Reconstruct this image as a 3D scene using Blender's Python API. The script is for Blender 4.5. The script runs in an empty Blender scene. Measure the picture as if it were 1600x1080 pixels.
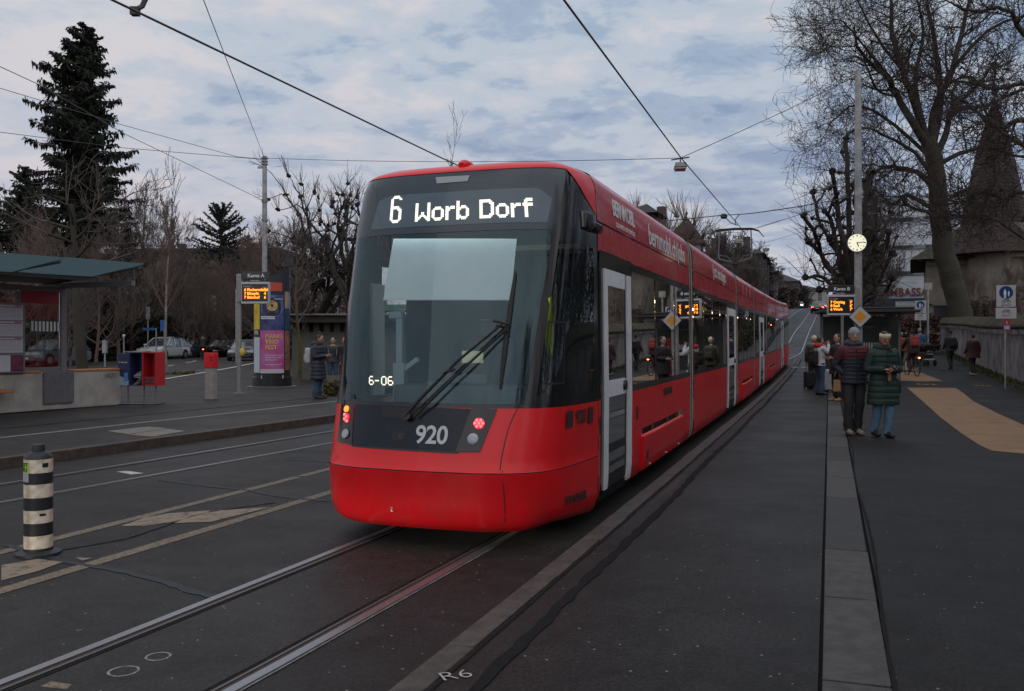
import bpy, bmesh, math, random
import numpy as np
from mathutils import Vector, Matrix
R = math.radians
random.seed(7); rng = np.random.default_rng(7)
scene = bpy.context.scene
COL = scene.collection

# ------------------------------------------------------------------ camera
EYE = 1.7
cam_d = bpy.data.cameras.new('camera'); cam = bpy.data.objects.new('camera', cam_d); COL.objects.link(cam)
cam.location = (0, 0, EYE); cam.rotation_euler = (R(90), 0, 0)
cam_d.sensor_width = 36; cam_d.lens = 31.5; cam_d.clip_start = .1; cam_d.clip_end = 3000
scene.camera = cam

# ------------------------------------------------------------------ world: dusk sky with broken high cloud
SUN_EL, SUN_AZ = R(3), R(-75)
world = bpy.data.worlds.new('World'); scene.world = world; world.use_nodes = True
wn = world.node_tree; wn.nodes.clear()
def WN(t, **k):
    n = wn.nodes.new(t)
    for a, b in k.items():
        if a.startswith('i_'): n.inputs[int(a[2:])].default_value = b
        else: setattr(n, a, b)
    return n
def ramp(tree, stops, fac, interp='EASE'):
    r = tree.nodes.new('ShaderNodeValToRGB'); r.color_ramp.interpolation = interp
    e = r.color_ramp.elements
    while len(e) < len(stops): e.new(.5)
    for el, (p, c) in zip(e, stops):
        el.position = p; el.color = (*c, 1) if len(c) == 3 else c
    tree.links.new(fac, r.inputs[0]); return r.outputs[0]
L = wn.links.new
out = WN('ShaderNodeOutputWorld')
sky = WN('ShaderNodeTexSky', sky_type='NISHITA', sun_disc=False, sun_elevation=SUN_EL, sun_rotation=SUN_AZ)
bg1 = WN('ShaderNodeBackground'); L(sky.outputs[0], bg1.inputs[0]); bg1.inputs[1].default_value = .10
tc = WN('ShaderNodeTexCoord'); sep = WN('ShaderNodeSeparateXYZ'); L(tc.outputs['Generated'], sep.inputs[0])
mz = WN('ShaderNodeMath', operation='MAXIMUM', i_1=0.0); L(sep.outputs[2], mz.inputs[0])
az = WN('ShaderNodeMath', operation='ADD', i_1=.16); L(mz.outputs[0], az.inputs[0])
dx = WN('ShaderNodeMath', operation='DIVIDE'); L(sep.outputs[0], dx.inputs[0]); L(az.outputs[0], dx.inputs[1])
dy = WN('ShaderNodeMath', operation='DIVIDE'); L(sep.outputs[1], dy.inputs[0]); L(az.outputs[0], dy.inputs[1])
cb = WN('ShaderNodeCombineXYZ'); L(dx.outputs[0], cb.inputs[0]); L(dy.outputs[0], cb.inputs[1])
mp = WN('ShaderNodeMapping'); mp.inputs['Rotation'].default_value = (0, 0, R(35)); mp.inputs['Scale'].default_value = (1.0, 1.35, 1); L(cb.outputs[0], mp.inputs[0])
def noise(sc, det, ro, dist=0, vec=None):
    n = WN('ShaderNodeTexNoise'); n.inputs['Scale'].default_value = sc; n.inputs['Detail'].default_value = det
    n.inputs['Roughness'].default_value = ro; n.inputs['Distortion'].default_value = dist
    L(vec or mp.outputs[0], n.inputs['Vector']); return n.outputs['Fac']
n1 = noise(2.7, 10, .57, .4); n2 = noise(7.5, 7, .62, .4, cb.outputs[0]); n3 = noise(.5, 3, .5)
m1 = WN('ShaderNodeMath', operation='MULTIPLY_ADD', i_1=.30); L(n2, m1.inputs[0])
m0 = WN('ShaderNodeMath', operation='MULTIPLY', i_1=.60); L(n1, m0.inputs[0]); L(m0.outputs[0], m1.inputs[2])
m2 = WN('ShaderNodeMath', operation='MULTIPLY_ADD', i_1=.22); L(n3, m2.inputs[0]); L(m1.outputs[0], m2.inputs[2])
# warm-to-cool across the sky: the set sun is on the left
lr = WN('ShaderNodeMapRange'); lr.inputs[1].default_value = -.6; lr.inputs[2].default_value = .55
my = WN('ShaderNodeMath', operation='MINIMUM', i_1=0.0); L(sep.outputs[1], my.inputs[0]); mxy = WN('ShaderNodeMath', operation='MULTIPLY_ADD', i_1=-1.1); L(my.outputs[0], mxy.inputs[0]); L(sep.outputs[0], mxy.inputs[2]); L(mxy.outputs[0], lr.inputs[0])
m3 = WN('ShaderNodeMath', operation='MULTIPLY_ADD', i_1=-.13); L(lr.outputs[0], m3.inputs[0]); L(m2.outputs[0], m3.inputs[2])
m4 = WN('ShaderNodeMath', operation='MULTIPLY_ADD', i_1=.15); L(mz.outputs[0], m4.inputs[0]); L(m3.outputs[0], m4.inputs[2])
clouds = ramp(wn, [(.38, (.26, .355, .53)), (.46, (.37, .465, .61)), (.53, (.52, .585, .68)), (.66, (.68, .665, .705))], m4.outputs[0])
# a pinker belt low over the horizon
hz = WN('ShaderNodeMapRange'); hz.inputs[1].default_value = 0; hz.inputs[2].default_value = .30; L(sep.outputs[2], hz.inputs[0])
inv = WN('ShaderNodeMath', operation='SUBTRACT', i_0=1.0); L(hz.outputs[0], inv.inputs[1])
ifc = WN('ShaderNodeMath', operation='MULTIPLY'); L(inv.outputs[0], ifc.inputs[0])
lr2 = WN('ShaderNodeMath', operation='MULTIPLY_ADD', i_1=-.40, i_2=.66); L(lr.outputs[0], lr2.inputs[0]); L(lr2.outputs[0], ifc.inputs[1])
mixp = WN('ShaderNodeMix', data_type='RGBA'); L(ifc.outputs[0], mixp.inputs[0]); L(clouds, mixp.inputs[6]); mixp.inputs[7].default_value = (.64, .54, .60, 1)
bg2 = WN('ShaderNodeBackground'); L(mixp.outputs[2], bg2.inputs[0]); bg2.inputs[1].default_value = 1.0
ms = WN('ShaderNodeMixShader', i_0=.93); L(bg1.outputs[0], ms.inputs[1]); L(bg2.outputs[0], ms.inputs[2]); L(ms.outputs[0], out.inputs[0])

sun_d = bpy.data.lights.new('sun', 'SUN'); sun_d.energy = 1.15; sun_d.angle = R(120); sun_d.color = (1, .89, .80)
sun = bpy.data.objects.new('sun', sun_d); COL.objects.link(sun)
sun.rotation_euler = (R(58), 0, R(22))      # broad soft fill, turned to come from behind right and brighten the tram side
scene.view_settings.view_transform = 'Standard'; scene.view_settings.look = 'None'
scene.view_settings.exposure = 0; scene.view_settings.gamma = 1; scene.view_settings.use_curve_mapping = False
scene.cycles.max_bounces = 7; scene.cycles.transparent_max_bounces = 16; scene.cycles.caustics_reflective = False; scene.cycles.caustics_refractive = False

# ------------------------------------------------------------------ street frame: s runs along the tracks, t across them (right +)
TH = R(19.5); CT, ST = math.cos(TH), math.sin(TH)
SK = [-60, 8, 14.6, 22, 27.4, 32.9, 38.6, 45.6, 50.4, 56, 62, 70, 80, 100, 120, 140, 170, 200, 250, 300, 420]
GK = [0, 0, .05, .085, .135, .21, .29, .45, .60, .86, 1.25, 1.95, 2.85, 4.0, 5.3, 6.6, 8.2, 9.6, 11.6, 13.0, 14.0]
def _smooth(xs, ys, lo, hi, step=1.0, k=5):
    X = np.arange(lo, hi + step, step); Y = np.interp(X, xs, ys)
    Yp = np.pad(Y, k, mode='edge'); Y = np.convolve(Yp, np.ones(2*k+1)/(2*k+1), mode='valid'); return X, Y
GX, GY = _smooth(SK, GK, -60, 420, 2.0, 2)
def g(s): return float(np.interp(s, GX, GY))
def gl(s): return min(g(s), .55 + .004 * max(0, s - 50)) if s > 48 else g(s) * (1 if s < 40 else .97)
def gr(s): return g(s) if s < 52 else g(52) + .026 * (s - 52)
def ground(t, s):
    a = g(s)
    if t < -22:
        f = min(1, (-22 - t) / 14); return a * (1 - f) + gl(s) * f
    if t > 1.5:
        f = min(1, (t - 1.5) / 5); return a * (1 - f) + gr(s) * f
    return a
def TS(x, y): return x * CT - y * ST, x * ST + y * CT
def XY(t, s): return t * CT + s * ST, -t * ST + s * CT
def P(t, s, z=0):
    x, y = XY(t, s); return Vector((x, y, ground(t, s) + z))
def gz(x, y, off=.14):
    return ground(*TS(x, y)) + off
F = 1400.
def at(px, Y, off=.14):
    """point on the ground Y metres ahead"""
    x = (px - 800) / F * Y; return Vector((x, Y, gz(x, Y, off)))
def gnd(px, py, off=.14):
    """ground point seen at that picture position"""
    Y = 20.
    for _ in range(60):
        x = (px - 800) / F * Y; h = EYE - gz(x, Y, off)
        Yn = h * F / max(py - 540, 1e-3)
        if Yn <= 0: Yn = Y * 1.2
        Y = Y * .6 + Yn * .4
    return at(px, Y, off)
def zat(py, Y): return EYE + (540 - py) * Y / F

# ------------------------------------------------------------------ materials
MATS = {}
def mat(name, col, rough=.6, metal=0, var=.0, vscale=8, bump=0, bscale=60, emit=None, estr=0, spec=.5, coat=0, col2=None, clear=None, stretch=None):
    if name in MATS: return MATS[name]
    m = bpy.data.materials.new(name); m.use_nodes = True; nt = m.node_tree; b = nt.nodes['Principled BSDF']
    b.inputs['Base Color'].default_value = (*col, 1); b.inputs['Roughness'].default_value = rough; b.inputs['Metallic'].default_value = metal
    b.inputs['Specular IOR Level'].default_value = spec; b.inputs['Coat Weight'].default_value = coat; b.inputs['Coat Roughness'].default_value = .05
    if var or bump:
        t = nt.nodes.new('ShaderNodeTexCoord'); vec = t.outputs['Object']
        if stretch:
            mp_ = nt.nodes.new('ShaderNodeMapping'); mp_.inputs['Scale'].default_value = stretch; nt.links.new(vec, mp_.inputs[0]); vec = mp_.outputs[0]
    if var:
        n = nt.nodes.new('ShaderNodeTexNoise'); n.inputs['Scale'].default_value = vscale; n.inputs['Detail'].default_value = 7; n.inputs['Roughness'].default_value = .65
        nt.links.new(vec, n.inputs['Vector'])
        c2 = col2 or tuple(c * (1 - var) for c in col); c1 = tuple(min(1, c * (1 + var * .6)) for c in col) if not col2 else col
        nt.links.new(ramp(nt, [(.32, c2), (.68, c1)], n.outputs['Fac']), b.inputs['Base Color'])
        mr = nt.nodes.new('ShaderNodeMapRange'); mr.inputs[3].default_value = max(0.03, rough - .12); mr.inputs[4].default_value = min(1, rough + .12)
        nt.links.new(n.outputs['Fac'], mr.inputs[0]); nt.links.new(mr.outputs[0], b.inputs['Roughness'])
    if bump:
        n = nt.nodes.new('ShaderNodeTexNoise'); n.inputs['Scale'].default_value = bscale; n.inputs['Detail'].default_value = 4
        nt.links.new(vec, n.inputs['Vector'])
        bp = nt.nodes.new('ShaderNodeBump'); bp.inputs['Strength'].default_value = bump; bp.inputs['Distance'].default_value = .02
        nt.links.new(n.outputs['Fac'], bp.inputs['Height']); nt.links.new(bp.outputs[0], b.inputs['Normal'])
    if emit: b.inputs['Emission Color'].default_value = (*emit, 1); b.inputs['Emission Strength'].default_value = estr
    MATS[name] = m; return m
def asphalt(name, base, speck=.35, patch=.3, rough=.62, dirt=None, scale=1.0):
    m = bpy.data.materials.new(name); m.use_nodes = True; nt = m.node_tree; b = nt.nodes['Principled BSDF']; l = nt.links.new
    t = nt.nodes.new('ShaderNodeTexCoord'); v = t.outputs['Object']
    def nz(sc, d=4, r=.6, dist=0):
        n = nt.nodes.new('ShaderNodeTexNoise'); n.inputs['Scale'].default_value = sc; n.inputs['Detail'].default_value = d; n.inputs['Roughness'].default_value = r; n.inputs['Distortion'].default_value = dist; l(v, n.inputs['Vector']); return n.outputs['Fac']
    big = ramp(nt, [(.3, tuple(c*(1-patch) for c in base)), (.55, base), (.75, tuple(c*(1+patch*.8) for c in base))], nz(.55*scale, 8, .62, .6))
    fine = ramp(nt, [(.36, (1-speck*1.5,)*3), (.52, (1,)*3), (.70, (1+speck*2.4,)*3)], nz(42*scale, 5, .8), 'LINEAR')
    mx = nt.nodes.new('ShaderNodeMix'); mx.data_type = 'RGBA'; mx.blend_type = 'MULTIPLY'; mx.inputs[0].default_value = 1; mx.clamp_result = False
    l(big, mx.inputs[6]); l(fine, mx.inputs[7])
    vor = nt.nodes.new('ShaderNodeTexVoronoi'); vor.inputs['Scale'].default_value = 26*scale; l(v, vor.inputs['Vector'])
    wn_ = nt.nodes.new('ShaderNodeTexWhiteNoise'); l(vor.outputs['Position'], wn_.inputs[0])
    st_ = ramp(nt, [(.36, (.66,)*3), (.50, (.96,)*3), (.66, (1.22,)*3)], nz(2.6*scale, 7, .7, 1.6)); mxs = nt.nodes.new('ShaderNodeMix'); mxs.data_type = 'RGBA'; mxs.blend_type = 'MULTIPLY'; mxs.inputs[0].default_value = 1; mxs.clamp_result = False; l(mx.outputs[2], mxs.inputs[6]); l(st_, mxs.inputs[7])
    gt = nt.nodes.new('ShaderNodeMath'); gt.operation = 'GREATER_THAN'; gt.inputs[1].default_value = .965; l(wn_.outputs[0], gt.inputs[0])
    lt = nt.nodes.new('ShaderNodeMath'); lt.operation = 'LESS_THAN'; lt.inputs[1].default_value = .20; l(vor.outputs['Distance'], lt.inputs[0])
    ml = nt.nodes.new('ShaderNodeMath'); ml.operation = 'MULTIPLY'; l(gt.outputs[0], ml.inputs[0]); l(lt.outputs[0], ml.inputs[1])
    mx2 = nt.nodes.new('ShaderNodeMix'); mx2.data_type = 'RGBA'; l(ml.outputs[0], mx2.inputs[0]); l(mxs.outputs[2], mx2.inputs[6]); mx2.inputs[7].default_value = (.22, .21, .2, 1)
    l(mx2.outputs[2], b.inputs['Base Color'])
    b.inputs['Specular IOR Level'].default_value = .22; rr = nt.nodes.new('ShaderNodeMapRange'); rr.inputs[3].default_value = rough - .16; rr.inputs[4].default_value = rough + .2; l(nz(.8*scale, 5), rr.inputs[0]); l(rr.outputs[0], b.inputs['Roughness'])
    bp = nt.nodes.new('ShaderNodeBump'); bp.inputs['Strength'].default_value = .45; bp.inputs['Distance'].default_value = .01; l(nz(110*scale, 3), bp.inputs['Height']); l(bp.outputs[0], b.inputs['Normal'])
    MATS[name] = m; return m
def worn(name, col, under, cover=.5, scale=9, rough=.7):
    """paint worn down to the asphalt in patches"""
    m = bpy.data.materials.new(name); m.use_nodes = True; nt = m.node_tree; b = nt.nodes['Principled BSDF']; l = nt.links.new
    t = nt.nodes.new('ShaderNodeTexCoord'); n = nt.nodes.new('ShaderNodeTexNoise'); n.inputs['Scale'].default_value = scale; n.inputs['Detail'].default_value = 8; n.inputs['Roughness'].default_value = .75
    l(t.outputs['Object'], n.inputs['Vector'])
    l(ramp(nt, [(cover-.12, under), (cover+.08, col)], n.outputs['Fac']), b.inputs['Base Color']); b.inputs['Roughness'].default_value = rough
    MATS[name] = m; return m
def glass(name, tint, ior=1.5, rough=.01, refl=(1, 1, 1)):
    m = bpy.data.materials.new(name); m.use_nodes = True; nt = m.node_tree; nt.nodes.clear(); l = nt.links.new
    o = nt.nodes.new('ShaderNodeOutputMaterial'); tr = nt.nodes.new('ShaderNodeBsdfTransparent'); tr.inputs[0].default_value = (*tint, 1)
    gl_ = nt.nodes.new('ShaderNodeBsdfGlossy'); gl_.inputs['Roughness'].default_value = rough; gl_.inputs[0].default_value = (*refl, 1)
    fr = nt.nodes.new('ShaderNodeFresnel'); fr.inputs[0].default_value = ior
    mx = nt.nodes.new('ShaderNodeMixShader'); l(fr.outputs[0], mx.inputs[0]); l(tr.outputs[0], mx.inputs[1]); l(gl_.outputs[0], mx.inputs[2]); l(mx.outputs[0], o.inputs[0])
    MATS[name] = m; return m

# ------------------------------------------------------------------ objects
def link(o, parent=None):
    COL.objects.link(o)
    if parent is not None: o.parent = parent
    return o
def tag(o, label=None, cat=None, group=None, kind=None):
    if label: o['label'] = label
    if cat: o['category'] = cat
    if group: o['group'] = group
    if kind: o['kind'] = kind
    return o
def thing(name, loc, rz, label, cat, group=None):
    o = bpy.data.objects.new(name, None); o.empty_display_size = .3; COL.objects.link(o); o.location = loc; o.rotation_euler = (0, 0, rz)
    return tag(o, label, cat, group)
def copy_tree(o, parent=None, loc=None, rz=None, label=None, cat=None, group=None):
    c = o.copy(); COL.objects.link(c)
    if parent is not None: c.parent = parent
    if loc is not None: c.location = loc
    if rz is not None: c.rotation_euler = (0, 0, rz)
    if label: c['label'] = label
    if cat: c['category'] = cat
    if group: c['group'] = group
    for ch in list(o.children): copy_tree(ch, c)
    return c
class MB:
    def __init__(s): s.v = []; s.f = []; s.m = []; s.mats = []
    def mi(s, m):
        if m is None: return 0
        if m not in s.mats: s.mats.append(m)
        return s.mats.index(m)
    def add(s, vs, fs, m=None):
        b = len(s.v); s.v += [tuple(v) for v in vs]; k = s.mi(m)
        for f in fs: s.f.append(tuple(i + b for i in f)); s.m.append(k)
    def box(s, c, d, m=None, rz=0, M=None, taper=1):
        x, y, z = d[0]/2, d[1]/2, d[2]/2; vs = []
        for k, (i, j, l_) in enumerate([(-1,-1,-1),(1,-1,-1),(1,1,-1),(-1,1,-1),(-1,-1,1),(1,-1,1),(1,1,1),(-1,1,1)]):
            q = taper if l_ > 0 else 1
            p = Vector((i*x*q, j*y*q, l_*z))
            if M: p = M @ p
            elif rz: p = Matrix.Rotation(rz, 3, 'Z') @ p
            vs.append(p + Vector(c))
        s.add(vs, [(0,3,2,1),(4,5,6,7),(0,1,5,4),(1,2,6,5),(2,3,7,6),(3,0,4,7)], m)
    def tube(s, pts, rad, n=8, m=None, cap=True, ell=None):
        pts = [Vector(p) for p in pts]
        if not hasattr(rad, '__len__'): rad = [rad]*len(pts)
        rings = []; up = None
        for i, p in enumerate(pts):
            d = (pts[min(i+1, len(pts)-1)] - pts[max(i-1, 0)]); d = d.normalized() if d.length > 1e-9 else Vector((0,0,1))
            if up is None: up = Vector((0,0,1)) if abs(d.z) < .9 else Vector((1,0,0))
            a = d.cross(up); a = a.normalized() if a.length > 1e-6 else Vector((1,0,0)); b = a.cross(d).normalized(); up = b
            r = rad[i]; e = ell or (1, 1)
            rings.append([p + a*math.cos(2*math.pi*k/n)*r*e[0] + b*math.sin(2*math.pi*k/n)*r*e[1] for k in range(n)])
        s.loft(rings, m, cap)
    def loft(s, rings, m=None, cap=True, close=True):
        n = len(rings[0]); vs = [v for r in rings for v in r]; fs = []
        for i in range(len(rings)-1):
            for k in range(n if close else n-1):
                k2 = (k+1) % n; fs.append((i*n+k, i*n+k2, (i+1)*n+k2, (i+1)*n+k))
        if cap and close: fs.append(tuple(range(n-1, -1, -1))); fs.append(tuple((len(rings)-1)*n+k for k in range(n)))
        s.add(vs, fs, m)
    def lathe(s, prof, c=(0,0,0), n=24, m=None, cap=True):
        s.loft([[Vector((c[0]+r*math.cos(2*math.pi*k/n), c[1]+r*math.sin(2*math.pi*k/n), c[2]+z)) for k in range(n)] for r, z in prof], m, cap)
    def ball(s, c, r, n=10, m=None):
        if not hasattr(r, '__len__'): r = (r, r, r)
        h = n//2+1
        s.loft([[Vector((c[0]+r[0]*math.sin(math.pi*j/h)*math.cos(2*math.pi*k/n), c[1]+r[1]*math.sin(math.pi*j/h)*math.sin(2*math.pi*k/n), c[2]-r[2]*math.cos(math.pi*j/h))) for k in range(n)] for j in range(1, h)], m, True)
    def poly(s, pts, h, m=None):
        """prism over a polygon, from pts (3-D) up by vector h"""
        n = len(pts); pts = [Vector(p) for p in pts]; h = Vector(h)
        s.add(pts + [p + h for p in pts], [tuple(range(n-1, -1, -1)), tuple(range(n, 2*n))] + [(i, (i+1) % n, n+(i+1) % n, n+i) for i in range(n)], m)
    def grid(s, fn, nu, nv, m=None, flip=False):
        vs = [fn(i/nu, j/nv) for j in range(nv+1) for i in range(nu+1)]; w = nu+1
        fs = [(j*w+i, j*w+i+1, (j+1)*w+i+1, (j+1)*w+i) for j in range(nv) for i in range(nu)]
        if flip: fs = [f[::-1] for f in fs]
        s.add(vs, fs, m)
    def mesh(s, name, m=None, smooth=None):
        me = bpy.data.meshes.new(name); me.from_pydata(s.v, [], s.f)
        for k in (s.mats or ([m] if m else [])): me.materials.append(k)
        if s.mats: me.polygons.foreach_set('material_index', s.m)
        me.validate(); me.update()
        if smooth: me.shade_smooth(); me.set_sharp_from_angle(angle=R(smooth))
        return me
    def build(s, name, m=None, parent=None, smooth=None, bevel=0, loc=None, rz=None, fixn=False):
        me = s.mesh(name, m, smooth)
        if fixn:
            bm = bmesh.new(); bm.from_mesh(me); bmesh.ops.recalc_face_normals(bm, faces=bm.faces); bm.to_mesh(me); bm.free()
        o = bpy.data.objects.new(name, me); link(o, parent)
        if loc is not None: o.location = loc
        if rz is not None: o.rotation_euler = (0, 0, rz)
        if bevel:
            bv = o.modifiers.new('bevel', 'BEVEL'); bv.width = bevel; bv.segments = 2; bv.limit_method = 'ANGLE'; bv.angle_limit = R(35)
            me.shade_smooth(); me.set_sharp_from_angle(angle=R(50))
        return o
def one(name, fn, m, parent=None, **k):
    b = MB(); fn(b); return b.build(name, m, parent, **k)
def text_mesh(txt, size, extrude=.002, space=1.0, align='CENTER', xscale=1.0, bold=0):
    cu = bpy.data.curves.new('t', 'FONT'); cu.body = txt; cu.size = size; cu.extrude = extrude; cu.align_x = align; cu.align_y = 'CENTER'; cu.space_character = space; cu.resolution_u = 3; cu.offset = bold
    ob = bpy.data.objects.new('t', cu); me = bpy.data.meshes.new_from_object(ob)
    bpy.data.objects.remove(ob); bpy.data.curves.remove(cu)
    if xscale != 1:
        for v in me.vertices: v.co.x *= xscale
    return me
def text(name, txt, size, m, parent, fn=None, M=None, **k):
    """lettering; fn maps (x, y, z) of the flat text on to a surface, or M places it"""
    me = text_mesh(txt, size, **k); me.materials.append(m)
    if fn:
        for v in me.vertices: v.co = fn(v.co.x, v.co.y, v.co.z)
    me.name = name; o = bpy.data.objects.new(name, me); link(o, parent)
    if M is not None: o.matrix_local = M
    return o
def facing(loc, rz=0, tilt=90):
    """matrix for a flat thing standing upright and facing -Y when rz = 0"""
    return Matrix.Translation(loc) @ Matrix.Rotation(rz, 4, 'Z') @ Matrix.Rotation(R(tilt), 4, 'X')
# ------------------------------------------------------------------ ground, road, tracks, platforms
M_road = asphalt('asphalt_road', (.0235, .022, .022), .35, .25, .55)
M_plat = asphalt('asphalt_platform', (.0225, .021, .0205), .45, .30, .50)
M_walk = asphalt('asphalt_walk', (.0175, .0162, .0162), .4, .22, .56)
M_isl = asphalt('asphalt_island', (.043, .041, .0395), .3, .25, .6)
M_far = asphalt('asphalt_far', (.05, .049, .051), .3, .2, .6, scale=.6)
M_granite = mat('granite', (.058, .053, .050), .62, var=.38, vscale=9, bump=.35, bscale=90)
M_granite2 = mat('granite_dark', (.034, .032, .031), .62, var=.4, vscale=7, bump=.4, bscale=90)
M_kerb = mat('kerb_stone', (.068, .058, .050), .6, var=.45, vscale=6, bump=.35, bscale=80)
M_kerbbrown = mat('kerb_brown', (.075, .055, .045), .7, var=.4, vscale=6, bump=.4)
M_tar = mat('tar', (.015, .0145, .015), .85, var=.3, vscale=20, spec=.12)
M_tarblue = mat('tar_seal', (.028, .033, .043), .6, var=.35, vscale=10, spec=.25)
M_steel = mat('rail_steel', (.30, .31, .33), .36, metal=.85)
M_lip = mat('rail_lip', (.13, .12, .12), .45, metal=.6)
M_rust = mat('rail_rust', (.05, .032, .025), .7, var=.4, vscale=30)
M_conc = mat('concrete_edge', (.19, .18, .18), .6, var=.4, vscale=12)
M_earth = mat('earth', (.045, .04, .028), .9, var=.4, vscale=3)
def srange(s0, s1, step=2.0):
    a = [s0] + [k for k in np.arange(math.ceil(s0/2)*2, s1, 2.0) if k > s0 + 1e-6] + [s1]
    if s1 - s0 > 120: a = [x for i, x in enumerate(a) if i == 0 or i == len(a)-1 or x < 120 or i % 2 == 0]
    return a
def sheet(name, t0, t1, s0, s1, z, m, kind='structure', parent=None, cols=None, thick=0):
    """a sheet following the ground between the lines t0(s) and t1(s); thick adds side faces down"""
    f0 = t0 if callable(t0) else (lambda s: t0); f1 = t1 if callable(t1) else (lambda s: t1)
    b = MB(); rows = srange(s0, s1); vs = []; cols_ = cols or [0, 1]
    for s in rows:
        a, c = f0(s), f1(s)
        for q in cols_:
            t = a + (c-a)*q if not cols else (a if q == 0 else c if q == 1 else q); vs.append(P(t, s, z))
    w = len(cols_); fs = [(j*w+i, j*w+i+1, (j+1)*w+i+1, (j+1)*w+i) for j in range(len(rows)-1) for i in range(w-1)]
    if thick:
        n = len(vs); vs += [v - Vector((0, 0, thick)) for v in vs]
        for j in range(len(rows)-1):
            fs.append((j*w, (j+1)*w, n+(j+1)*w, n+j*w)); i = w-1; fs.append((j*w+i, n+j*w+i, n+(j+1)*w+i, (j+1)*w+i))
        for i in range(w-1):
            fs.append((i, n+i, n+i+1, i+1)); j = len(rows)-1; fs.append((j*w+i, j*w+i+1, n+j*w+i+1, n+j*w+i))
    b.add(vs, fs, None); o = b.build(name, m, parent)
    if kind and parent is None: o['kind'] = kind
    return o
def pl(xs, ys): return lambda s: float(np.interp(s, xs, ys))
kerbL = pl([-60, 0, 9.96, 16.8, 30, 55, 80, 420], [-16.4, -11.43, -10.6, -10.03, -9.3, -9.0, -9.0, -9.0])
tc1 = pl([-60, 0, 3.5, 8, 53, 57, 61, 80, 420], [-5.5, -3.47, -3.34, -3.235, -3.235, -2.75, -2.3, -2.2, -2.2])
tc2 = pl([-60, 0, 7.6, 14.3, 25, 40, 55, 80, 420], [-13.4, -9.45, -8.95, -8.48, -7.7, -6.8, -6.2, -5.3, -5.3])
ground_o = sheet('ground', -400, 400, -300, 420, -.02, M_far, cols=[0, -36, -29, -22, 1.5, 4, 6.5, 1])
road = sheet('road', lambda s: kerbL(s)-.1, lambda s: -1.9 if s < 56 else 1.2, -200, 300, 0, M_road)
GREEN = []
# right-hand platform and walk
platform = sheet('platform', -1.72, -.05, -200, 55, .14, M_plat, thick=.2)
walk = sheet('pavement', .29, 12, -200, 180, .14, M_walk, cols=[0, 1.5, 4, 6.5, 1], thick=.2)
walk_inner = sheet('pavement_edge', -.05, .29, -40, 180, .115, M_tar, thick=.1)
# granite strip: each block a piece
def block(name, t0, t1, s0, s1, z0, z1, m, parent, jit=.004, tl=None):
    b = MB(); a = [random.uniform(-jit, jit) for _ in range(4)]
    f0 = t0 if callable(t0) else (lambda s: t0); f1 = t1 if callable(t1) else (lambda s: t1)
    q = [(f0(s0)+a[0], s0), (f1(s0)+a[1], s0), (f1(s1)+a[2], s1), (f0(s1)+a[3], s1)]
    lo = [P(t, s, z0) for t, s in q]; hi = [P(t, s, z1 + random.uniform(-.002, .002)) for t, s in q]
    b.add(lo+hi, [(3,2,1,0),(4,5,6,7),(0,1,5,4),(1,2,6,5),(2,3,7,6),(3,0,4,7)], None)
    return b.build(name, m, parent, bevel=.006)
s = -.6; marks = [4.42, 5.88, 7.24, 9.65, 11.1, 12.6, 14.2]
edges = [-1.5, 0, 1.5, 2.95] + marks + [14.2 + 1.45*k for k in range(1, 29)]
for i in range(len(edges)-1):
    block('granite_block', -.03, .27 , edges[i]+.012, edges[i+1]-.012, .0, .146, M_granite2 if random.random() < .5 else M_granite, walk_inner)
# platform edge slabs
s = 0.3
while s < 54:
    n = s + random.choice([1.2, 1.45, 1.5, 1.0])
    block('kerb_stone', -1.88, -1.73, s+.006, n-.006, -.05, .143, M_kerb, platform, .006); s = n
# joint of tar behind the slabs and the ragged seam
def ragged(name, tfn, s0, s1, w, z, m, parent, step=.12, jag=.5):
    b = MB(); n = int((s1-s0)/step); vs = []
    for i in range(n+1):
        s = s0 + (s1-s0)*i/n; t = tfn(s); a = w*(.5+random.uniform(-jag, jag)*.5); c = w*(.5+random.uniform(-jag, jag)*.5)
        vs += [P(t-a, s, z), P(t+c, s, z)]
    b.add(vs, [(2*i, 2*i+1, 2*i+3, 2*i+2) for i in range(n)], None); return b.build(name, m, parent)
ragged('tar_seam', lambda s: -1.505+.012*math.sin(s*.9), .5, 54, .07, .146, M_tar, platform, .16, .35)
ragged('tar_joint', lambda s: -1.70, .5, 54, .02, .1455, M_tar, platform, .2)
ragged('tar_joint', lambda s: .30+.02*math.sin(s), -1, 54, .02, .148, M_tar, walk, .2, .4)
# left island platform
isl = sheet('island_platform', -45, lambda s: kerbL(s)-.16, -200, 200, .14, M_isl, cols=[0, -36, -29, -22, -16, 1], thick=.2)
s = 2.0
while s < 36:
    n = s + random.choice([1.3, 1.5, 1.4])
    block('kerb_stone', lambda q: kerbL(q)-.16, lambda q: kerbL(q), s+.006, n-.006, -.05, .146, M_kerbbrown, isl, .004); s = n
M_pale = worn('pale_line', (.20, .19, .185), (.07, .068, .066), .45, 14)
sheet('guide_line', lambda s: kerbL(s)-2.55, lambda s: kerbL(s)-2.38, 6, 34, .146, M_pale, parent=isl)
sheet('slab_seam', lambda s: kerbL(s)-3.9, lambda s: kerbL(s)-3.85, 6, 34, .146, M_tar, parent=isl)
def decal(name, pts, off, z, m, parent=None, kind=None, lbl=None):
    """a flat piece on the ground, corners given as seen ground points"""
    b = MB(); q = [gnd(x, y, off) for x, y in pts]; q = [p + Vector((0, 0, z)) for p in q]
    b.add(q, [tuple(range(len(q)))], None); o = b.build(name, m, parent)
    me = o.data
    if me.polygons[0].normal.z < 0: me.flip_normals()
    return o
M_slab = mat('slab_pale', (.20, .175, .15), .8, var=.3, vscale=5, bump=.3)
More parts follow.
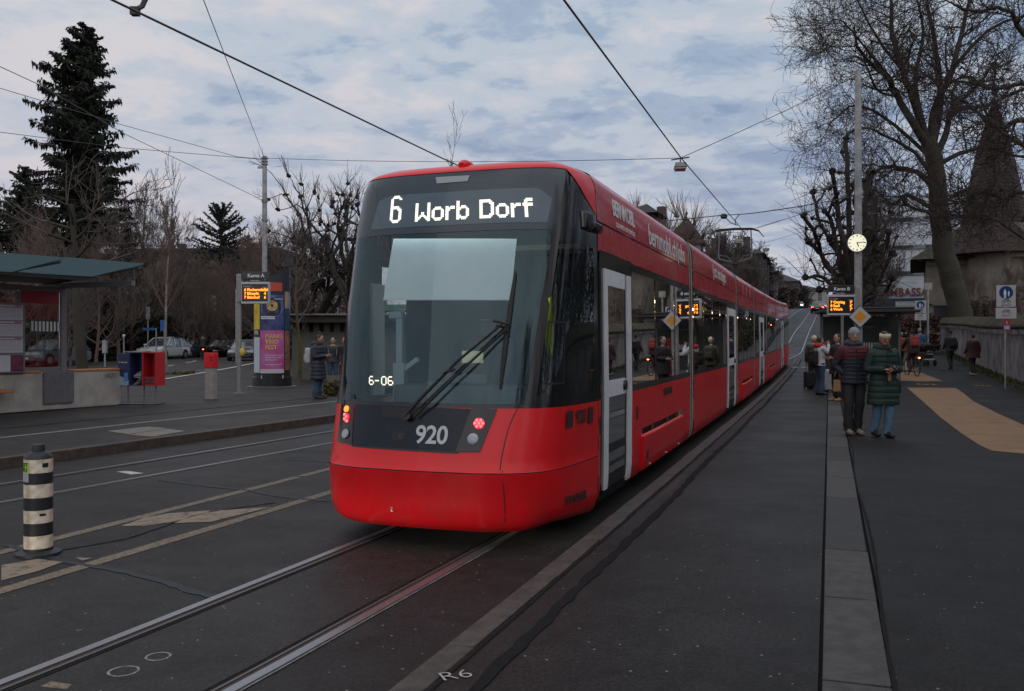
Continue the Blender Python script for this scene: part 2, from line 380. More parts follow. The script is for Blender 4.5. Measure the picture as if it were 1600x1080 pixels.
for q in ([(166, 674), (232, 667), (262, 670), (200, 679)], [(200, 679.6), (262, 670.6), (290, 674), (238, 683)]):
    decal('paving_slab', q, .14, .006, M_slab, isl)
# rails
def rail(name, tc, side, s0, s1, parent):
    """grooved rail: head outside, groove and guard lip inside, concrete edge"""
    r = thing(name, (0, 0, 0), 0, None, None); r.parent = parent
    def strip(nm, a, b_, z, m, h):
        f0 = lambda s: tc(s) + side*(a); f1 = lambda s: tc(s) + side*(b_)
        if side < 0: f0, f1 = f1, f0
        return sheet(nm, f0, f1, s0, s1, z, m, parent=r, thick=h)
    strip('rail_head', .54, .60, .012, M_steel, .01); strip('groove', .50, .54, .003, M_rust, 0)
    strip('guard_lip', .482, .50, .009, M_lip, .007); strip('concrete_edge', .602, .618, .005, M_conc, 0)
    strip('joint_filler', .45, .481, .004, M_tar, 0)
    return r
track1 = sheet('tram_track', lambda s: tc1(s)-.44, lambda s: tc1(s)+.44, -20, 300, .0035, asphalt('asphalt_track', (.025, .0235, .023), .35, .35, .5))
track2 = sheet('tram_track', lambda s: tc2(s)-.44, lambda s: tc2(s)+.44, -20, 300, .0035, MATS['asphalt_track'])
for tr, tc in ((track1, tc1), (track2, tc2)):
    for sd in (-1, 1): rail('rail', tc, sd, -20, 300, tr)
# worn buff lines of the traffic island
M_buff = worn('buff_line', (.215, .168, .112), (.065, .056, .046), .50, 34)
M_buff2 = worn('buff_paint', (.25, .20, .145), (.075, .062, .052), .46, 9)
def dashes(t, w, s0, s1, gaps, parent=road):
    x = s0
    while x < s1:
        y = min(x + gaps, s1); sheet('buff_line', t-w/2, t+w/2, x, y-.03, .004, M_buff, parent=parent); x = y
dashes(-6.40, .13, 2.5, 9.9, 9); dashes(-6.40, .13, 9.95, 30, 9); dashes(-5.40, .14, 2.5, 30, 14)
decal('painted_arrow', [(187, 823), (228, 809), (262, 803), (330, 798), (322, 803), (270, 816), (230, 822)], 0, .0045, M_buff2, road)
decal('painted_arrow', [(272, 818), (300, 806), (345, 798), (425, 793), (395, 800), (330, 816)], 0, .0045, M_buff2, road)
decal('painted_patch', [(2, 884), (60, 874), (98, 879), (60, 893), (2, 908)], 0, .0045, M_buff2, road)
decal('painted_dash', [(182, 737.5), (200, 736.5), (225, 740), (205, 742)], 0, .005, mat('white_paint', (.5, .48, .44), .7, var=.3, vscale=20), road)
decal('painted_patch', [(118, 872), (145, 873), (128, 877)], 0, .005, M_buff2, road)
def seam(pts, w, off=0, parent=road, m=None, z=.0042):
    b = MB(); q = [gnd(x, y, off) + Vector((0, 0, z)) for x, y in pts]; vs = []
    fine = []
    for a, c in zip(q, q[1:]):
        for k in range(8): fine.append(a.lerp(c, k/8))
    fine.append(q[-1])
    for i, p in enumerate(fine):
        d = fine[min(i+1, len(fine)-1)] - fine[max(i-1, 0)]; n_ = Vector((-d.y, d.x, 0)).normalized() * w * random.uniform(.35, .62)
        vs += [p+n_, p-n_]
    b.add(vs, [(2*i, 2*i+2, 2*i+3, 2*i+1) for i in range(len(fine)-1)], None); b.build('tar_seam', m or M_tarblue, parent)
seam([(10, 852), (100, 878), (190, 893), (262, 911), (300, 925), (341, 934)], .075)
seam([(250, 750), (300, 757), (390, 767), (430, 775), (480, 781), (514, 783)], .085)
seam([(86, 862), (140, 853), (200, 842), (260, 822), (300, 806), (350, 797), (430, 786)], .03, m=M_tar)
seam([(450, 719), (500, 721), (528, 724)], .09); seam([(0, 770), (150, 744), (330, 714), (520, 680)], .03, m=M_tarblue)
# utility marks on the road: two faded chalk rings
M_chalk = worn('chalk', (.26, .27, .24), (.06, .062, .06), .5, 40)
for (x, y, r_) in ((247, 1027, .07), (193, 1050, .08)):
    c = gnd(x, y, 0); b = MB()
    vs = []; n = 28
    for k in range(n+1):
        a = 2*math.pi*k/n; vs += [c+Vector((math.cos(a)*r_, math.sin(a)*r_, .005)), c+Vector((math.cos(a)*(r_-.014), math.sin(a)*(r_-.014), .005))]
    b.add(vs, [(2*i, 2*i+2, 2*i+3, 2*i+1) for i in range(n)], None); b.build('chalk_ring', M_chalk, road)
decal('painted_patch', [(62, 1074), (80, 1066), (112, 1071), (104, 1079)], 0, .005, M_buff, road)
c = gnd(712, 1057, .14)
text('chalk_writing', 'R6', .15, mat('chalk_white', (.42, .41, .38), .8, var=.3, vscale=60), platform, M=Matrix.Translation(c+Vector((0, 0, .006))) @ Matrix.Rotation(R(22), 4, 'Z'), extrude=.0, bold=-.002)
# cycle-lane colour on the walk
M_lane = mat('lane_buff', (.24, .145, .078), .75, var=.22, vscale=2.5, bump=.3, bscale=120)
b = MB()
decal('lane_patch', [(1417, 606), (1493, 606.5), (1506, 615), (1520, 627), (1560, 647), (1625, 676), (1700, 700), (1625, 712), (1550, 705), (1530, 696), (1500, 676), (1470, 653), (1440, 626)], .14, .006, M_lane, walk)
decal('lane_patch', [(1396, 582), (1440, 583), (1450, 587), (1473, 596), (1437, 596.5), (1398, 595)], .14, .008, M_lane, walk)
decal('lane_patch', [(1398, 560), (1410, 560), (1425, 573), (1433, 579), (1403, 578)], .14, .010, M_lane, walk)
M_yel = mat('yellow_paint', (.42, .27, .05), .7, var=.3, vscale=15)
def figure_mark(px, py, w):
    c = gnd(px, py, .14); b = MB()
    for dx in (-w*.33, 0, w*.33):
        b.box((dx, 0, 0), (w*.07, .5, .002)); b.box((dx+.03, .16, 0), (w*.2, .07, .0021)); b.ball((dx, .36, 0), (w*.06, .09, .001), 8)
    b.box((0, -.18, 0), (w*.9, .06, .0022))
    b.build('yellow_symbol', M_yel, walk, loc=c+Vector((0, 0, .008)), rz=-TH)
figure_mark(1447, 601, .75); figure_mark(1536, 603, .55); figure_mark(1472, 576.5, .5)
for q in ([(1185+52, 558.5), (1185+60, 558.5), (1185+56, 564.5), (1185+49, 564.5)],):
    decal('yellow_patch', q, 0, .006, mat('yellow_bright', (.55, .38, .04), .7, var=.2), road)
M_white = MATS['white_paint']
for k in range(6):
    sheet('white_dash', -1.75+k*.42, -1.45+k*.42, 46.2, 46.7, .147, M_white, parent=platform)
# lane lines up the hill
sheet('yellow_line', .55, .75, 56, 210, .008, M_yel, parent=road)
for k in range(10): sheet('white_line', -9.0, -8.85, 60+12*k, 65+12*k, .008, M_white, parent=road)
# side street on the left
side = sheet('side_street', lambda s: -33 - .55*(s-30) if s > 30 else -33, lambda s: -25.6 - .45*(s-30) if s > 30 else -25.6, 2, 150, .151, M_far)
sheet('white_line', lambda s: -25.9 - .45*(s-30) if s > 30 else -25.9, lambda s: -25.65 - .45*(s-30) if s > 30 else -25.65, 10, 75, .16, M_white, parent=side)
for k in range(8): sheet('white_dash', lambda s: -30 - .5*(s-30), lambda s: -29.8 - .5*(s-30), 31+5*k, 33.4+5*k, .162, M_white, parent=side)
verge = sheet('verge', -120, lambda s: -47 - .55*(s-30) if s > 30 else -47, -60, 200, .17, mat('verge_grass', (.045, .05, .022), .9, var=.5, vscale=2, bump=.5), cols=[0, 1])
# ------------------------------------------------------------------ the tram
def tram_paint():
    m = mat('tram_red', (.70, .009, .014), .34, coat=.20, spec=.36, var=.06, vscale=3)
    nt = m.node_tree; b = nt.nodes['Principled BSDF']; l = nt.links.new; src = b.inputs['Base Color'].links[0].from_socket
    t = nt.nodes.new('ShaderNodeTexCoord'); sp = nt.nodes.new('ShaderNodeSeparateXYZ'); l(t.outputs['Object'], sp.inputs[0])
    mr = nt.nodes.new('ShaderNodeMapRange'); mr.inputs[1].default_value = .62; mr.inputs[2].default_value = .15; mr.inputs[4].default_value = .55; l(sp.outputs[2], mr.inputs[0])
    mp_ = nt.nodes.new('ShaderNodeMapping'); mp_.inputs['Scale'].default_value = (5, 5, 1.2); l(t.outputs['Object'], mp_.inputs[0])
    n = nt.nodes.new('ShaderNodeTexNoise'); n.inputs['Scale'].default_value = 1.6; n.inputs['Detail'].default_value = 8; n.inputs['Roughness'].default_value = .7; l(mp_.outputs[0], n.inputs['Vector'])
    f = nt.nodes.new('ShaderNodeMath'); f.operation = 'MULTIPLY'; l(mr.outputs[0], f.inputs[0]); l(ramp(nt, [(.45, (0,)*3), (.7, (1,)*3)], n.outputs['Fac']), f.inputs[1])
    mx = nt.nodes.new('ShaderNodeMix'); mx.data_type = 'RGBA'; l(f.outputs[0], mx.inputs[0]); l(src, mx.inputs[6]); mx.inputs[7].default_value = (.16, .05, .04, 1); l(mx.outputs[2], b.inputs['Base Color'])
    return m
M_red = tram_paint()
M_red2 = mat('tram_red_band', (.50, .010, .020), .28, coat=.3, var=.10, vscale=2.5)
M_black = mat('tram_black', (.008, .008, .010), .14, coat=.15, var=.2, vscale=5)
M_dark = mat('dark_trim', (.018, .018, .020), .5, var=.3, vscale=12)
M_rubber = mat('rubber', (.014, .014, .015), .7)
M_bell = mat('bellows_grey', (.30, .29, .26), .75, var=.25, vscale=6)
M_frame = mat('door_silver', (.74, .75, .78), .42, var=.08, vscale=8)
M_gs = glass('screen_glass', (.92, .98, .99), 1.66, .012, (.66, .92, 1.0))
M_gw = glass('window_glass', (.62, .62, .58), 1.55, .008)
M_gd = glass('cab_side_glass', (.55, .60, .60), 1.5, .01)
M_wt = mat('white_print', (.72, .70, .70), .5)
M_blkp = mat('black_print', (.03, .025, .028), .5)
M_led = mat('led_white', (.8, .8, .7), .5, emit=(1, .96, .82), estr=1.05)
M_ledred = mat('lamp_red', (.5, .02, .02), .4, emit=(1, .01, .02), estr=1.3)
M_ledredhot = mat('lamp_red_core', (.5, .1, .1), .4, emit=(1, .11, .14), estr=2.6)
M_ledor = mat('lamp_orange', (.6, .2, .02), .4, emit=(1, .22, .03), estr=2.2)
M_lens = mat('lens_grey', (.34, .37, .40), .22, coat=.4)
M_cabint = mat('cab_interior', (.055, .07, .078), .6, var=.3, vscale=4)
M_blind = mat('sun_blind', (.84, .95, .97), .7, var=.05, vscale=3)
T0, S_REF, S_END = -3.235, 8.0, 52.0
tram = thing('tram', P(T0, S_REF), -TH, 'long red low-floor tram with black cab glass and lit destination display, standing at the platform', 'tram')
NA = [0, .2, .4, .5, .6, .7, .8, .9, 1]
WF = [0, .27, .54, .68, .80, .885, .94, .975, 1]
DSF = [0, .012, .055, .12, .22, .38, .62, .98, 1.5]
ZK = [.15, .20, .30, .645, .66, 1.17, 2.0, 2.8, 3.15, 3.25, 3.32, 3.37, 3.40]
SF = [6.87, 6.80, 6.765, 6.73, 6.745, 6.90, 7.11, 7.36, 7.50, 7.545, 7.60, 7.72, 7.95]
HWT = [1.10, 1.14, 1.165, 1.175, 1.17, 1.175, 1.165, 1.158, 1.14, 1.115, 1.07, .96, .72]
from functools import lru_cache
def _cr(xs, ys):
    """monotone-ish smooth interpolation"""
    xs = np.array(xs, float); ys = np.array(ys, float); d = np.gradient(ys, xs)
    def f(x):
        i = int(min(max(np.searchsorted(xs, x) - 1, 0), len(xs)-2)); h = xs[i+1]-xs[i]; t = (x-xs[i])/h
        return (2*t**3-3*t*t+1)*ys[i] + (t**3-2*t*t+t)*h*d[i] + (-2*t**3+3*t*t)*ys[i+1] + (t**3-t*t)*h*d[i+1]
    return f
wf, dsf = _cr(NA, WF), _cr(NA, DSF)
def _ns(a, z):
    s0 = np.interp(z, ZK, SF); w = np.interp(z, ZK, HWT); k = min(abs(a), 1)
    return math.copysign(wf(k) * w, a), s0 + dsf(k) * (8.27 - s0) / 1.5
def nose(a, z, off=0, end=False):
    """point on the tail shell: a runs -1..1 round the front, z up; end=True mirrors it to the far end"""
    u, s = _ns(a, z)
    if off:
        e = .004; u1, s1 = _ns(a+e, z); u0, s0 = _ns(a-e, z); u2, s2 = _ns(a, z+.02); u3, s3 = _ns(a, z-.02)
        da = Vector((u1-u0, s1-s0, 0)); dz = Vector((u2-u3, s2-s3, .04)); n = da.cross(dz); n.normalize()
        u += n.x*off; s += n.y*off; z += n.z*off
    if end: return Vector((u, S_END + (6.73 - s) - S_REF, z + g(51)))
    if z < .45: z += .036*math.exp(-((abs(a)-.74)/.14)**2)*(.45-z)/.3 - .03*max(0, (abs(a)-.9)/.1)*(.45-z)/.3
    return Vector((u, s - S_REF, z))
def npx(px, py):
    """(a, z) of the tail shell at a picture position"""
    best = None
    a, z, st = 0., 1.5, (.25, .5)
    for it in range(14):
        c = []
        for i in (-2, -1, 0, 1, 2):
            for j in (-2, -1, 0, 1, 2):
                aa, zz = a + i*st[0], z + j*st[1]
                if abs(aa) > 1 or aa < -.655 or not .15 <= zz <= 3.4: continue
                u, s = _ns(aa, zz); X, Y = XY(T0+u, s); c.append(((800+F*X/Y-px)**2 + (540-F*(zz-EYE)/Y-py)**2, aa, zz))
        _, a, z = min(c); st = (st[0]*.62, st[1]*.62)
    return a, z
def npatch(name, m, parent, a0, a1, z0, z1, na, nz, off=0, end=False, zs=None):
    """shell patch; a0/a1 may depend on z"""
    f0 = a0 if callable(a0) else (lambda z: a0); f1 = a1 if callable(a1) else (lambda z: a1)
    zz = zs or [z0 + (z1-z0)*j/nz for j in range(nz+1)]
    b = MB(); vs = [nose(f0(z) + (f1(z)-f0(z))*i/na, z, off, end) for z in zz for i in range(na+1)]; w = na+1
    fs = [(j*w+i, j*w+i+1, (j+1)*w+i+1, (j+1)*w+i) for j in range(len(zz)-1) for i in range(na)]
    b.add(vs, fs, None); o = b.build(name, m, parent, smooth=40); return o
def npoly(name, m, parent, pts, off=.004, end=False, sub=3, end_z=None):
    """flat shape laid on the shell, corners as (a, z); four corners are subdivided"""
    b = MB()
    if len(pts) == 4:
        (p0, p1, p2, p3) = pts; n = 22
        def fn(u, v):
            a = (1-v)*((1-u)*p0[0]+u*p1[0]) + v*((1-u)*p3[0]+u*p2[0]); z = (1-v)*((1-u)*p0[1]+u*p1[1]) + v*((1-u)*p3[1]+u*p2[1]); return nose(a, z, off, end)
        b.grid(fn, max(6, int(max(abs(p1[0]-p0[0]), abs(p2[0]-p3[0]))/.012)), 14, None)
    else:
        b.add([nose(a, z, off, end) for a, z in pts], [tuple(range(len(pts)))], None)
    o = b.build(name, m, parent); return o
def aB(z): return float(np.interp(z, [1.17, 1.6, 2.75, 3.22, 3.3], [.535, .56, .635, .715, .735]))
def tail(end=False):
    q = dict(end=end)
    bump = npatch('bumper', M_red, tram, -1, 1, .17, .64, 110, 1, zs=[.15, .17, .20, .25, .30, .38, .47, .56, .635, .643], **q)
    npatch('panel_gap', M_dark, tram, -1, 1, .64, .656, 110, 1, off=-.008, **q)
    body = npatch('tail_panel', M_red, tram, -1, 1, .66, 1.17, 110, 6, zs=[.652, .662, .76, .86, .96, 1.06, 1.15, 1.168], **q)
    # dark recess lining behind screen edge
    npatch('screen_sill', M_black, tram, -1, 1, 1.165, 1.205, 56, 2, off=-.004, **q)
    npatch('windscreen', M_gs if not end else M_black, tram, lambda z: -aB(z), aB, 1.205, 2.70, 30, 12, **q)
    npatch('display_cover', mat('display_black', (.016, .032, .05), .18, coat=.2, var=.12, vscale=3), tram, lambda z: -aB(z), aB, 2.70, 3.292, 30, 9, **q)
    for sd in (-1, 1):
        npatch('corner_pillar', M_black, tram, (lambda z: sd*(aB(z)+.001)), (lambda z: sd*(aB(z)+.055)), 1.2, 3.28, 3, 12, off=-.001, **q)
        if end or sd < 0:
            npatch('cab_side_window', M_black, tram, lambda z: sd*(aB(z)+.055), sd*1.0, 1.2, 3.0, 12, 10, off=-.002, **q)
        else:
            npatch('cab_side_window', M_gd, tram, lambda z: sd*(aB(z)+.062), sd*.975, 1.27, 2.60, 12, 10, **q)
            npatch('side_frame', M_black, tram, lambda z: sd*(aB(z)+.055), sd*1.0, 1.2, 1.27, 12, 2, off=-.001, **q)
            npatch('side_frame', M_black, tram, sd*.975, sd*1.0, 1.27, 2.60, 2, 8, off=-.001, **q)
            npatch('side_frame', M_black, tram, lambda z: sd*(aB(z)+.055), sd*1.0, 2.60, 3.02, 12, 4, off=-.001, **q)
        # the red wedge running down to the side seam
        npatch('roof_wedge', M_red, tram, lambda z: sd*float(np.interp(z, [2.93, 3.28], [.995, aB(3.28)+.01])), sd*1.0, 2.93, 3.285, 8, 7, off=.004, **q)
    if True:
        for sd in (-1, 1): npatch('roof_wedge_back', M_black, tram, lambda z: sd*(aB(z)+.05), sd*1.0, 3.0, 3.29, 10, 4, off=-.003, **q)
    cap = MB(); zs = [3.282, 3.292, 3.31, 3.33, 3.35, 3.37, 3.385, 3.395, 3.40]; n = 44
    rows = [[nose(-1+2*i/n, z, .004 if z < 3.3 else 0, end) for i in range(n+1)] for z in zs]
    gg = g(51) if end else 0
    for q_ in (.35, .0): rows.append([Vector((p.x*q_, (8.27-S_REF)*(1-q_) + p.y*q_ if not end else p.y, 3.42+gg)) for p in rows[-1]])
    cap.loft(rows, None, cap=False, close=False); cap.build('roof_cap', M_red, tram, smooth=50)
    return bump, body
bump, body = tail(); tail(True)
# seam where the tail meets the first car
def side_w(z): return float(np.interp(z, ZK, HWT))
def ring_pts(off=0, z0=.15, n=0):
    r = [(side_w(z)+off, z) for z in [.15, .2, .3, .45, .66, .9, 1.17, 1.6, 2.1, 2.6, 2.85, 3.0, 3.15, 3.25, 3.32, 3.37, 3.40]]
    return r + [(.45, 3.415+off), (0, 3.42+off)]
def hoop(name, y0, y1, off, m, parent, n=1, wob=0):
    """a band round the body between two stations"""
    b = MB(); rr = ring_pts(off); full = [(-u, z) for u, z in rr[:-1]] + [(u, z) for u, z in reversed(rr)]
    rows = []
    for k in range(n+1):
        y = y0 + (y1-y0)*k/n; o = (wob if k % 2 else 0)
        rows.append([Vector((u*(1+o), y - S_REF, z + g(y))) for u, z in full])
    b.loft(rows, None, cap=False, close=False); return b.build(name, m, parent, smooth=30)
hoop('body_seam', 8.262, 8.30, -.006, M_dark, tram)
# modules
JO = [8.30, 14.6, 22.1, 27.4, 32.9, 38.6, 45.6, 50.46]
JW = .38
def sidep(sd, s, z, off=0): return Vector((sd*(side_w(z)+off), s - S_REF, z + g(s)))
def spatch(name, m, parent, sd, s0, s1, z0, z1, off=0, zs=None, thick=0, ns=None):
    zz = zs or [z0, z1]; n = ns or max(1, int((s1-s0)/1.2))
    b = MB(); b.grid(lambda u, v: sidep(sd, s0+(s1-s0)*u, zz[int(round(v*(len(zz)-1)))], off), n, len(zz)-1, None, flip=(sd > 0))
    if thick:
        k = len(b.v); vs = [Vector(v) - Vector((sd*thick, 0, 0)) for v in b.v]; w = n+1; h = len(zz)
        edge = [i for i in range(w)] + [j*w+w-1 for j in range(1, h)] + [(h-1)*w+i for i in range(w-2, -1, -1)] + [j*w for j in range(h-2, 0, -1)]
        b.v += [tuple(v) for v in vs]
        for i in range(len(edge)):
            a, c = edge[i], edge[(i+1) % len(edge)]; b.f.append((a, c, k+c, k+a)); b.m.append(0)
    return b.build(name, m, parent, smooth=35 if len(zz) > 2 else None)
LOWZ = [.17, .22, .30, .45, .66, .9, 1.165]
M_int = mat('interior_cream', (.42, .35, .24), .6, var=.1)
M_intd = mat('interior_floor', (.06, .06, .065), .6)
M_lamp = mat('interior_light', (.9, .85, .7), .5, emit=(1, .82, .52), estr=5)
M_pole = mat('yellow_pole', (.50, .36, .03), .35)
M_seat = mat('seat_fabric', (.12, .03, .035), .8)
DOORS = {0: [(8.5, 9.74)], 1: [(19.75, 21.4)], 3: [(29.2, 31.0)], 5: [(43.0, 44.6)]}
BOG = {0: (10.4, 13.4), 2: (23.2, 26.3), 4: (34.3, 37.3), 6: (47.0, 49.6)}
M_doorglass = glass('door_glass', (.40, .36, .30), 1.5, .01)
def door(sd, s0, s1, single):
    d = thing('door', (0, 0, 0), 0, None, None); d.parent = tram
    hoff = .006
    spatch('door_surround', M_black, d, sd, s0-.14, s1+.10, 2.44, 2.60, .001)
    spatch('door_surround', M_black, d, sd, s0-.14, s0, .2, 2.44, .001, zs=[.2, .3, .66, 1.2, 2.44])
    spatch('door_surround', M_black, d, sd, s1, s1+.10, 1.17, 2.44, .001)
    zs = [.27, .36, .5, .7, .9, 1.17, 1.6, 2.1, 2.43]
    wv = .13
    spatch('door_post', M_frame, d, sd, s0, s0+wv, 0, 0, hoff+.012, zs=zs, thick=.03)
    spatch('door_post', M_frame, d, sd, s1-.20, s1-.125, 0, 0, hoff+.012, zs=[.22]+zs, thick=.03)
    spatch('door_post', M_frame, d, sd, s1-.10, s1-.01, 0, 0, hoff+.012, zs=[.22]+zs, thick=.03)
    spatch('door_gap', M_rubber, d, sd, s1-.33, s1-.20, 0, 0, hoff-.01, zs=zs)
    spatch('door_gap', M_rubber, d, sd, s1-.125, s1-.10, 0, 0, hoff-.01, zs=zs)
    spatch('door_head', M_frame, d, sd, s0+wv, s1-.33, 2.27, 2.43, hoff+.012, thick=.03)
    h = spatch('handle_bar', M_frame, d, sd, s0+wv, s1-.33, 1.17, 1.33, hoff+.012, thick=.03)
    b = MB(); b.lathe([(0.0, .02), (.05, .02), (.055, 0), (.045, -.01)], n=16); k = b.build('door_button', M_dark, d, smooth=40)
    k.matrix_local = Matrix.Translation(sidep(sd, s1-.42, 1.26, hoff+.02)) @ Matrix.Rotation(R(90)*sd, 4, 'Y')
    spatch('door_bar', M_dark, d, sd, s0+wv, s1-.33, .62, .70, hoff+.008)
    spatch('door_bar', M_dark, d, sd, s0+wv, s1-.33, .27, .40, hoff+.008)
    for (a, c) in ((1.33, 2.27), (.70, 1.17), (.40, .62)):
        spatch('door_pane', M_doorglass, d, sd, s0+wv, s1-.33, a, c, hoff)
    b = MB(); b.box((0, 0, 0), (.02, .03, .62)); k = b.build('grab_bar', M_dark, d); k.location = sidep(sd, s0+(s1-s0)*.42, 1.85, hoff-.03)
    b = MB(); b.box((0, 0, 0), (.02, .03, .35)); k = b.build('grab_bar', M_dark, d); k.location = sidep(sd, s0+(s1-s0)*.42, .93, hoff-.03)
    spatch('door_step', M_dark, d, sd, s0-.05, s1, .15, .26, .012)
    return d
for k in range(7):
    s0, s1 = JO[k], JO[k+1] - JW
    if k: s0 = JO[k] + .04
    if k == 6: s1 = JO[7]
    car = thing('car_module', (0, 0, 0), 0, None, None); car.parent = tram
    # roof
    rr = ring_pts(); zt = [(side_w(2.872), 2.872)] + [p for p in rr if p[1] >= 2.87]
    full = [(-u, z) for u, z in zt[:-1]] + [(u, z) for u, z in reversed(zt)]
    b = MB(); ys = list(np.linspace(s0, s1, max(3, int((s1-s0)/1.2)+1)))
    b.loft([[Vector((u, y-S_REF, z+g(y))) for u, z in full] for y in ys], None, cap=False, close=False); b.build('roof', M_red2, car, smooth=40)
    for sd in (1, -1):
        cuts = DOORS.get(k, []) if sd > 0 else []
        bog = BOG.get(k)
        spatch('upper_band', M_red2, car, sd, s0, s1, 2.58, 2.853, 0, zs=[2.582, 2.7, 2.853])
        spatch('band_groove', M_dark, car, sd, s0, s1, 2.85, 2.872, -.012)
        # lower wall, cut for doors and bogie covers
        spans = []; x = s0
        for (a, c) in cuts: spans.append((x, a-.14)); x = c + (.10 if k else .02)
        spans.append((x, s1))
        for (a, c) in spans:
            if c - a < .05: continue
            if bog and a < bog[0] < c:
                z1 = [.66, .9, 1.165]
                spatch('lower_wall', M_red, car, sd, a, bog[0], 0, 0, 0, zs=LOWZ); spatch('lower_wall', M_red, car, sd, bog[1], c, 0, 0, 0, zs=LOWZ)
                spatch('lower_wall', M_red, car, sd, bog[0], bog[1], 0, 0, 0, zs=[.70, .9, 1.165])
                spatch('cover_slot', M_dark, car, sd, bog[0], bog[1], .55, .70, -.06)
                cov = spatch('bogie_cover', M_red, car, sd, bog[0]-.06, bog[1]-.05, 0, 0, .035, zs=[.20, .24, .34, .50, .60, .625], thick=.05)
                bmod = cov.modifiers.new('bevel', 'BEVEL'); bmod.width = .015; bmod.limit_method = 'ANGLE'
                if sd > 0 and k == 0:
                    for q in (.12, .5, .85):
                        b = MB(); b.ball((0, 0, 0), .012, 6); sc = b.build('screw', M_frame, car); sc.location = sidep(1, bog[0]+(bog[1]-bog[0])*q, .245, .04)
                    spatch('cover_latch', M_dark, car, sd, bog[0]+.12, bog[0]+.20, .33, .42, .04)
                    for q in (.25, .62, .86): spatch('slot_rib', mat('slot_rib_grey', (.16, .17, .18), .4), car, sd, bog[0]+(bog[1]-bog[0])*q, bog[0]+(bog[1]-bog[0])*q+.09, .63, .69, -.03)
            else:
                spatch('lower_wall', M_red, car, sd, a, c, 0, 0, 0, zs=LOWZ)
        # windows: framed panes with black pillars between
        for (a, c) in spans:
            if c - a < .3: continue
            npn = max(1, round((c-a)/1.35)); w = (c-a)/npn
            spatch('window_frame', M_black, car, sd, a, c, 1.167, 1.235, .001); spatch('window_frame', M_black, car, sd, a, c, 2.50, 2.582, .001)
            for i in range(npn):
                spatch('window_frame', M_black, car, sd, a+i*w, a+i*w+.06, 1.235, 2.50, .001)
                if i == npn-1: spatch('window_frame', M_black, car, sd, a+(i+1)*w-.05, a+(i+1)*w, 1.235, 2.50, .001)
                spatch('window_pane', M_gw, car, sd, a+i*w+.06, a+(i+1)*w-(.05 if i == npn-1 else 0), 1.235, 2.50, -.004)
    for (a, c) in DOORS.get(k, []): door(1, a, c, True)
    # inside
    yy = (s0+s1)/2; ln = s1-s0
    b = MB(); b.box((0, yy-S_REF, .36+g(yy)), (2.2, ln, .05), M_intd); b.box((0, yy-S_REF, 2.62+g(yy)), (2.1, ln, .05), M_int)
    b.box((-1.13, yy-S_REF, .75+g(yy)), (.03, ln, .75), M_int); b.build('interior_lining', None, car)
    b = MB(); b.box((0, 0, 0), (.16, ln*.9, .02)); lo = b.build('ceiling_light', M_lamp, car); lo.location = (-.35, yy-S_REF, 2.58+g(yy))
    for j in range(int(ln/1.1)):
        y = s0 + .8 + j*1.1
        if y > s1-.4: break
        b = MB(); b.box((0, 0, .22), (.9, .42, .08)); b.box((0, .2, .52), (.9, .07, .62)); st = b.build('seat', M_seat, car, bevel=.02); st.location = (-.62, y-S_REF, .55+g(y))
        if j % 2 == 0:
            b = MB(); b.tube([(0, 0, 0), (0, 0, .9), (.06, .03, 1.5), (.2, .05, 2.1)], .018, 6); pp = b.build('handrail', M_pole, car); pp.location = (.55, y-S_REF, .5+g(y))
    # bellows to the next car
    if k < 6:
        j0, j1 = JO[k+1]-JW, JO[k+1]+.04
        hoop('bellows_core', j0, j1, -.07, M_rubber, car)
        hoop('bellows', j0+.02, j0+.16, -.012, M_bell, car, 6, -.015); hoop('bellows', j0+.25, j0+.40, -.012, M_bell, car, 6, -.015)
# underframe and bogies
b = MB()
for k in range(7): b.box((0, (JO[k]+JO[k+1])/2-S_REF, .24+g((JO[k]+JO[k+1])/2)), (1.9, JO[k+1]-JO[k]-.3, .16))
b.build('underframe', M_dark, tram)
for k, (a, c) in BOG.items():
    for y in (a+.6, c-.6):
        for sd in (-1, 1):
            b = MB(); b.tube([(sd*.50, 0, 0), (sd*.60, 0, 0)], .29, 20); w = b.build('wheel', M_dark, tram, smooth=30); w.location = (0, y-S_REF, .30+g(y))
# cab furnishing seen through the screen
b = MB()
b.box((0, .62+.15, 2.2), (2.15, .05, 2.1)); b.build('cab_back_wall', mat('cab_wall_dark', (.022, .034, .042), .7, var=.4, vscale=3), tram)
b = MB()
fl = [nose(a, 1.19, -.03) for a in np.linspace(-.95, .95, 20)]
b.poly([(p.x, p.y, 1.10) for p in fl] + [(1.0, .5, 1.10), (-1.0, .5, 1.10)], (0, 0, .05)); b.build('cab_desk_shelf', M_cabint, tram)
b = MB(); b.box((.05, -.42, 1.24), (1.2, .35, .18)); b.box((.1, -.38, 1.38), (.42, .10, .10)); b.box((-.15, -.50, 1.34), (.22, .06, .05))
b.build('cab_desk', M_cabint, tram, bevel=.02)
b = MB(); b.box((.12, -.28, 1.58), (.24, .03, .15)); mo = b.build('cab_monitor', M_dark, tram)
b = MB(); b.box((.12, -.298, 1.585), (.21, .004, .11)); b.build('monitor_glow', mat('monitor_dim', (.1, .12, .08), .3, emit=(.42, .44, .30), estr=.35), tram)
b = MB(); b.box((-.62, -.3, 1.75), (.07, .07, .5)); b.box((-.62, -.30, 1.35), (.12, .1, .35)); b.box((-.66, -.3, 1.98), (.14, .08, .07)); b.box((-.52, -.3, 1.50), (.22, .06, .05), M=Matrix.Rotation(R(-35), 3, 'Y'))
b.build('cab_post', mat('cab_grey', (.28, .34, .37), .6), tram, bevel=.01)
b = MB(); b.box((.1, .25, 1.35), (.5, .14, .85)); b.box((.1, .25, 1.85), (.3, .1, .2)); b.build('driver_seat', M_dark, tram, bevel=.04)
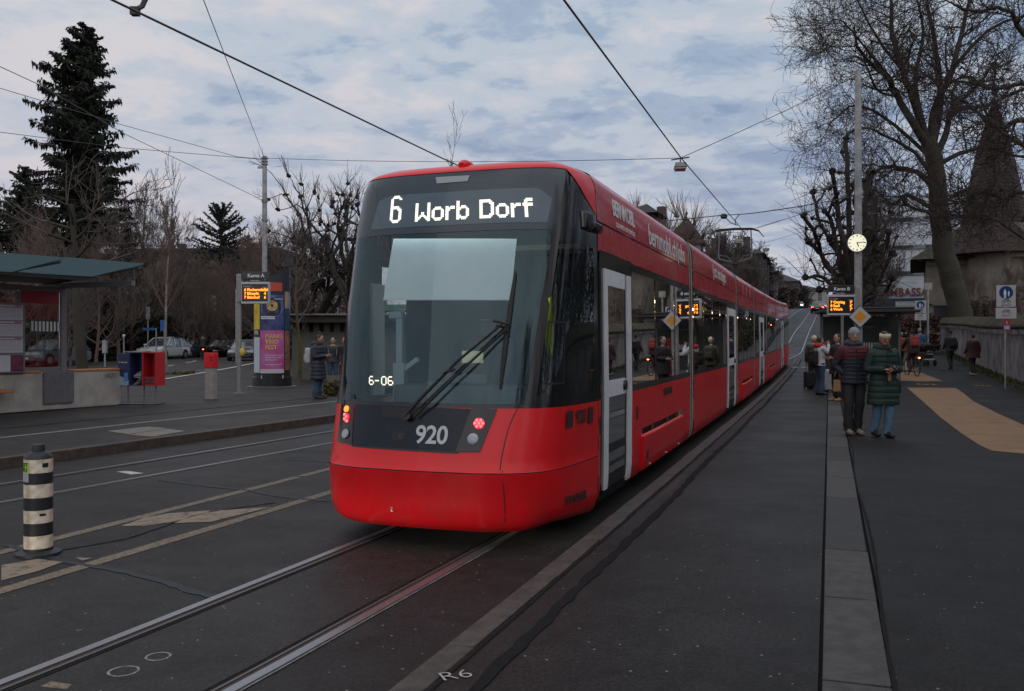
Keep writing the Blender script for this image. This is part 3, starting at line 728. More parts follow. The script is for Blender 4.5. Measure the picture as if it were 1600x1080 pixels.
b = MB(); b.box((-1.0, -.05, 1.75), (.03, .25, 1.1)); b.build('cab_side_trim', M_blind, tram)
# blind behind the glass
A0, A1 = npx(608, 370), npx(806, 370); B0, B1 = npx(592, 465), npx(797, 465)
npoly('sun_blind', M_blind, tram, [B0, B1, A1, A0], off=-.07)
b = MB(); lf = [nose(a, 2.745, -.028) for a in np.linspace(-.42, .50, 12)]; b.loft([[p, p+Vector((0, .03, .0)), p+Vector((0, .03, .02)), p+Vector((0, 0, .02))] for p in lf], None); b.build('blind_fill', mat('blind_fill_glow', (.8, .9, .9), .5, emit=(.80, .95, 1), estr=6.5), tram)  # added glowing strip hidden behind the display cover, only to brighten the blind
npoly('blind_rail', M_frame, tram, [(B0[0], B0[1]-.012), (B1[0], B1[1]-.012), B1, B0], off=-.066)
# roller in the side window: a hanging high-visibility vest
b = MB(); 
p = nose(npx(866, 530)[0], 1.80, -.05); b.poly([p+Vector((0, -.03, .30)), p+Vector((0, .03, .33)), p+Vector((0, .10, -.05)), p+Vector((0, .06, -.20)), p+Vector((0, -.02, -.12))], (-.04, 0, 0))
b.build('safety_vest', mat('hi_vis_yellow', (.62, .80, .02), .7, emit=(.4, .5, .02), estr=.0), tram)
# opening frame in the cab side window
sw0, sw1, swz0, swz1 = npx(856, 500)[0], npx(884, 500)[0], 1.36, 1.90
for (a0, a1, z0, z1) in ((sw0, sw1, swz0, swz0+.015), (sw0, sw1, swz1-.015, swz1), (sw0, sw0+.008, swz0, swz1), (sw1-.008, sw1, swz0, swz1)):
    npoly('sliding_pane_frame', M_rubber, tram, [(a0, z0), (a1, z0), (a1, z1), (a0, z1)], off=.004)
# front dark panel, lamps, number
def quadpx(name, m, pts, off=.004, parent=tram): return npoly(name, m, parent, [npx(x, y) for x, y in pts], off)
MP = mat('panel_graphite', (.008, .013, .022), .24, spec=.30, var=.2, vscale=4)
quadpx('service_panel', MP, [(549, 697), (717, 707), (741, 641), (556, 633)], .006)
quadpx('service_panel_lip', M_dark, [(551, 699.5), (716, 711), (718, 706), (549, 696.5)], .004)
quadpx('lamp_housing', M_black, [(712, 708), (750, 708), (777, 641), (737, 640)], .010)
quadpx('lamp_housing', M_black, [(528, 691), (551, 697), (554, 634), (535, 633)], .010)
quadpx('wiper_recess', M_rubber, [(600, 653), (648, 656), (660, 640), (598, 637)], .008)
quadpx('camera_window', M_rubber, [(613, 690), (634, 692), (636, 676), (615, 675)], .009)
quadpx('camera_window', MATS['lens_grey'] if False else M_black, [(622, 688), (630, 689), (631, 680), (623, 679)], .011)
def disc(name, px, py, r, m, off=.018, parent=tram, thick=.01):
    a, z = npx(px, py); c = nose(a, z, off); n = (nose(a, z, off+.02) - c).normalized()
    b = MB(); q = n.to_track_quat('Z', 'Y').to_matrix()
    b.lathe([(r, -thick), (r, 0), (r*.9, .004), (0.001, .006)], n=20)
    b.v = [tuple(q @ Vector(v) + c) for v in b.v]; return b.build(name, m, parent, smooth=40)
disc('headlamp_lens', 739.5, 688, .047, M_lens); disc('headlamp_lens', 542, 680, .042, M_lens, .024)
for i in range(7):
    r_ = 0 if i == 6 else 6.0; an = i*math.pi/3
    disc('rear_lamp_led', 749+r_*math.cos(an), 664+r_*math.sin(an)*.9, .0125, M_ledredhot, .022)
disc('rear_lamp', 749, 664, .046, M_ledred, .016)
disc('rear_lamp', 543.5, 655, .036, M_ledred, .020)
for i in range(4): disc('rear_lamp_led', 543.5 + (i % 2)*3-1.5, 650+i*3.4, .012, M_ledredhot, .028)
disc('turn_lamp', 544, 641, .028, M_ledor, .024)
disc('roof_light', 718, 257, .001, M_red)
def on_px(px0, py0, sx=1.0, rot=0, off=.012, shear=0):
    """maps flat lettering (metres) on to the tail shell round a picture position"""
    a0, z0 = npx(px0, py0); u0, _ = _ns(a0, z0)
    arr = np.linspace(-1, 1, 401)
    pts = [_ns(a, z0) for a in arr]; arc = np.concatenate([[0], np.cumsum([math.dist(pts[i], pts[i+1]) for i in range(400)])])
    base = np.interp(a0, arr, arc)
    return lambda x, y, z: nose(float(np.interp(base + x*math.cos(rot)*sx - y*(math.sin(rot) + shear), arc, arr)), z0 + y*math.cos(rot) + x*sx*math.sin(rot), off + z)
text('fleet_number', '920', .205, mat('number_grey', (.50, .52, .55), .5), tram, fn=on_px(675, 683), extrude=.001, bold=.004, space=.95)
b = MB(); fn_ = on_px(613, 797); b.add([fn_(-.012, -.018, 0), fn_(.012, -.018, 0), fn_(0, .006, 0), fn_(-.012, .012, 0), fn_(.012, .012, 0), fn_(.012, .016, 0), fn_(-.012, .016, 0)], [(0, 1, 2), (3, 4, 5, 6)], None); b.build('jacking_mark', M_wt, tram)
# side number, maker's name on the tail side
def rectfn(b, fn, x0, y0, x1, y1, n=6):
    b.grid(lambda u, v: fn(x0+(x1-x0)*u, y0+(y1-y0)*v, 0), n, 1, None)
fs_ = on_px(907, 653); b = MB(); rectfn(b, fs_, -.33, -.075, -.20, .07); b.build('number_block', M_blkp, tram); b = MB(); rectfn(b, fs_, .2, -.075, .33, .07); b.build('number_block', M_blkp, tram)
text('fleet_number', '920', .17, M_blkp, tram, fn=on_px(907, 653), extrude=.001, bold=.004)
text('maker_name', 'STADLER', .105, M_blkp, tram, fn=on_px(900, 780, 1.0), extrude=.001, bold=.004, space=1.05, xscale=1.15)
# LED destination
GL = {
'6': ["..####..", ".######.", "##....##", "##......", "##......", "##......", "##......", "######..", "#######.", "##...###", "##....##", "##....##", "##....##", "##....##", "##....##", "##....##", ".######.", "..####.."],
'W': ["##......##", "##......##", "##......##", "##......##", "##......##", "##......##", "##..##..##", "##..##..##", "##.####.##", "####..####", "###....###", "##......##"],
'o': ["..####..", ".######.", "##....##", "##....##", "##....##", "##....##", "##....##", ".######.", "..####.."],
'r': ["##.###", "######", "###...", "##....", "##....", "##....", "##....", "##....", "##...."],
'b': ["##......", "##......", "##......", "##.###..", "#######.", "###...##", "##....##", "##....##", "##....##", "###...##", "#######.", "##.###.."],
'D': ["#######..", "########.", "##....###", "##.....##", "##.....##", "##.....##", "##.....##", "##.....##", "##.....##", "##....###", "########.", "#######.."],
'f': ["..####", ".#####", ".##...", "######", "######", ".##...", ".##...", ".##...", ".##...", ".##...", ".##...", ".##..."],
's6': [".###.", "#....", "#....", "####.", "#...#", "#...#", ".###."], 's-': [".....", ".....", ".....", "####.", ".....", ".....", "....."], 's0': [".###.", "#...#", "#...#", "#...#", "#...#", "#...#", ".###."],
}
def leds(name, seq, px0, pyb, pitch, off, m, k=.86, tall=1.0):
    fn = on_px(px0, pyb, off=off, shear=.15); x = 0; root = thing(name, (0, 0, 0), 0, None, None); root.parent = tram
    for ch in seq:
        if isinstance(ch, (int, float)): x += ch; continue
        gph = GL[ch]; h = len(gph); b = MB()
        for r_, row in enumerate(gph):
            for c_, q in enumerate(row):
                if q == '#':
                    X, Y = (x+c_)*pitch, (h-1-r_)*pitch*tall; e = pitch*k
                    b.add([fn(X, Y, 0), fn(X+e, Y, 0), fn(X+e, Y+e*tall, 0), fn(X, Y+e*tall, 0)], [(0, 1, 2, 3)], None)
        x += len(gph[0]) + 1; o = b.build('led_character', m, root); o['kind'] = 'stuff'
    return root
leds('destination_display', ['6', 8.5, 'W', 'o', 'r', 'b', 5.5, 'D', 'o', 'r', 'f'], 609, 351, .0152, .006, M_led, .90, .98)
leds('route_display', ['s6', 's-', 's0', 's6'], 573, 602, .0112, -.03, mat('led_small', (.8, .8, .7), .5, emit=(1, .92, .70), estr=1.3), 1.0)
# paler display window and its outline
dc = [npx(x, y) for x, y in ((585, 352), (845, 341), (856, 305), (833, 288), (720, 289), (600, 306), (589, 330))]
b = MB(); MDC = mat('display_window', (.050, .085, .115), .14, coat=.35, var=.1, vscale=3)
def dwin(u, v):
    a = -.50 + 1.09*u; zt = 3.085 - .03*max(0, (u-.9)*10); zb = 2.765
    return nose(a + (.02*v), zb + (3.085-zb)*v - (max(0, u-.92)/.08)*.10*v - (max(0, .06-u)/.06)*.04*v, .0025)
b.grid(dwin, 30, 6, None); b.build('display_window', MDC, tram, smooth=40)
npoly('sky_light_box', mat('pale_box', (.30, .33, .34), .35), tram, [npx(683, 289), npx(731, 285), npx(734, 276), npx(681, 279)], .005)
npoly('screen_divider', MATS['display_black'], tram, [(-.52, 2.70), (.63, 2.70), (.63, 2.72), (-.52, 2.72)], .004)
# wipers
def pp(px, py, off): a, z = npx(px, py); return nose(a, z, off)
b = MB()
b.tube([pp(636, 655, .05), pp(660, 630, .07), pp(720, 570, .09), pp(786, 512, .08)], [.016, .016, .013, .010], 6)
b.tube([pp(652, 655, .05), pp(676, 632, .07), pp(735, 575, .08), pp(792, 520, .075)], [.011]*4, 6)
b.tube([pp(773, 507, .08), pp(796, 512, .08), pp(793, 524, .07)], .012, 6)
b.tube([pp(700, 588, .10), pp(716, 582, .08)], .012, 6); b.build('wiper_arm', M_rubber, tram)
b = MB(); b.tube([pp(806, 428, .03), pp(800, 470, .045), pp(793, 520, .05), pp(786, 575, .045), pp(782, 610, .03)], [.010, .016, .02, .015, .008], 6, ell=(.6, 1.3)); b.build('wiper_blade', M_rubber, tram)
b = MB(); b.tube([pp(640, 654, .02), pp(640, 654, .06)], .035, 12); b.build('wiper_hub', M_dark, tram)
b = MB(); b.tube([pp(551, 618, .02), pp(553, 624, .02)], .006, 6); b.build('small_clip', M_rubber, tram)
# mirror camera on the right corner
b = MB(); b.box((1.10, .02, 2.835), (.13, .22, .17), M_black); b.box((1.15, .22, 2.80), (.10, .26, .09), M_black)
b.build('mirror_camera', None, tram, bevel=.02)
b = MB(); b.box((1.075, -.10, 2.84), (.11, .03, .145)); b.build('camera_glass', mat('camera_lens', (.12, .115, .10), .2, coat=.5), tram)
b = MB(); b.tube([(.02, -.33, 3.365), (.02, -.27, 3.385), (.02, -.2, 3.39), (.02, .0, 3.39)], [.03, .05, .05, .03], 10, ell=(1.1, .8)); b.build('roof_marker', M_red, tram, smooth=50)
# vertical seams: bumper corner, rising to the screen
def seamline(name, pts, m=M_dark, w=.0045):
    b = MB(); b.tube([pp(x, y, .0015) for x, y in pts], w, 5); b.build(name, m, tram)
seamline('panel_seam', [(790, 829), (789.5, 815), (789, 800), (788, 780), (786.5, 760), (784.5, 738)]); seamline('panel_seam', [(781, 736), (783, 720), (786, 705), (790, 688), (794, 672), (801, 655), (808, 641)])
# lettering along the side
def on_side(s0, z0, off=.006): return lambda x, y, z: sidep(1, s0 + x, z0 + y, off + z)
text('operator_logo', 'BERNMOBIL', .235, M_wt, tram, fn=on_side(9.52, 3.085), extrude=.001, bold=.006, space=.92, xscale=.93)
text('operator_motto', 'ZUSAMMEN UNTERWEGS', .075, M_wt, tram, fn=on_side(9.56, 2.925), extrude=.001, bold=.001, space=1.25, xscale=.94)
text('web_address', 'bernmobil.ch/jobs', .36, M_wt, tram, fn=on_side(12.33, 3.02), extrude=.001, bold=.005, space=.98, xscale=1.14)
text('slogan', 'Jetzt einsteigen.', .34, M_wt, tram, fn=on_side(18.5, 3.05), extrude=.001, bold=.004, xscale=1.05)
for q in range(3): text('slogan', 'l', .34, M_wt, tram, fn=on_side(23.6+q*1.1, 3.0), extrude=.001, bold=.004)
text('side_logo', 'BERNMOBIL', .13, M_blkp, tram, fn=on_side(12.15, 1.045), extrude=.001, bold=.004)
spatch('door_switch', M_blkp, tram, 1, 10.05, 10.15, .83, .98, .004); spatch('door_switch', M_blkp, tram, 1, 8.32, 8.40, .83, 1.0, .004)
# pantograph
ps = 33.6; pz = 3.42+g(ps); pan = thing('pantograph', (0, 0, 0), 0, None, None); pan.parent = tram
b = MB(); Y = ps - S_REF
b.box((0, Y, pz+.12), (1.0, 1.2, .10)); b.tube([(0, Y-.2, pz+.1), (0, Y-.25, pz+1.0)], .10, 8); b.box((0, Y-.25, pz+1.02), (.34, .3, .07)); b.build('pantograph_base', M_dark, pan)
b = MB(); zh = 5.93
for sd in (-1, 1):
    b.tube([(sd*.12, Y-.25, pz+1.08), (sd*.55, Y-.2, pz+1.2), (sd*.60, Y-.1, pz+1.35), (sd*.55, Y, zh-.05)], [.03, .03, .026, .022], 6)
    b.tube([(sd*.6, Y-.1, pz+1.35), (sd*.3, Y, pz+1.32), (sd*.12, Y, pz+1.08)], .018, 6)
b.build('pantograph_arm', mat('pan_grey', (.10, .11, .13), .5), pan)
b = MB()
for dy in (-.15, .15):
    b.tube([(-1.0, Y+dy, zh-.30), (-.82, Y+dy, zh-.08), (-.6, Y+dy, zh), (0, Y+dy, zh+.02), (.6, Y+dy, zh), (.82, Y+dy, zh-.08), (1.0, Y+dy, zh-.30)], [.014, .02, .028, .03, .028, .02, .014], 6)
for sd in (-1, 1): b.tube([(sd*.55, Y-.15, zh), (sd*.55, Y+.15, zh)], .02, 6)
b.build('collector_head', M_dark, pan)
# ------------------------------------------------------------------ overhead line
M_wire = mat('wire', (.03, .03, .032), .5)
M_wiref = mat('wire_thin', (.06, .06, .065), .5)
M_galv = mat('galvanised', (.30, .31, .31), .5, metal=.3, var=.3, vscale=5)
M_grey = mat('grey_paint', (.22, .22, .22), .5, var=.15, vscale=6)
def wp(px, py, Y): return Vector(((px-800)/F*Y, Y, zat(py, Y)))
def wire(name, pts, r, lbl, m=None, sag=0, cat='wire', grp=None, n=14):
    b = MB(); q = []
    for a, c in zip(pts, pts[1:]):
        for k in range(n): 
            f = k/n; q.append(a.lerp(c, f) - Vector((0, 0, sag*4*f*(1-f))))
    q.append(pts[-1]); b.tube(q, r, 5); o = b.build(name, m or M_wire, None); return tag(o, lbl, cat, grp)
WG = 'overhead line wires'
P3 = lambda t, s, z: Vector((*XY(t, s), z))
cwA = [wp(740, -190, 6.5), wp(885, 5, 9.9), wp(1065, 248, 20.8), wp(1150, 347, 33), wp(1200, 408, 52), wp(1245, 460, 94), P3(-2.3, 140, 12), P3(-2.2, 200, 15.2)]
wire('contact_wire', cwA, .014, 'contact wire running over the red tram towards the hill', sag=0, grp=WG, n=3)
wire('contact_wire', [wp(-200, -180, 6.2), wp(175, 0, 9.3), wp(690, 247, 18), P3(-7.5, 30, 5.7), P3(-6.5, 55, 6.6), P3(-5.6, 90, 9), P3(-5.4, 200, 15)], .014, 'thick dark wire from top left corner down to the tram roof', grp=WG, n=3)
mastY, poleY = 33., 29.
mtop = wp(413, 247, mastY); ptop = wp(1339, 118, poleY)
b = MB(); b.tube([wp(236, -20, 10.5), wp(222, 10, 10.45), wp(213, 15, 10.4)], .03, 6); b.box(wp(211, 18, 10.4), (.09, .09, .09)); o = b.build('line_hanger', M_wire); tag(o, 'small black hanger clamp on the thick wire at top left', 'wire clamp')
lamp1 = wp(1063, 247, 24.9)
wire('span_wire', [mtop, lamp1], .009, 'thin span wire from the left mast to the hanging lamp', m=M_wiref, sag=.12, grp=WG)
wire('span_wire', [lamp1, ptop], .010, 'thin span wire from hanging lamp up to the clock mast', sag=.05, grp=WG)
wire('span_wire', [wp(318, 0, 14), mtop], .008, 'pale thin wire dropping steeply to the left mast top', m=M_wiref, grp=WG)
wire('span_wire', [wp(-20, 95, 16), wp(60, 132, 20), wp(196, 210, 25), wp(413, 314, mastY)], .009, 'thin wire passing the spruce down to the middle of the left mast', m=M_wiref, grp=WG)
wire('span_wire', [wp(-20, 132, 22), wp(190, 195, 27), wp(370, 245, 32), mtop + Vector((0, 0, -.05))], .009, 'upper thin wire from left edge to left mast top', m=M_wiref, grp=WG)
wire('span_wire', [wp(-20, 204, 24), wp(190, 231, 28), mtop + Vector((0, 0, -.06))], .009, 'lower thin wire from left edge to left mast top', m=M_wiref, grp=WG)
c2 = wp(1133, 336, 34)
wire('cross_wire', [wp(960, 351, 40), c2, wp(1200, 330, 30), wp(1338, 306, poleY)], .017, 'dark cross wire above the pantograph with an insulator', sag=.03, grp=WG)
b = MB(); b.ball(wp(1131, 338, 34), (.14, .10, .12), 8); b.tube([wp(1135, 341, 34), wp(1141, 348, 33.5), wp(1152, 352, 33)], .018, 5); b.tube([wp(1155, 336, 33), wp(1149, 343, 33), wp(1149, 351, 33)], .018, 5)
tag(b.build('line_insulator', M_wire), 'black insulator and clamp on the cross wire above the pantograph', 'insulator')
wire('cross_wire', [wp(1183, 357, 45), wp(1290, 322, 34)], .012, 'thin rising wire right of the pantograph', m=M_wiref, grp=WG)
for (x, y, Y, l) in ((1154, 368, 50, 'behind the pantograph arms'), (1197, 383, 68, 'right of the pantograph'), (1223, 416, 95, 'smallest, low over the hill')):
    wire('cross_wire', [P3(-13, TS((x-800)/F*Y, Y)[1]+3, zat(y-4, Y)+1.2), wp(x, y-4, Y), P3(3, TS((x-800)/F*Y, Y)[1]-3, zat(y-4, Y)+1.6)], .012, 'thin span wire carrying the lamp ' + l, m=M_wiref, grp=WG)
wire('cross_wire', [wp(1170, 421, 80), wp(1260, 418, 70), wp(1300, 412, 60)], .014, 'faint level wire low above the distant road', m=M_wiref, grp=WG)
def street_lamp(loc, sc, lbl):
    t = thing('hanging_lamp', loc, -TH*.3, lbl, 'street lamp', 'street lamps hanging on span wires')
    b = MB(); b.box((0, 0, -.22*sc), (.34*sc, .5*sc, .13*sc), taper=.85); b.build('lamp_housing', M_grey, t, bevel=.01)
    b = MB(); b.box((0, 0, -.31*sc), (.30*sc, .44*sc, .05*sc)); b.build('lamp_glass', mat('lamp_glass', (.42, .42, .40), .3), t, bevel=.01)
    b = MB(); b.tube([(0, 0, -.14*sc), (0, 0, -.02)], .02*sc, 6); b.tube([(-.25*sc, 0, -.05), (.25*sc, .0, .02)], .02, 6); b.build('lamp_bracket', M_wire, t)
street_lamp(lamp1, 1.0, 'nearest hanging street lamp with grey housing above the tram')
street_lamp(wp(1154, 369, 50), 1.25, 'hanging street lamp seen between the pantograph arms')
street_lamp(wp(1197, 384, 68), 1.25, 'hanging street lamp just right of the pantograph')
street_lamp(wp(1223, 416, 95), 1.25, 'farthest hanging street lamp low over the hill')
# masts
def mast(name, px, Y, ytop, r, lbl, extras=None):
    base = at(px, Y); h = zat(ytop, Y) - base.z; t = thing(name, base, 0, lbl, 'mast')
    b = MB(); b.tube([(0, 0, 0), (0, 0, h)], [r, r*.72], 14); b.tube([(0, 0, -.02), (0, 0, .05)], r*1.6, 14); b.build('pole', M_galv, t, smooth=40); return t, h
m1, h1 = mast('tram_mast', 413.5, mastY, 244, .11, 'tall galvanised wire mast behind the poster column on the left')
b = MB()
for z in (.0, -.12, -.22): b.tube([(0, 0, h1-.1+z), (0, 0, h1-.06+z)], .13, 12)
b.box((-.14, 0, h1-.42), (.22, .06, .07)); b.build('mast_clamp', M_galv, m1)
b = MB(); b.tube([(0, 0, h1-1.7), (0, 0, h1-1.6)], .12, 12); b.tube([(0, 0, h1-2.4), (0, 0, h1-2.32)], .12, 12); b.build('mast_band', M_grey, m1)
m2, h2 = mast('clock_mast', 1341, poleY, 110, .135, 'tall grey wire mast with round clock on the right platform')
cz = zat(381, poleY) - at(1341, poleY).z
cl = thing('clock', at(1341, poleY) + Vector((-.12, -.20, cz)), R(-16), 'round white lit station clock showing quarter past five on the mast', 'clock')
M_clock = mat('clock_face', (.8, .78, .6), .4, emit=(1, .97, .72), estr=.62)
M_ink = mat('ink', (.015, .015, .015), .5)
b = MB(); b.lathe([(.295, -.07), (.30, 0), (.29, .07)], n=36); c = b.build('clock_case', M_grey, cl, smooth=40); c.rotation_euler = (R(90), 0, 0)
b = MB(); b.lathe([(.278, 0), (.278, .01)], n=36); c = b.build('clock_dial', M_clock, cl); c.rotation_euler = (R(90), 0, 0); c.location = (0, -.066, 0)
for k in range(12):
    a = k*math.pi/6; b = MB(); b.box((0, 0, .228), (.020 if k % 3 else .030, .006, .06)); o = b.build('hour_mark', M_ink, cl); o.location = (0, -.078, 0); o.rotation_euler = (0, a, 0)
for nm, a, l_, w in (('minute_hand', R(84), .235, .022), ('hour_hand', R(160), .15, .03)):
    b = MB(); b.box((0, 0, l_/2-.02), (w, .006, l_)); o = b.build(nm, M_ink, cl); o.location = (0, -.086, 0); o.rotation_euler = (0, a, 0)
b = MB(); b.tube([(.02, .05, 0), (.1, .17, 0)], .03, 6); b.build('clock_arm', M_grey, cl)
# departure signs
M_sign = mat('sign_black', (.012, .014, .018), .35, coat=.2)
M_ledo = mat('led_orange', (.4, .1, .01), .5, emit=(1, .26, .015), estr=2.6)
M_signw = mat('sign_white', (.75, .75, .75), .5)
M_signg = mat('sign_frame', (.42, .45, .46), .5)
def departure_sign(base, rz, letter, side, rows, lbl, own_pole, zt):
    """side = which end carries the pole; x to the right, facing -Y"""
    t = thing('departure_sign', base, rz, lbl, 'departure sign', 'departure displays of the tram stop')
    W = .84; x = 0
    b = MB(); b.box((x, 0, zt-.09), (W-.02, .10, .21)); b.build('name_board', M_sign, t, bevel=.01)
    text('name_lettering', 'Kante ' + letter, .155, M_signw, t, M=facing((x+.02, -.054, zt-.10)), bold=.002, extrude=.001)
    b = MB(); b.box((x, 0, zt-.24), (W*.62, .03, .07)); b.build('sign_bracket', M_dark, t)
    text('stop_name', 'Helvetiaplatz', .055, M_signw, t, M=facing((x-.02, -.018, zt-.24)), extrude=.001)
    b = MB(); b.box((x, 0, zt-.325), (W, .20, .07)); b.box((x, 0, zt-.92), (W, .20, .06)); b.box((x-W/2+.01, 0, zt-.62), (.02, .2, .54)); b.box((x+W/2-.01, 0, zt-.62), (.02, .2, .54)); b.build('display_frame', M_signg, t, bevel=.006)
    b = MB(); b.box((x, .01, zt-.62), (W-.04, .14, .54)); b.build('display_screen', M_sign, t)
    text('display_heading', 'Helvetiaplatz', .05, M_signw, t, M=facing((x-W*.28, -.064, zt-.42)), extrude=.001)
    text('display_heading', 'Abfahrt', .04, M_signw, t, M=facing((x+W*.34, -.064, zt-.46)), extrude=.001)
    for k, (a, c) in enumerate(rows):
        text('display_row', a, .115, M_ledo, t, M=facing((x-W*.40, -.064, zt-.53-k*.115)), align='LEFT', bold=.004, extrude=.001)
        text('display_row', c, .115, M_ledo, t, M=facing((x+W*.36, -.064, zt-.53-k*.115)), bold=.004, extrude=.001)
    b = MB(); b.box((side*(W/2+.08), 0, zt-.48), (.15, .16, .84)); b.build('sign_arm', M_grey, t, bevel=.01)
    if own_pole:
        b = MB(); b.box((side*(W/2+.09), 0, zt*.5-.02), (.115, .10, zt-.04)); b.build('sign_post', M_grey, t, bevel=.012)
        b = MB(); b.box((side*(W/2+.09), 0, .01), (.3, .26, .02)); b.build('base_plate', M_grey, t)
    return t
q = at(373, 27.3); departure_sign(q + Vector((.52, 0, 0)), R(-2), 'A', -1, [('6 Fischermätteli', '2'), ('7 Bümpliz', '4'), ('7 Bahnhof', '6')], 'departure sign lettered Kante A on its own grey post by poster column', True, zat(426, 27.3)-q.z)
vb = MB(); vb.ball((0, 0, 0), (.075, .06, .13), 10); v = vb.build('ticket_validator', mat('yellow_box', (.62, .42, .02), .4)); v.location = wp(378.5, 550, 27.15); tag(v, 'small yellow box on the Kante A sign post', 'push button box')
q = at(1341, poleY); departure_sign(q + Vector((-.57, -.02, 0)), R(-8), 'B', 1, [('7 Ostring', "3'"), ('8 Saali', "6'"), ('6 Worb', "7'")], 'departure sign lettered Kante B hanging on the clock mast', False, zat(447, poleY)-q.z)
# priority road diamond
def prism_diamond(b, r, y0, y1, m, rad=0):
    b.poly([(r, y0, 0), (0, y0, r), (-r, y0, 0), (0, y0, -r)], (0, y1-y0, 0), m)
t = thing('priority_sign', wp(1344, 495, poleY-.25), R(-6), 'yellow and white diamond priority road sign on the clock mast', 'road sign')
b = MB(); prism_diamond(b, .365, .0, .03, None); b.build('sign_back', M_ink, t)
b = MB(); prism_diamond(b, .338, -.006, -.001, None); b.build('sign_border', mat('sign_white_face', (.42, .42, .44), .4), t)
b = MB(); prism_diamond(b, .20, -.011, -.007, None); b.build('sign_centre', mat('sign_yellow', (.62, .27, .015), .4), t)
# ------------------------------------------------------------------ small street furniture, left
# bollard
q = gnd(60, 866, 0)
t = thing('bollard', q, 0, 'black and white banded traffic bollard with a green sticker', 'bollard')
M_bw = mat('bollard_white', (.82, .76, .62), .4, var=.28, vscale=9, col2=(.48, .36, .24), emit=None)
M_bb = mat('bollard_black', (.016, .019, .022), .5, var=.3, vscale=10)
r0, hb = .108, .72
b = MB(); b.lathe([(.0, 0), (.17, 0), (.17, .02), (.12, .035), (r0+.004, .04), (r0+.004, .06)], n=28); b.build('bollard_foot', M_bb, t, smooth=30)
zs = [.06, .165, .265, .37, .47, .58, .67, .78]
for i in range(7):
    b = MB(); b.lathe([(r0, 0), (r0, zs[i+1]-zs[i]-.001)], n=28, cap=False); o = b.build('band', M_bw if i % 2 == 0 else M_bb, t, smooth=30); o.location = (0, 0, zs[i])
b = MB(); b.lathe([(r0, .78), (r0-.005, .80), (.085, .825), (.052, .84), (.05, .88), (.046, .895), (0.001, .90)], n=28); b.build('bollard_cap', M_bb, t, smooth=30)
def wrap(name, a0, a1, z0, z1, m, r=r0+.0015, n=8):
    b = MB(); b.grid(lambda u, v: Vector((r*math.sin(a0+(a1-a0)*u), -r*math.cos(a0+(a1-a0)*u), z0+(z1-z0)*v)), n, 1, None); return b.build(name, m, t)
wrap('sticker', -1.25, -.25, .66, .755, mat('sticker_green', (.32, .62, .04), .5)); wrap('sticker', -1.2, -.2, .60, .672, mat('sticker_grey', (.36, .37, .40), .6), r0+.0022)
wrap('sticker', .75, 1.2, .715, .75, M_ink, r0+.002)
for (tx, zz) in (('NOT', .735), ('DPU', .695)):
    text('sticker_print', tx, .046, M_ink, t, fn=lambda x, y, z, zz=zz: Vector(((r0+.003)*math.sin(-.75+x/r0), -(r0+.003)*math.cos(-.75+x/r0), zz+y)), extrude=0, bold=.002)
wrap('scuff', .55, 1.0, .325, .345, M_ink, r0+.002)
# newspaper boxes
q0 = gnd(192, 633); q1 = gnd(249, 631)
t = thing('newspaper_box', (q0+q1)/2, R(-8), 'pair of newspaper boxes, one blue and one red, on thin legs by the shelter', 'newspaper box')
M_nb = mat('box_navy', (.025, .035, .10), .4, var=.1); M_nbl = mat('box_light_blue', (.30, .42, .55), .45); M_nr = mat('box_red', (.50, .02, .025), .4)
M_zinc = mat('zinc', (.20, .20, .20), .5)
for x in (-.36, .08, .40):
    b = MB(); b.tube([(x, .0, 0), (x, .0, .5)], .018, 6); b.build('leg', M_zinc, t)
b = MB(); b.box((.0, .0, .012), (1.0, .5, .02)); b.build('foot_plate', M_dark, t)
def openbox(cx, w, m, mi, hh=.82, z0=.48, d=.45):
    b = MB(); b.box((cx-w/2+.012, 0, z0+hh/2), (.024, d, hh)); b.box((cx+w/2-.012, 0, z0+hh/2), (.024, d, hh)); b.box((cx, d/2-.01, z0+hh/2), (w-.05, .02, hh)); b.box((cx, 0, z0+.012), (w-.05, d-.05, .024)); b.box((cx, .0, z0+hh+.012), (w, d, .024))
    return b.build('case', m, t)
openbox(-.02, .36, M_nb, None); openbox(.34, .36, M_nr, None)
b = MB(); b.box((-.36, 0, .89), (.30, .44, .82)); b.build('advert_panel', M_nb, t, bevel=.01)
b = MB(); b.poly([(-.51, -.2215, .49), (-.21, -.2215, .49), (-.21, -.2215, .62), (-.32, -.2215, .67), (-.51, -.2215, .76)], (0, -.004, 0)); b.build('advert_print', M_nbl, t)
text('advert_name', 'D Bünder', .062, M_signw, t, M=facing((-.36, -.225, 1.07)), extrude=.001)
b = MB(); b.box((-.28, -.227, .70), (.10, .004, .22)); b.build('advert_print', mat('advert_blue', (.10, .25, .55), .5), t)
M_paper = mat('newsprint', (.42, .38, .36), .9, var=.3, vscale=30)
for k in range(5):
    b = MB(); b.box((0, 0, 0), (.20, .30, .012)); o = b.build('newspaper', M_paper, t); o.location = (-.02+random.uniform(-.03, .03), -.02, .58+k*.05); o.rotation_euler = (R(random.uniform(10, 45)), R(random.uniform(-40, 10)), R(random.uniform(-20, 20)))
b = MB(); b.box((-.1, .0, 1.335), (.55, .30, .02), rz=.1); b.box((.05, .02, 1.35), (.4, .25, .014), rz=-.2); b.build('newspaper', M_paper, t)
for k in range(6):
    b = MB(); b.box((.34, -.19, .52+k*.035), (.30, .02, .008)); b.build('wire_rack', M_zinc, t)
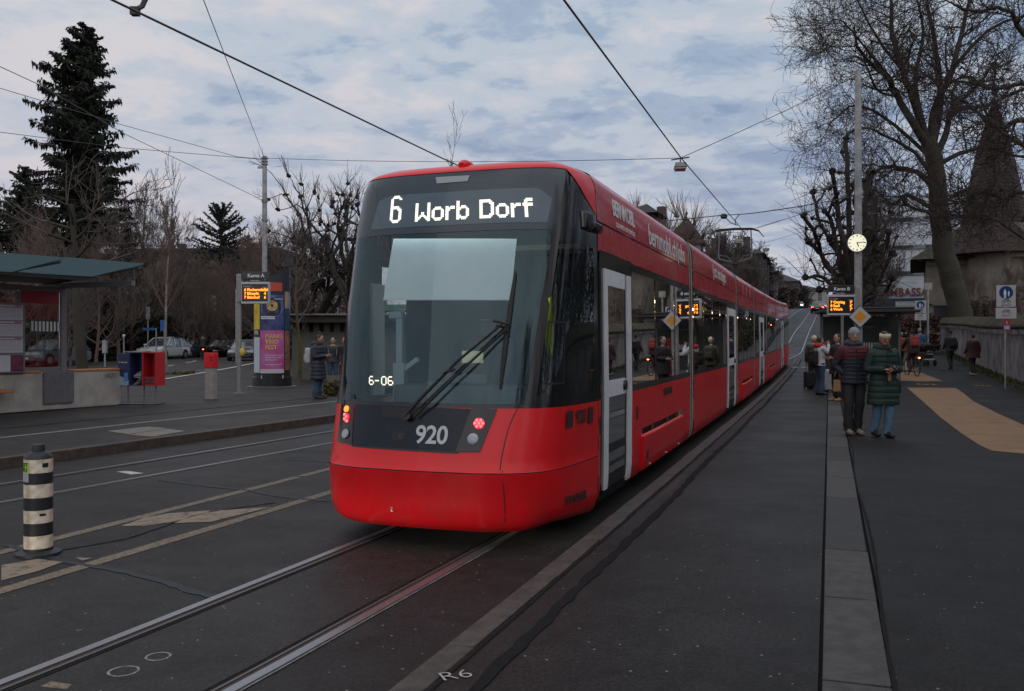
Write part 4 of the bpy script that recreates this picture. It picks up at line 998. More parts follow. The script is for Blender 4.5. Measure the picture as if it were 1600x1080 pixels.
# red box on concrete post
q = gnd(330, 624)
t = thing('red_post_box', q, R(-14), 'small bright red box on a square concrete post', 'post box')
b = MB(); b.box((0, 0, .42), (.25, .22, .84)); b.build('post', mat('post_concrete', (.30, .27, .25), .8, var=.2, vscale=8), t, bevel=.01)
b = MB(); b.box((0, 0, 1.07), (.29, .26, .42)); b.build('box', mat('red_box', (.62, .012, .02), .4), t, bevel=.015)
b = MB(); b.box((.08, -.1315, 1.15), (.10, .004, .025)); b.box((.08, -.1315, 1.08), (.06, .005, .05)); b.build('slot', M_ink, t)
# poster column
q = at(425, 31.2); q.z = gz(q.x, q.y)
t = thing('poster_column', q, R(12), 'round poster column with blue and pink posters and slanted black top', 'poster column')
RC = .62; Hc = zat(462, 31.2)-q.z
b = MB(); b.lathe([(RC+.05, 0), (RC+.05, .34), (RC, .36), (RC, Hc)], n=48); b.build('column_body', M_sign, t, smooth=30)
b = MB(); b.poly([(RC*math.cos(k*math.pi/16), RC*math.sin(k*math.pi/16), Hc) for k in range(32)], (0, 0, .2)); top = b.build('slanted_top', mat('column_top', (.016, .018, .022), .5), t)
for v in top.data.vertices:
    if v.co.z > Hc + .1: v.co.z = Hc + .62 + v.co.x*.62
def cyl(name, a0, a1, z0, z1, m, r=RC+.006, n=14, par=None):
    b = MB(); b.grid(lambda u, v: Vector((r*math.sin(a0+(a1-a0)*u), -r*math.cos(a0+(a1-a0)*u), z0+(z1-z0)*v)), n, 1, None); return b.build(name, m, par or t)
def colfn(a, z, r=RC+.012): return lambda x, y, zz: Vector((r*math.sin(a+x/r), -r*math.cos(a+x/r), z+y))
zP = .48; zM = zP + 1.48; zT = Hc
cyl('poster', -.62, .62+.12, zM, zT+.0, mat('poster_blue', (.055, .075, .22), .45, var=.8, vscale=3, col2=(.012, .018, .07)))
cyl('poster', -.62, .62+.12, zP, zM-.01, mat('poster_pink', (.42, .13, .33), .45, var=.25, vscale=2, col2=(.42, .045, .22)))
cyl('poster', -1.22, -.66, zM+.02, zT, mat('poster_yellow', (.60, .45, .02), .45, var=.4, vscale=4)); cyl('poster', -1.22, -.66, zP+.02, zM-.25, mat('poster_list', (.48, .55, .62), .5, var=.1, vscale=14))
cyl('poster', .80, 1.3, zM+.75, zT+.12, mat('poster_orange', (.50, .27, .05), .5, var=.5, vscale=2.5, col2=(.08, .22, .35))); cyl('poster', .80, 1.3, zP+.1, zM-.02, mat('poster_rust', (.30, .12, .06), .5, var=.5, vscale=5, col2=(.10, .07, .07)))
cyl('poster', .80, 1.3, zM+.02, zM+.72, mat('poster_navy', (.02, .05, .09), .5, var=.5))
cyl('poster_strip', -1.22, -.66, zM-.22, zM-.02, M_ink, RC+.008); text('poster_print', 'ITE', .17, M_signw, t, fn=colfn(-.93, zM-.10), extrude=0, bold=.003)
cyl('poster_strip', -.62, .74, zP, zP+.14, mat('poster_white_strip', (.50, .46, .50), .5), RC+.009)
# eye motif built of rings
def eye(r, cz_, m, rr, sx=1.0):
    b = MB(); b.lathe([(0.001, 0), (r, 0)], n=26); b.v = [tuple(colfn(.06+.0, cz_, rr)(x*sx, y, 0)) for x, y, z in b.v]; b.build('poster_print', m, t)
ez = zM + .80
eye(.40, ez, mat('eye_ring', (.10, .14, .34), .5, var=.6, vscale=9), RC+.008); eye(.31, ez-.02, M_ink, RC+.010); eye(.185, ez+.03, mat('eye_gold', (.48, .32, .12), .5, var=.5, vscale=12), RC+.012); eye(.05, ez+.03, M_ink, RC+.014)
b = MB(); fn_ = colfn(-.18, zM+.42, RC+.012); b.grid(lambda u, v: fn_(-.24+.48*u, -.05+.1*v, 0), 6, 1); b.build('poster_print', mat('label_white', (.55, .56, .6), .5), t)
text('poster_print', '12 WEEKS OF PAINT', .05, M_ink, t, fn=colfn(-.18, zM+.42, RC+.015), extrude=0)
text('poster_print', 'museum', .09, M_signw, t, fn=colfn(.42, zT-.14), extrude=0); 
for k, w_ in enumerate(('PIANO', 'TRIO', 'FEST')): text('poster_print', w_, .20, mat('print_yellow', (.62, .42, .05), .5), t, fn=colfn(-.32, zM-.22-k*.19), extrude=0, bold=.005, align='LEFT')
for k, (w_, l_) in enumerate((('Kammermusik im Yehudi', 0), ('Menuhin Forum Bern', 1), ('Helvetiaplatz 6', 2), ('www.pianotriofest.ch', 4))): text('poster_print', w_, .065, M_signw, t, fn=colfn(-.32, zM-.86-l_*.08), extrude=0, align='LEFT')
b = MB(); cyl('red_plate', -.12, .62, Hc+.12, Hc+.42, mat('red_plate', (.45, .06, .035), .5), RC+.008)
for a in (-.55, .66): 
    b = MB(); b.box((0, 0, 0), (.05, .05, .12)); o = b.build('catch', M_galv, t); o.location = (RC*math.sin(a)+.01, -RC*math.cos(a)-.05, .36)
b = MB(); b.poly([(1.0*math.cos(k*math.pi/12)*.85, 1.0*math.sin(k*math.pi/12)*.85, 0) for k in range(24)], (0, 0, .02)); b.build('column_plinth', M_conc, t)
# ------------------------------------------------------------------ tram shelter on the left
HL = math.atan2(.083, 1) + 0   # the island runs a little off the track line
SA = -(TH + math.atan(.085))   # rotation of the shelter
sb = gnd(190, 632.5); t = thing('tram_shelter', sb, SA, 'glass-roofed tram shelter with concrete wall and wooden seat ledges', 'shelter')
# local frame: y runs along the island away from the camera (wall end at y=0), x towards the tracks
M_wallc = mat('shelter_concrete', (.42, .40, .36), .85, var=.4, vscale=1.8, bump=.4, bscale=25, col2=(.28, .27, .245))
M_wood = mat('orange_wood', (.42, .16, .055), .55, var=.25, vscale=9, stretch=(8, 1, 8))
M_alu = mat('shelter_frame', (.15, .15, .16), .5, var=.1)
M_rg = glass('roof_glass', (.50, .64, .66), 1.6, .05)
M_rgm = mat('roof_glass_frosted', (.22, .33, .35), .25, coat=.5, var=.15, vscale=2)
b = MB(); b.box((-.25, -4.5, .43), (.5, 9, .86)); b.build('wall', M_wallc, t, bevel=.02)
for (y0, y1) in ((-.02, -.72), (-.74, -1.42), (-2.28, -3.5), (-3.56, -4.9)):
    b = MB(); b.box((-.20, (y0+y1)/2, .89), (.42, abs(y1-y0), .06)); b.build('seat_board', M_wood, t, bevel=.01)
for (y0, y1) in ((-3.25, -4.9),):
    b = MB(); b.box((.22, (y0+y1)/2, .50), (.40, abs(y1-y0), .07)); b.build('seat_board', M_wood, t, bevel=.01)
b = MB(); b.box((.03, -1.84, .52), (.05, .80, .74)); b.build('steel_plate', mat('steel_plate', (.13, .13, .135), .6, var=.15), t, bevel=.004)
text('graffiti', 'VEZI', .16, mat('graffiti_purple', (.13, .10, .16), .8), t, M=Matrix.Translation((.0115, -.36, .74)) @ Matrix.Rotation(R(90), 4, 'Z') @ Matrix.Rotation(R(90), 4, 'X'), extrude=0)
HR = 2.93
for y in (-1.52, -5.6, -9.5):
    b = MB(); b.box((-.25, y, HR/2+.35), (.13, .15, HR-.75)); b.build('post', M_alu, t, bevel=.01)
    b = MB(); b.box((.55, y, HR-.02), (3.0, .10, .12)); b.build('roof_beam', M_alu, t, bevel=.01)
b = MB(); b.box((-.25, -5.5, HR-.12), (.12, 8.0, .12)); b.box((-.25, -5.5, .96), (.08, 8.0, .05)); b.build('frame_rail', M_alu, t)
for y in (-2.65, -3.72): b = MB(); b.box((-.25, y, 1.85), (.05, .06, 1.75)); b.build('mullion', M_alu, t)
M_shg = glass('shelter_glass', (.72, .74, .74), 1.45, .01)
for (y0, y1) in ((-1.60, -2.62), (-2.68, -3.69), (-3.75, -5.5), (-5.7, -7.4), (-7.45, -9.4)):
    b = MB(); b.box((-.25, (y0+y1)/2, 1.9), (.012, abs(y1-y0), 1.80)); b.build('glass_pane', M_shg, t)
b = MB(); b.box((-.235, -2.12, 2.62), (.012, 1.0, .30)); b.build('red_band', mat('shelter_red', (.26, .008, .02), .5), t)
for k in range(8): b = MB(); b.box((-.232, -1.64-k*.098, 1.94), (.01, .052, .23)); b.build('safety_stripe', mat('stripe_white', (.55, .60, .60), .5), t)
tt = MB(); tt.box((.02, -3.12, 1.66), (.10, .78, 1.56)); tt.build('timetable_case', M_alu, t, bevel=.01)
M_tt = mat('timetable_paper', (.50, .50, .54), .5, var=.12, vscale=40)
for k, z in enumerate((2.22, 1.86, 1.50)):
    b = MB(); b.box((.076, -3.12, z), (.012, .64, .33)); b.build('timetable', M_tt, t)
    b = MB(); b.box((.084, -3.12, z+.12), (.006, .60, .018)); b.box((.084, -2.92, z+.148), (.006, .16, .02)); b.build('timetable_heading', mat('heading_red', (.35, .03, .05), .5), t)
    b = MB(); [b.box((.0835, -3.12, z+.08-j*.028), (.004, .56, .008)) for j in range(8)]; b.build('timetable_rows', mat('print_grey', (.30, .30, .33), .6), t)
b = MB(); b.box((.076, -3.27, 1.10), (.012, .34, .36)); b.build('timetable', M_tt, t)
b = MB(); b.box((.076, -2.94, 1.10), (.012, .30, .36)); b.build('timetable_notice', mat('notice_maroon', (.14, .03, .06), .5, var=.4), t)
# roof: overlapping leaves, glass towards the tracks and a dull ceiling behind
M_frost = bpy.data.materials.new('frosted_glass'); M_frost.use_nodes = True; nt_ = M_frost.node_tree; nt_.nodes.clear()
o_ = nt_.nodes.new('ShaderNodeOutputMaterial'); tl = nt_.nodes.new('ShaderNodeBsdfTranslucent'); tl.inputs[0].default_value = (.26, .40, .42, 1); df_ = nt_.nodes.new('ShaderNodeBsdfDiffuse'); df_.inputs[0].default_value = (.22, .28, .30, 1); mx_ = nt_.nodes.new('ShaderNodeMixShader'); mx_.inputs[0].default_value = .3
tl.inputs[0].default_value = (.33, .42, .44, 1)
nt_.links.new(tl.outputs[0], mx_.inputs[1]); nt_.links.new(df_.outputs[0], mx_.inputs[2]); nt_.links.new(mx_.outputs[0], o_.inputs[0])
for k in range(5):
    y0 = -1.45 - k*2.05; y1 = y0 - 2.12; dz = .05*(k % 2); b = MB()
    b.poly([(.75, y1, HR+.13-dz), (.75, y0, HR+.17-dz), (2.35, y0-.05, HR+.40-dz), (2.35, y1, HR+.36-dz)], (0, 0, .02)); b.build('roof_pane', M_frost, t)
    b = MB(); b.poly([(-1.2, y1, HR+.05-dz), (-1.2, y0+.35, HR+.08-dz), (.74, y0+.1, HR+.17-dz), (.74, y1, HR+.13-dz)], (0, 0, .03)); b.build('ceiling_panel', mat('ceiling_grey', (.16, .15, .15), .7), t)
    b = MB(); b.tube([(-1.2, y0-.02, HR), (2.25, y0-.08, HR+.33-dz)], .03, 4); b.build('roof_rib', M_alu, t)
b = MB(); b.box((.74, -6.3, HR+.10), (.07, 9.6, .08)); b.build('roof_beam', M_alu, t)
# ------------------------------------------------------------------ public kiosk building behind the waiting people
Yk = 36.
kb = at(505, Yk); kx0 = (456-800)/F*Yk; kx1 = (565-800)/F*Yk + 3.5
t = thing('kiosk_building', (kx0, Yk, gz(kx0, Yk)), R(-2), 'low grey concrete kiosk with slatted vents under a dark flat roof', 'kiosk')
wd = kx1-kx0; zr = zat(490, Yk)-gz(kx0, Yk)
M_kw = mat('kiosk_wall', (.115, .115, .10), .85, var=.2, vscale=2)
b = MB(); b.box((wd/2, 1.5, zr*.36), (wd, 3, zr*.72)); b.build('wall', M_kw, t)
b = MB(); b.box((wd/2, 1.6, zr*.80), (wd-.3, 2.6, zr*.25)); b.build('vent_recess', M_ink, t)
for k in range(int(wd/.42)):
    b = MB(); b.box((0, 0, 0), (.24, .12, zr*.14)); o = b.build('vent_post', M_kw, t); o.location = (.15+k*.42, .08, zr*.79)
b = MB(); b.box((wd/2, 1.3, zr*.91), (wd+.5, 4.0, zr*.10)); b.build('roof_edge', mat('roof_brown', (.045, .038, .036), .7), t)
b = MB(); b.box((wd/2, 1.2, zr*.975), (wd+.7, 4.2, .06)); b.build('roof_sheet', M_zinc, t)
b = MB(); b.box((wd/2+1.2, .4, zr+.14), (2.4, 2, .12)); b.box((wd/2+1.5, .5, zr+.27), (1.7, 1.6, .14)); b.build('green_canopy', mat('canopy_green', (.03, .14, .09), .5), t)
b = MB(); b.box((wd/2-.05, -.03, zr*.5+.35), (.14, .02, .26)); b.build('blue_notice', mat('notice_blue', (.10, .2, .5), .5), t)
b = MB(); b.box((0, 0, .48), (1.6, .12, .14)); b.box((-.35, 0, .22), (.18, .16, .44)); b.box((.6, 0, .22), (.18, .16, .44)); o = b.build('rail_barrier', mat('weathered_wood', (.13, .12, .09), .8)); o.location = at(536, 27); o.rotation_euler = (0, 0, R(-4)); tag(o, 'low weathered timber rail between waiting woman and tram', 'barrier')
# signs on the far pavement
def small_post(px, Y, h, lbl, cap=None, panel=None, name='post', cat='post'):
    t = thing(name, at(px, Y), 0, lbl, cat); b = MB(); b.tube([(0, 0, 0), (0, 0, h)], .05, 8); b.build('pole', M_galv, t)
    if cap: b = MB(); b.box((0, 0, h+.05), (.12, .12, .14)); b.build('cap', cap, t)
    if panel: b = MB(); b.box(panel[0], panel[1]); b.build('panel', panel[2], t)
    return t
M_blue = mat('sign_blue', (.02, .10, .32), .4)
small_post(193.5, 58, 1.7, 'thin metal post on the far pavement left of the cars', M_signw)
t = small_post(164, 52, 1.1, 'short grey post with a pale top left of newspaper boxes', None, ((0, 0, 1.15), (.24, .2, .75), M_galv))
t = small_post(244, 62, 2.2, 'blue street name sign on a post behind the white car', None, ((-.45, 0, 2.15), (1.0, .04, .16), M_blue), 'street_sign', 'sign')
t = small_post(231, 63, 3.6, 'grey post with back of a sign behind the white car', None, ((0, 0, 3.3), (.3, .04, .9), M_galv), 'traffic_sign', 'sign')
t = small_post(257, 60, 2.6, 'blue and white parking sign beside the thin birch tree', None, ((-.05, -.06, 2.35), (.42, .03, .75), M_blue), 'parking_sign', 'sign')
t = small_post(369, 56, 4.6, 'thin dark pole behind the Kante A sign post', None, None)
# ------------------------------------------------------------------ right side: path sign, shelter, wall
def path_sign(px, Y, lbl, sc=1.0):
    q = at(px, Y); t = thing('path_sign', q, R(-10), lbl, 'road sign', 'blue footpath signs')
    b = MB(); b.tube([(0, 0, 0), (0, 0, 3.22*sc)], .032, 10); b.build('pole', M_galv, t, smooth=40)
    b = MB(); b.box((0, -.05, 2.92*sc), (.56, .02, .68)); b.build('sign_panel', mat('panel_white', (.42, .42, .43), .5), t, bevel=.004)
    b = MB(); b.lathe([(0.001, 0), (.205, 0)], n=32); o = b.build('blue_disc', M_blue, t); o.matrix_local = facing((0, -.062, 3.03*sc))
    b = MB()
    for (x, s_) in ((-.035, 1.0), (.075, .62)):
        b.ball((x, -.066, 3.0*sc+.105*s_), (.024*s_, .002, .028*s_), 8); b.box((x, -.066, 3.0*sc+.02*s_), (.075*s_, .002, .11*s_)); b.box((x-.018*s_, -.066, 3.0*sc-.085*s_), (.024*s_, .002, .13*s_)); b.box((x+.02*s_, -.066, 3.0*sc-.085*s_), (.024*s_, .002, .13*s_))
    b.build('figures', M_signw, t)
    def bike(z, s_):
        b = MB()
        for x in (-.09, .09): b.tube([(x*s_+.05*s_*math.cos(k*math.pi/6), -.064, z+.05*s_*math.sin(k*math.pi/6)) for k in range(13)], .006, 4)
        b.tube([(-.09*s_, -.064, z), (-.03*s_, -.064, z+.08*s_), (.07*s_, -.064, z+.08*s_), (.09*s_, -.064, z)], .006, 4); b.tube([(-.03*s_, -.064, z+.08*s_), (.0, -.064, z), (.07*s_, -.064, z+.08*s_)], .006, 4); b.build('bicycle_symbol', M_ink, t)
    bike(2.74*sc, .9); text('sign_words', 'gestattet', .08, M_ink, t, M=facing((0, -.063, 2.64*sc)), extrude=.0005)
    b = MB(); b.box((0, -.05, 2.38*sc), (.60, .02, .34)); b.build('lower_panel', MATS['panel_white'], t, bevel=.004); bike(2.42*sc, .9); text('sign_words', 'umfahren', .07, M_ink, t, M=facing((0, -.063, 2.30*sc)), extrude=.0005)
    return t
t = path_sign(1571, 28.2, 'nearer blue footpath sign with red route plate, right edge')
b = MB(); b.box((.02, -.05, 2.02), (.21, .02, .36)); b.build('route_plate', mat('route_red', (.32, .03, .06), .5), t)
b = MB(); b.box((.02, -.063, 1.93), (.15, .004, .11)); b.build('route_patch', mat('route_blue', (.25, .45, .7), .5), t); text('route_number', '1', .16, M_signw, t, M=facing((.02, -.063, 2.08)), extrude=.0005)
path_sign(1438, 48, 'farther blue footpath sign in front of the white building', 1.0)
small_post(1450, 47, 4.2, 'grey post with pale funnel shape beside the farther path sign', None, ((0, 0, 4.0), (.4, .1, .35), M_galv), 'street_post')
# boundary wall: rendered stones below moss-grown tile coping
WT = pl([-40, 10, 35, 61, 75], [5.2, 5.5, 6.2, 7.35, 7.9])
t = thing('boundary_wall', P(WT(30), 30, 0), 0, 'long stained garden wall with mossy tile coping on the right', 'wall'); wo = t.location.copy()
M_gw1 = mat('garden_wall', (.30, .275, .26), .9, var=.55, vscale=.9, bump=.5, bscale=14, col2=(.075, .07, .065))
M_gw2 = mat('garden_wall_b', (.25, .25, .265), .9, var=.55, vscale=1.1, bump=.5, bscale=14, col2=(.08, .065, .06))
M_moss = mat('mossy_tile', (.085, .088, .022), .95, var=.6, vscale=5, bump=.6, bscale=20, col2=(.032, .028, .024))
M_moss2 = mat('mossy_tile_b', (.040, .036, .028), .95, var=.5, vscale=6, bump=.6, bscale=20)
for k in range(-14, 24):
    s0, s1 = 14+k*2.5, 16.5+k*2.5
    if s0 > 73: break
    b = MB(); a = [P(WT(s0), s0+.01), P(WT(s0)+.4, s0+.01), P(WT(s1)+.4, s1-.01), P(WT(s1), s1-.01)]; zb = min(p.z for p in a)
    a = [Vector((p.x, p.y, p.z)) - wo for p in a]; b.poly([p for p in a], (0, 0, 1.95 + .14)); b.build('wall_panel', random.choice((M_gw1, M_gw2)), t)
s0 = 14.
while s0 < 74:
    w_ = .44; s1 = s0 + w_; b = MB()
    o_ = random.uniform(-.02, .02); q = []
    for (dt, dz) in ((-.22, 1.95+.0), (-.22, 2.02), (.2, 2.40), (.62, 2.02), (.62, 1.95)): q.append((dt, dz + .14 + o_*.5))
    r1 = [P(WT(s0)+dt, s0+.02, dz)-wo for dt, dz in q]; r2 = [P(WT(s1)+dt, s1-.02, dz)-wo for dt, dz in q]
    b.loft([r1, r2], None); b.build('coping_tile', random.choice((M_moss, M_moss, M_moss2)), t)
    b = MB(); b.box(P(WT(s0)-.10, s0+.1, 1.93)-wo, (.2, .12, .16), rz=-TH); b.build('coping_bracket', M_gw2, t)
    s0 = s1
# strip of earth and weeds at the foot
b = MB(); vs = []
for k in range(2400):
    s_ = 16 + 50*random.random()**1.0; d = random.random()**2*.5; p = P(WT(s_)-d, s_, .14); h = random.uniform(.04, .22)*(1-d); a = random.uniform(0, 6.3)
    b.add([p+Vector((math.cos(a)*.03, math.sin(a)*.03, 0)), p-Vector((math.cos(a)*.03, math.sin(a)*.03, 0)), p+Vector((random.uniform(-.08, .08), random.uniform(-.08, .08), h))], [(0, 1, 2)])
tag(b.build('weeds', mat('weeds', (.06, .065, .02), .9, var=.4, vscale=3)), 'weeds and moss along the foot of the garden wall', 'weeds', None, 'stuff')
sheet('verge_strip', lambda s: WT(s)-.45, lambda s: WT(s)+.1, 16, 66, .146, M_earth)
sheet('garden', lambda s: WT(s)+.4, 60, 10, 180, .30, mat('garden_ground', (.05, .045, .028), .9, var=.4, vscale=1))
# bus shelter / ticket corner beyond the clock mast
Ys = 33.
q = at(1362, Ys); t = thing('far_shelter', q, R(-12), 'dark glass stop shelter behind the clock mast with red post', 'shelter')
b = MB(); b.box((-.2, 0, 2.55), (3.4, 1.7, .10)); b.box((-.2, 0, 2.66), (3.0, 1.4, .08)); b.build('roof', M_dark, t, bevel=.02)
for x in (-1.7, -.55, 1.05):
    b = MB(); b.box((x, .5, 1.27), (.09, .09, 2.5)); b.build('post', M_alu, t)
for (x, w_) in ((-1.12, 1.05), (.25, 1.5)): b = MB(); b.box((x, .5, 1.4), (w_, .02, 2.0)); b.build('glass_pane', mat('dim_glass', (.05, .06, .055), .12, coat=.5), t)
for k in range(6): b = MB(); b.box((-.18+k*.09, .48, 1.32), (.045, .01, .20)); b.build('safety_stripe', MATS['stripe_white'], t)
b = MB(); b.box((.42, .3, .85), (.24, .24, 1.7)); b.build('red_post', mat('post_red', (.20, .012, .015), .5), t)
b = MB(); b.box((0, .47, 1.95), (1.3, .03, .42)); b.build('notice_board', M_ink, t); text('notice_words', 'Helvetiaplatz', .13, M_zinc, t, M=facing((-.1, .45, 2.03)), extrude=.001)
b = MB(); b.box((-.0, .44, 1.05), (.5, .03, .12)); b.build('white_notice', M_signw, t)
# a low bench wall / planter in front of shelter end
# far pole on the platform
small_post(1316, 30, 3.3, 'thin grey post left of the clock mast', None, None)
# ------------------------------------------------------------------ buildings
M_wd = mat('window_dark', (.025, .03, .035), .15, coat=.4)
def house(name, loc, rz, w, d, h, lbl, wall, roofm, roof='hip', rh=3, over=.5, rows=3, cols=4, ww=1.0, wh=1.5, chim=1, cat='building', inset=1.2):
    t = thing(name, loc, rz, lbl, cat)
    b = MB(); b.box((0, d/2, h/2), (w, d, h)); b.build('wall', wall, t)
    o = over; b = MB()
    if roof == 'hip':
        k = min(w, d)/2*.92
        b.add([(-w/2-o, -o, h), (w/2+o, -o, h), (w/2+o, d+o, h), (-w/2-o, d+o, h), (-w/2+k, d/2, h+rh), (w/2-k, d/2, h+rh)], [(0, 1, 5, 4), (1, 2, 5), (2, 3, 4, 5), (3, 0, 4), (3, 2, 1, 0)])
    elif roof == 'gable':
        b.add([(-w/2-o, -o, h), (w/2+o, -o, h), (w/2+o, d+o, h), (-w/2-o, d+o, h), (-w/2-o, d/2, h+rh), (w/2+o, d/2, h+rh)], [(0, 1, 5, 4), (1, 2, 5), (2, 3, 4, 5), (3, 0, 4), (3, 2, 1, 0)])
    else:
        b.box((0, d/2, h+.2), (w+o, d+o, .4))
    rf = b.build('roof', roofm, t)
    for i in range(chim):
        b = MB(); b.box((0, 0, 0), (.8, .8, 2.0)); c = b.build('chimney', wall, rf); c.location = (-w*.2+i*w*.45, d*.5, h+rh*.8+.6)
    if rows:
        wb = MB(); wb.box((0, 0, 0), (ww, .10, wh)); me = wb.mesh('window', M_wd); fb = MB(); fb.box((0, -.03, -wh/2-.05), (ww+.2, .14, .1)); fb.box((0, -.02, 0), (.06, .13, wh)); fb.box((0, -.02, wh/2+.05), (ww+.2, .1, .1)); fm = fb.mesh('window_frame', MATS['window_trim'])
        for r_ in range(rows):
            for c in range(cols):
                x = -w/2 + w*(c+.5)/cols; z = h*(r_+.55)/rows
                o_ = bpy.data.objects.new('window', me); link(o_, t); o_.location = (x, -.02, z); f_ = bpy.data.objects.new('window_frame', fm); link(f_, o_)
                if d > 6 and c < 3:
                    o_ = bpy.data.objects.new('window', me); link(o_, t); o_.location = (w/2+.02, d*(c+.5)/3, z); o_.rotation_euler = (0, 0, R(90)); f_ = bpy.data.objects.new('window_frame', fm); link(f_, o_)
    return t
mat('window_trim', (.22, .22, .21), .7)
M_rooft = mat('roof_tiles', (.055, .038, .034), .85, var=.35, vscale=3, bump=.4, bscale=12); M_roofd = mat('roof_slate', (.032, .034, .038), .8, var=.3, vscale=2, bump=.3, bscale=10)
M_wbrown = mat('wall_dim_brown', (.075, .062, .058), .9, var=.3, vscale=.6); M_wpale = mat('wall_pale', (.34, .33, .31), .9, var=.15, vscale=.8); M_wsand = mat('wall_sand', (.20, .18, .15), .9, var=.25, vscale=.8, bump=.4, bscale=6)
M_wwhite = mat('wall_white', (.52, .55, .60), .85, var=.08, vscale=.5)
def bat(px, Y, off=0): 
    x = (px-800)/F*Y; return Vector((x, Y, gz(x, Y, 0) - .2))
# left background
house('apartment_block', bat(300, 98), R(-4), 19, 12, zat(394, 98)-bat(300, 98).z, 'long dim brown apartment block behind bare trees on the left', M_wbrown, M_roofd, 'flat', 0, .6, 3, 7, 1.1, 1.5, 2)
house('villa', bat(176, 88), R(6), 7, 9, 7.5, 'pale villa gable half hidden behind the dark spruce', M_wpale, M_rooft, 'gable', 2.5, .5, 2, 3)
house('garden_house', bat(332, 80), R(0), 5, 5, 3.2, 'small pale garden house behind the dark hedge', M_wpale, M_roofd, 'hip', 1.3, .4, 1, 2)
# behind the tram on the left of the avenue
ty = 82.
def left_house(px, Y, ytop, yeave, w, d, rz, lbl, wall, roofm, roof, **k):
    q = bat(px, Y); return house('house', q, rz, w, d, zat(yeave, Y)-q.z, lbl, wall, roofm, roof, zat(ytop, Y)-zat(yeave, Y), **k)
left_house(1003, 62, 314, 334, 1.5, 3, R(-20), 'black-roofed house corner rising just above the tram roof', M_wbrown, M_roofd, 'hip', rows=0, chim=0)
left_house(1036, 92, 362, 392, 4, 8, R(-19.5), 'brown tiled house beside the turret behind the tram', M_wbrown, M_rooft, 'hip', rows=2, cols=3)
q = bat(1073, ty); t = thing('turret', q, R(-19.5), 'square white-walled turret with tiled pyramid roof and finial behind tram', 'turret')
hz_ = zat(384, ty)-q.z; b = MB(); b.box((0, 0, hz_/2), (2.7, 2.7, hz_)); b.build('wall', M_wpale, t)
b = MB(); o = 1.85; b.add([(-o, -o, hz_), (o, -o, hz_), (o, o, hz_), (-o, o, hz_), (0, 0, zat(338, ty)-q.z)], [(0, 1, 4), (1, 2, 4), (2, 3, 4), (3, 0, 4), (3, 2, 1, 0)]); b.build('roof', M_rooft, t)
zt_ = zat(338, ty)-q.z; b = MB(); b.tube([(0, 0, zt_-.1), (0, 0, zt_+.5)], .05, 6); b.ball((0, 0, zt_+.25), .12, 8); b.build('finial', M_dark, t)
b = MB(); b.box((1.37, 0, hz_-1.0), (.03, 1.0, 1.1)); b.build('window', M_wd, t)
b = MB(); b.tube([(0, 0, 0), (0, 0, 2.2)], .45, 8); o = b.build('chimney_stack', mat('chimney_brick', (.09, .07, .065), .9)); o.location = (((1034-800)/F)*80, 80, zat(362, 80)); tag(o, 'dark round chimney stack left of the turret', 'chimney')
left_house(1128, 108, 376, 398, 9, 16, R(-19.5), 'large grey mansard-roofed house behind the pantograph', M_wbrown, M_roofd, 'hip', rows=3, cols=5, chim=2)
left_house(1189, 150, 402, 425, 4, 14, R(-19.5), 'narrow house with steep gable on the avenue', M_wbrown, M_roofd, 'hip', rows=3, cols=2)
q = bat(1178, 120); b = MB(); b.box((0, 0, 0), (1.7, .4, 1.7)); o = b.build('white_sign_panel', M_wwhite); o.location = (q.x, 120, zat(414, 120)); tag(o, 'small white square panel on the tree-dark slope right of pantograph', 'sign panel')
left_house(1250, 250, 442, 455, 14, 20, R(-19.5), 'distant pale house at the top of the avenue', M_wpale, M_roofd, 'hip', rows=3, cols=4)
left_house(1222, 230, 425, 440, 8, 20, R(-19.5), 'distant spired roof above the avenue trees', M_wbrown, M_roofd, 'hip', rows=0)
# right side: white AMBASSADOR block
Ya = 100.; q = bat(1372, Ya); xw = (1482-1372)/F*Ya; hA = zat(298, Ya)-q.z
t = thing('white_building', q, R(-22), 'tall white building with AMBASSADOR lettering over a blue canopy', 'building')
b = MB(); b.box((xw/2+2, 8, hA/2+1), (xw+4, 16, hA-3.2)); b.build('wall', M_wwhite, t)
b = MB(); b.box((xw/2+2, 8.5, 1.7), (xw+3.6, 15, 3.6)); b.build('ground_floor', mat('shop_front', (.12, .12, .13), .5), t)
for py in (345, 388, 428):
    z = zat(py, Ya)-q.z; b = MB(); b.box((xw/2+2, -.05, z), (xw+4.02, .2, .45)); b.build('window_band', mat('band_grey', (.22, .24, .26), .7), t)
    for k in range(3): b = MB(); b.box((2.6+k*3.2, -.17, z+.02), (2.0, .06, .30)); b.build('window', M_wd, t)
zb = zat(477, Ya)-q.z; b = MB(); b.box((xw/2+1.5, -.7, zb), (xw+3.2, 1.6, 1.3)); b.build('canopy', mat('canopy_navy', (.03, .05, .08), .5), t)
text('building_name', 'AMBASSADOR', 1.25, mat('name_red', (.20, .035, .045), .6), t, M=facing((3.95, -.12, zat(458, Ya)-q.z)), extrude=.05, bold=.012, xscale=.86)
text('canopy_name', 'Restaurant', .5, M_signw, t, M=facing((2.9, -1.52, zb)), extrude=.01)
for x, w_ in ((2.85, 2.2), (6.3, 2.2)): b = MB(); b.box((x, -1.51, zb), (w_, .02, .62)); b.build('canopy_panel', mat('panel_pale', (.34, .38, .42), .5), t)
b = MB(); b.lathe([(0.001, 0), (.42, 0), (.42, .05)], n=20); o = b.build('yellow_emblem', mat('emblem_yellow', (.45, .38, .03), .5), t); o.matrix_local = facing((4.55, -1.53, zb))
for x in (3.1, 6.2): b = MB(); b.box((x, -.2, 1.7), (.9, .5, 3.5)); b.build('pillar', M_wwhite, t)
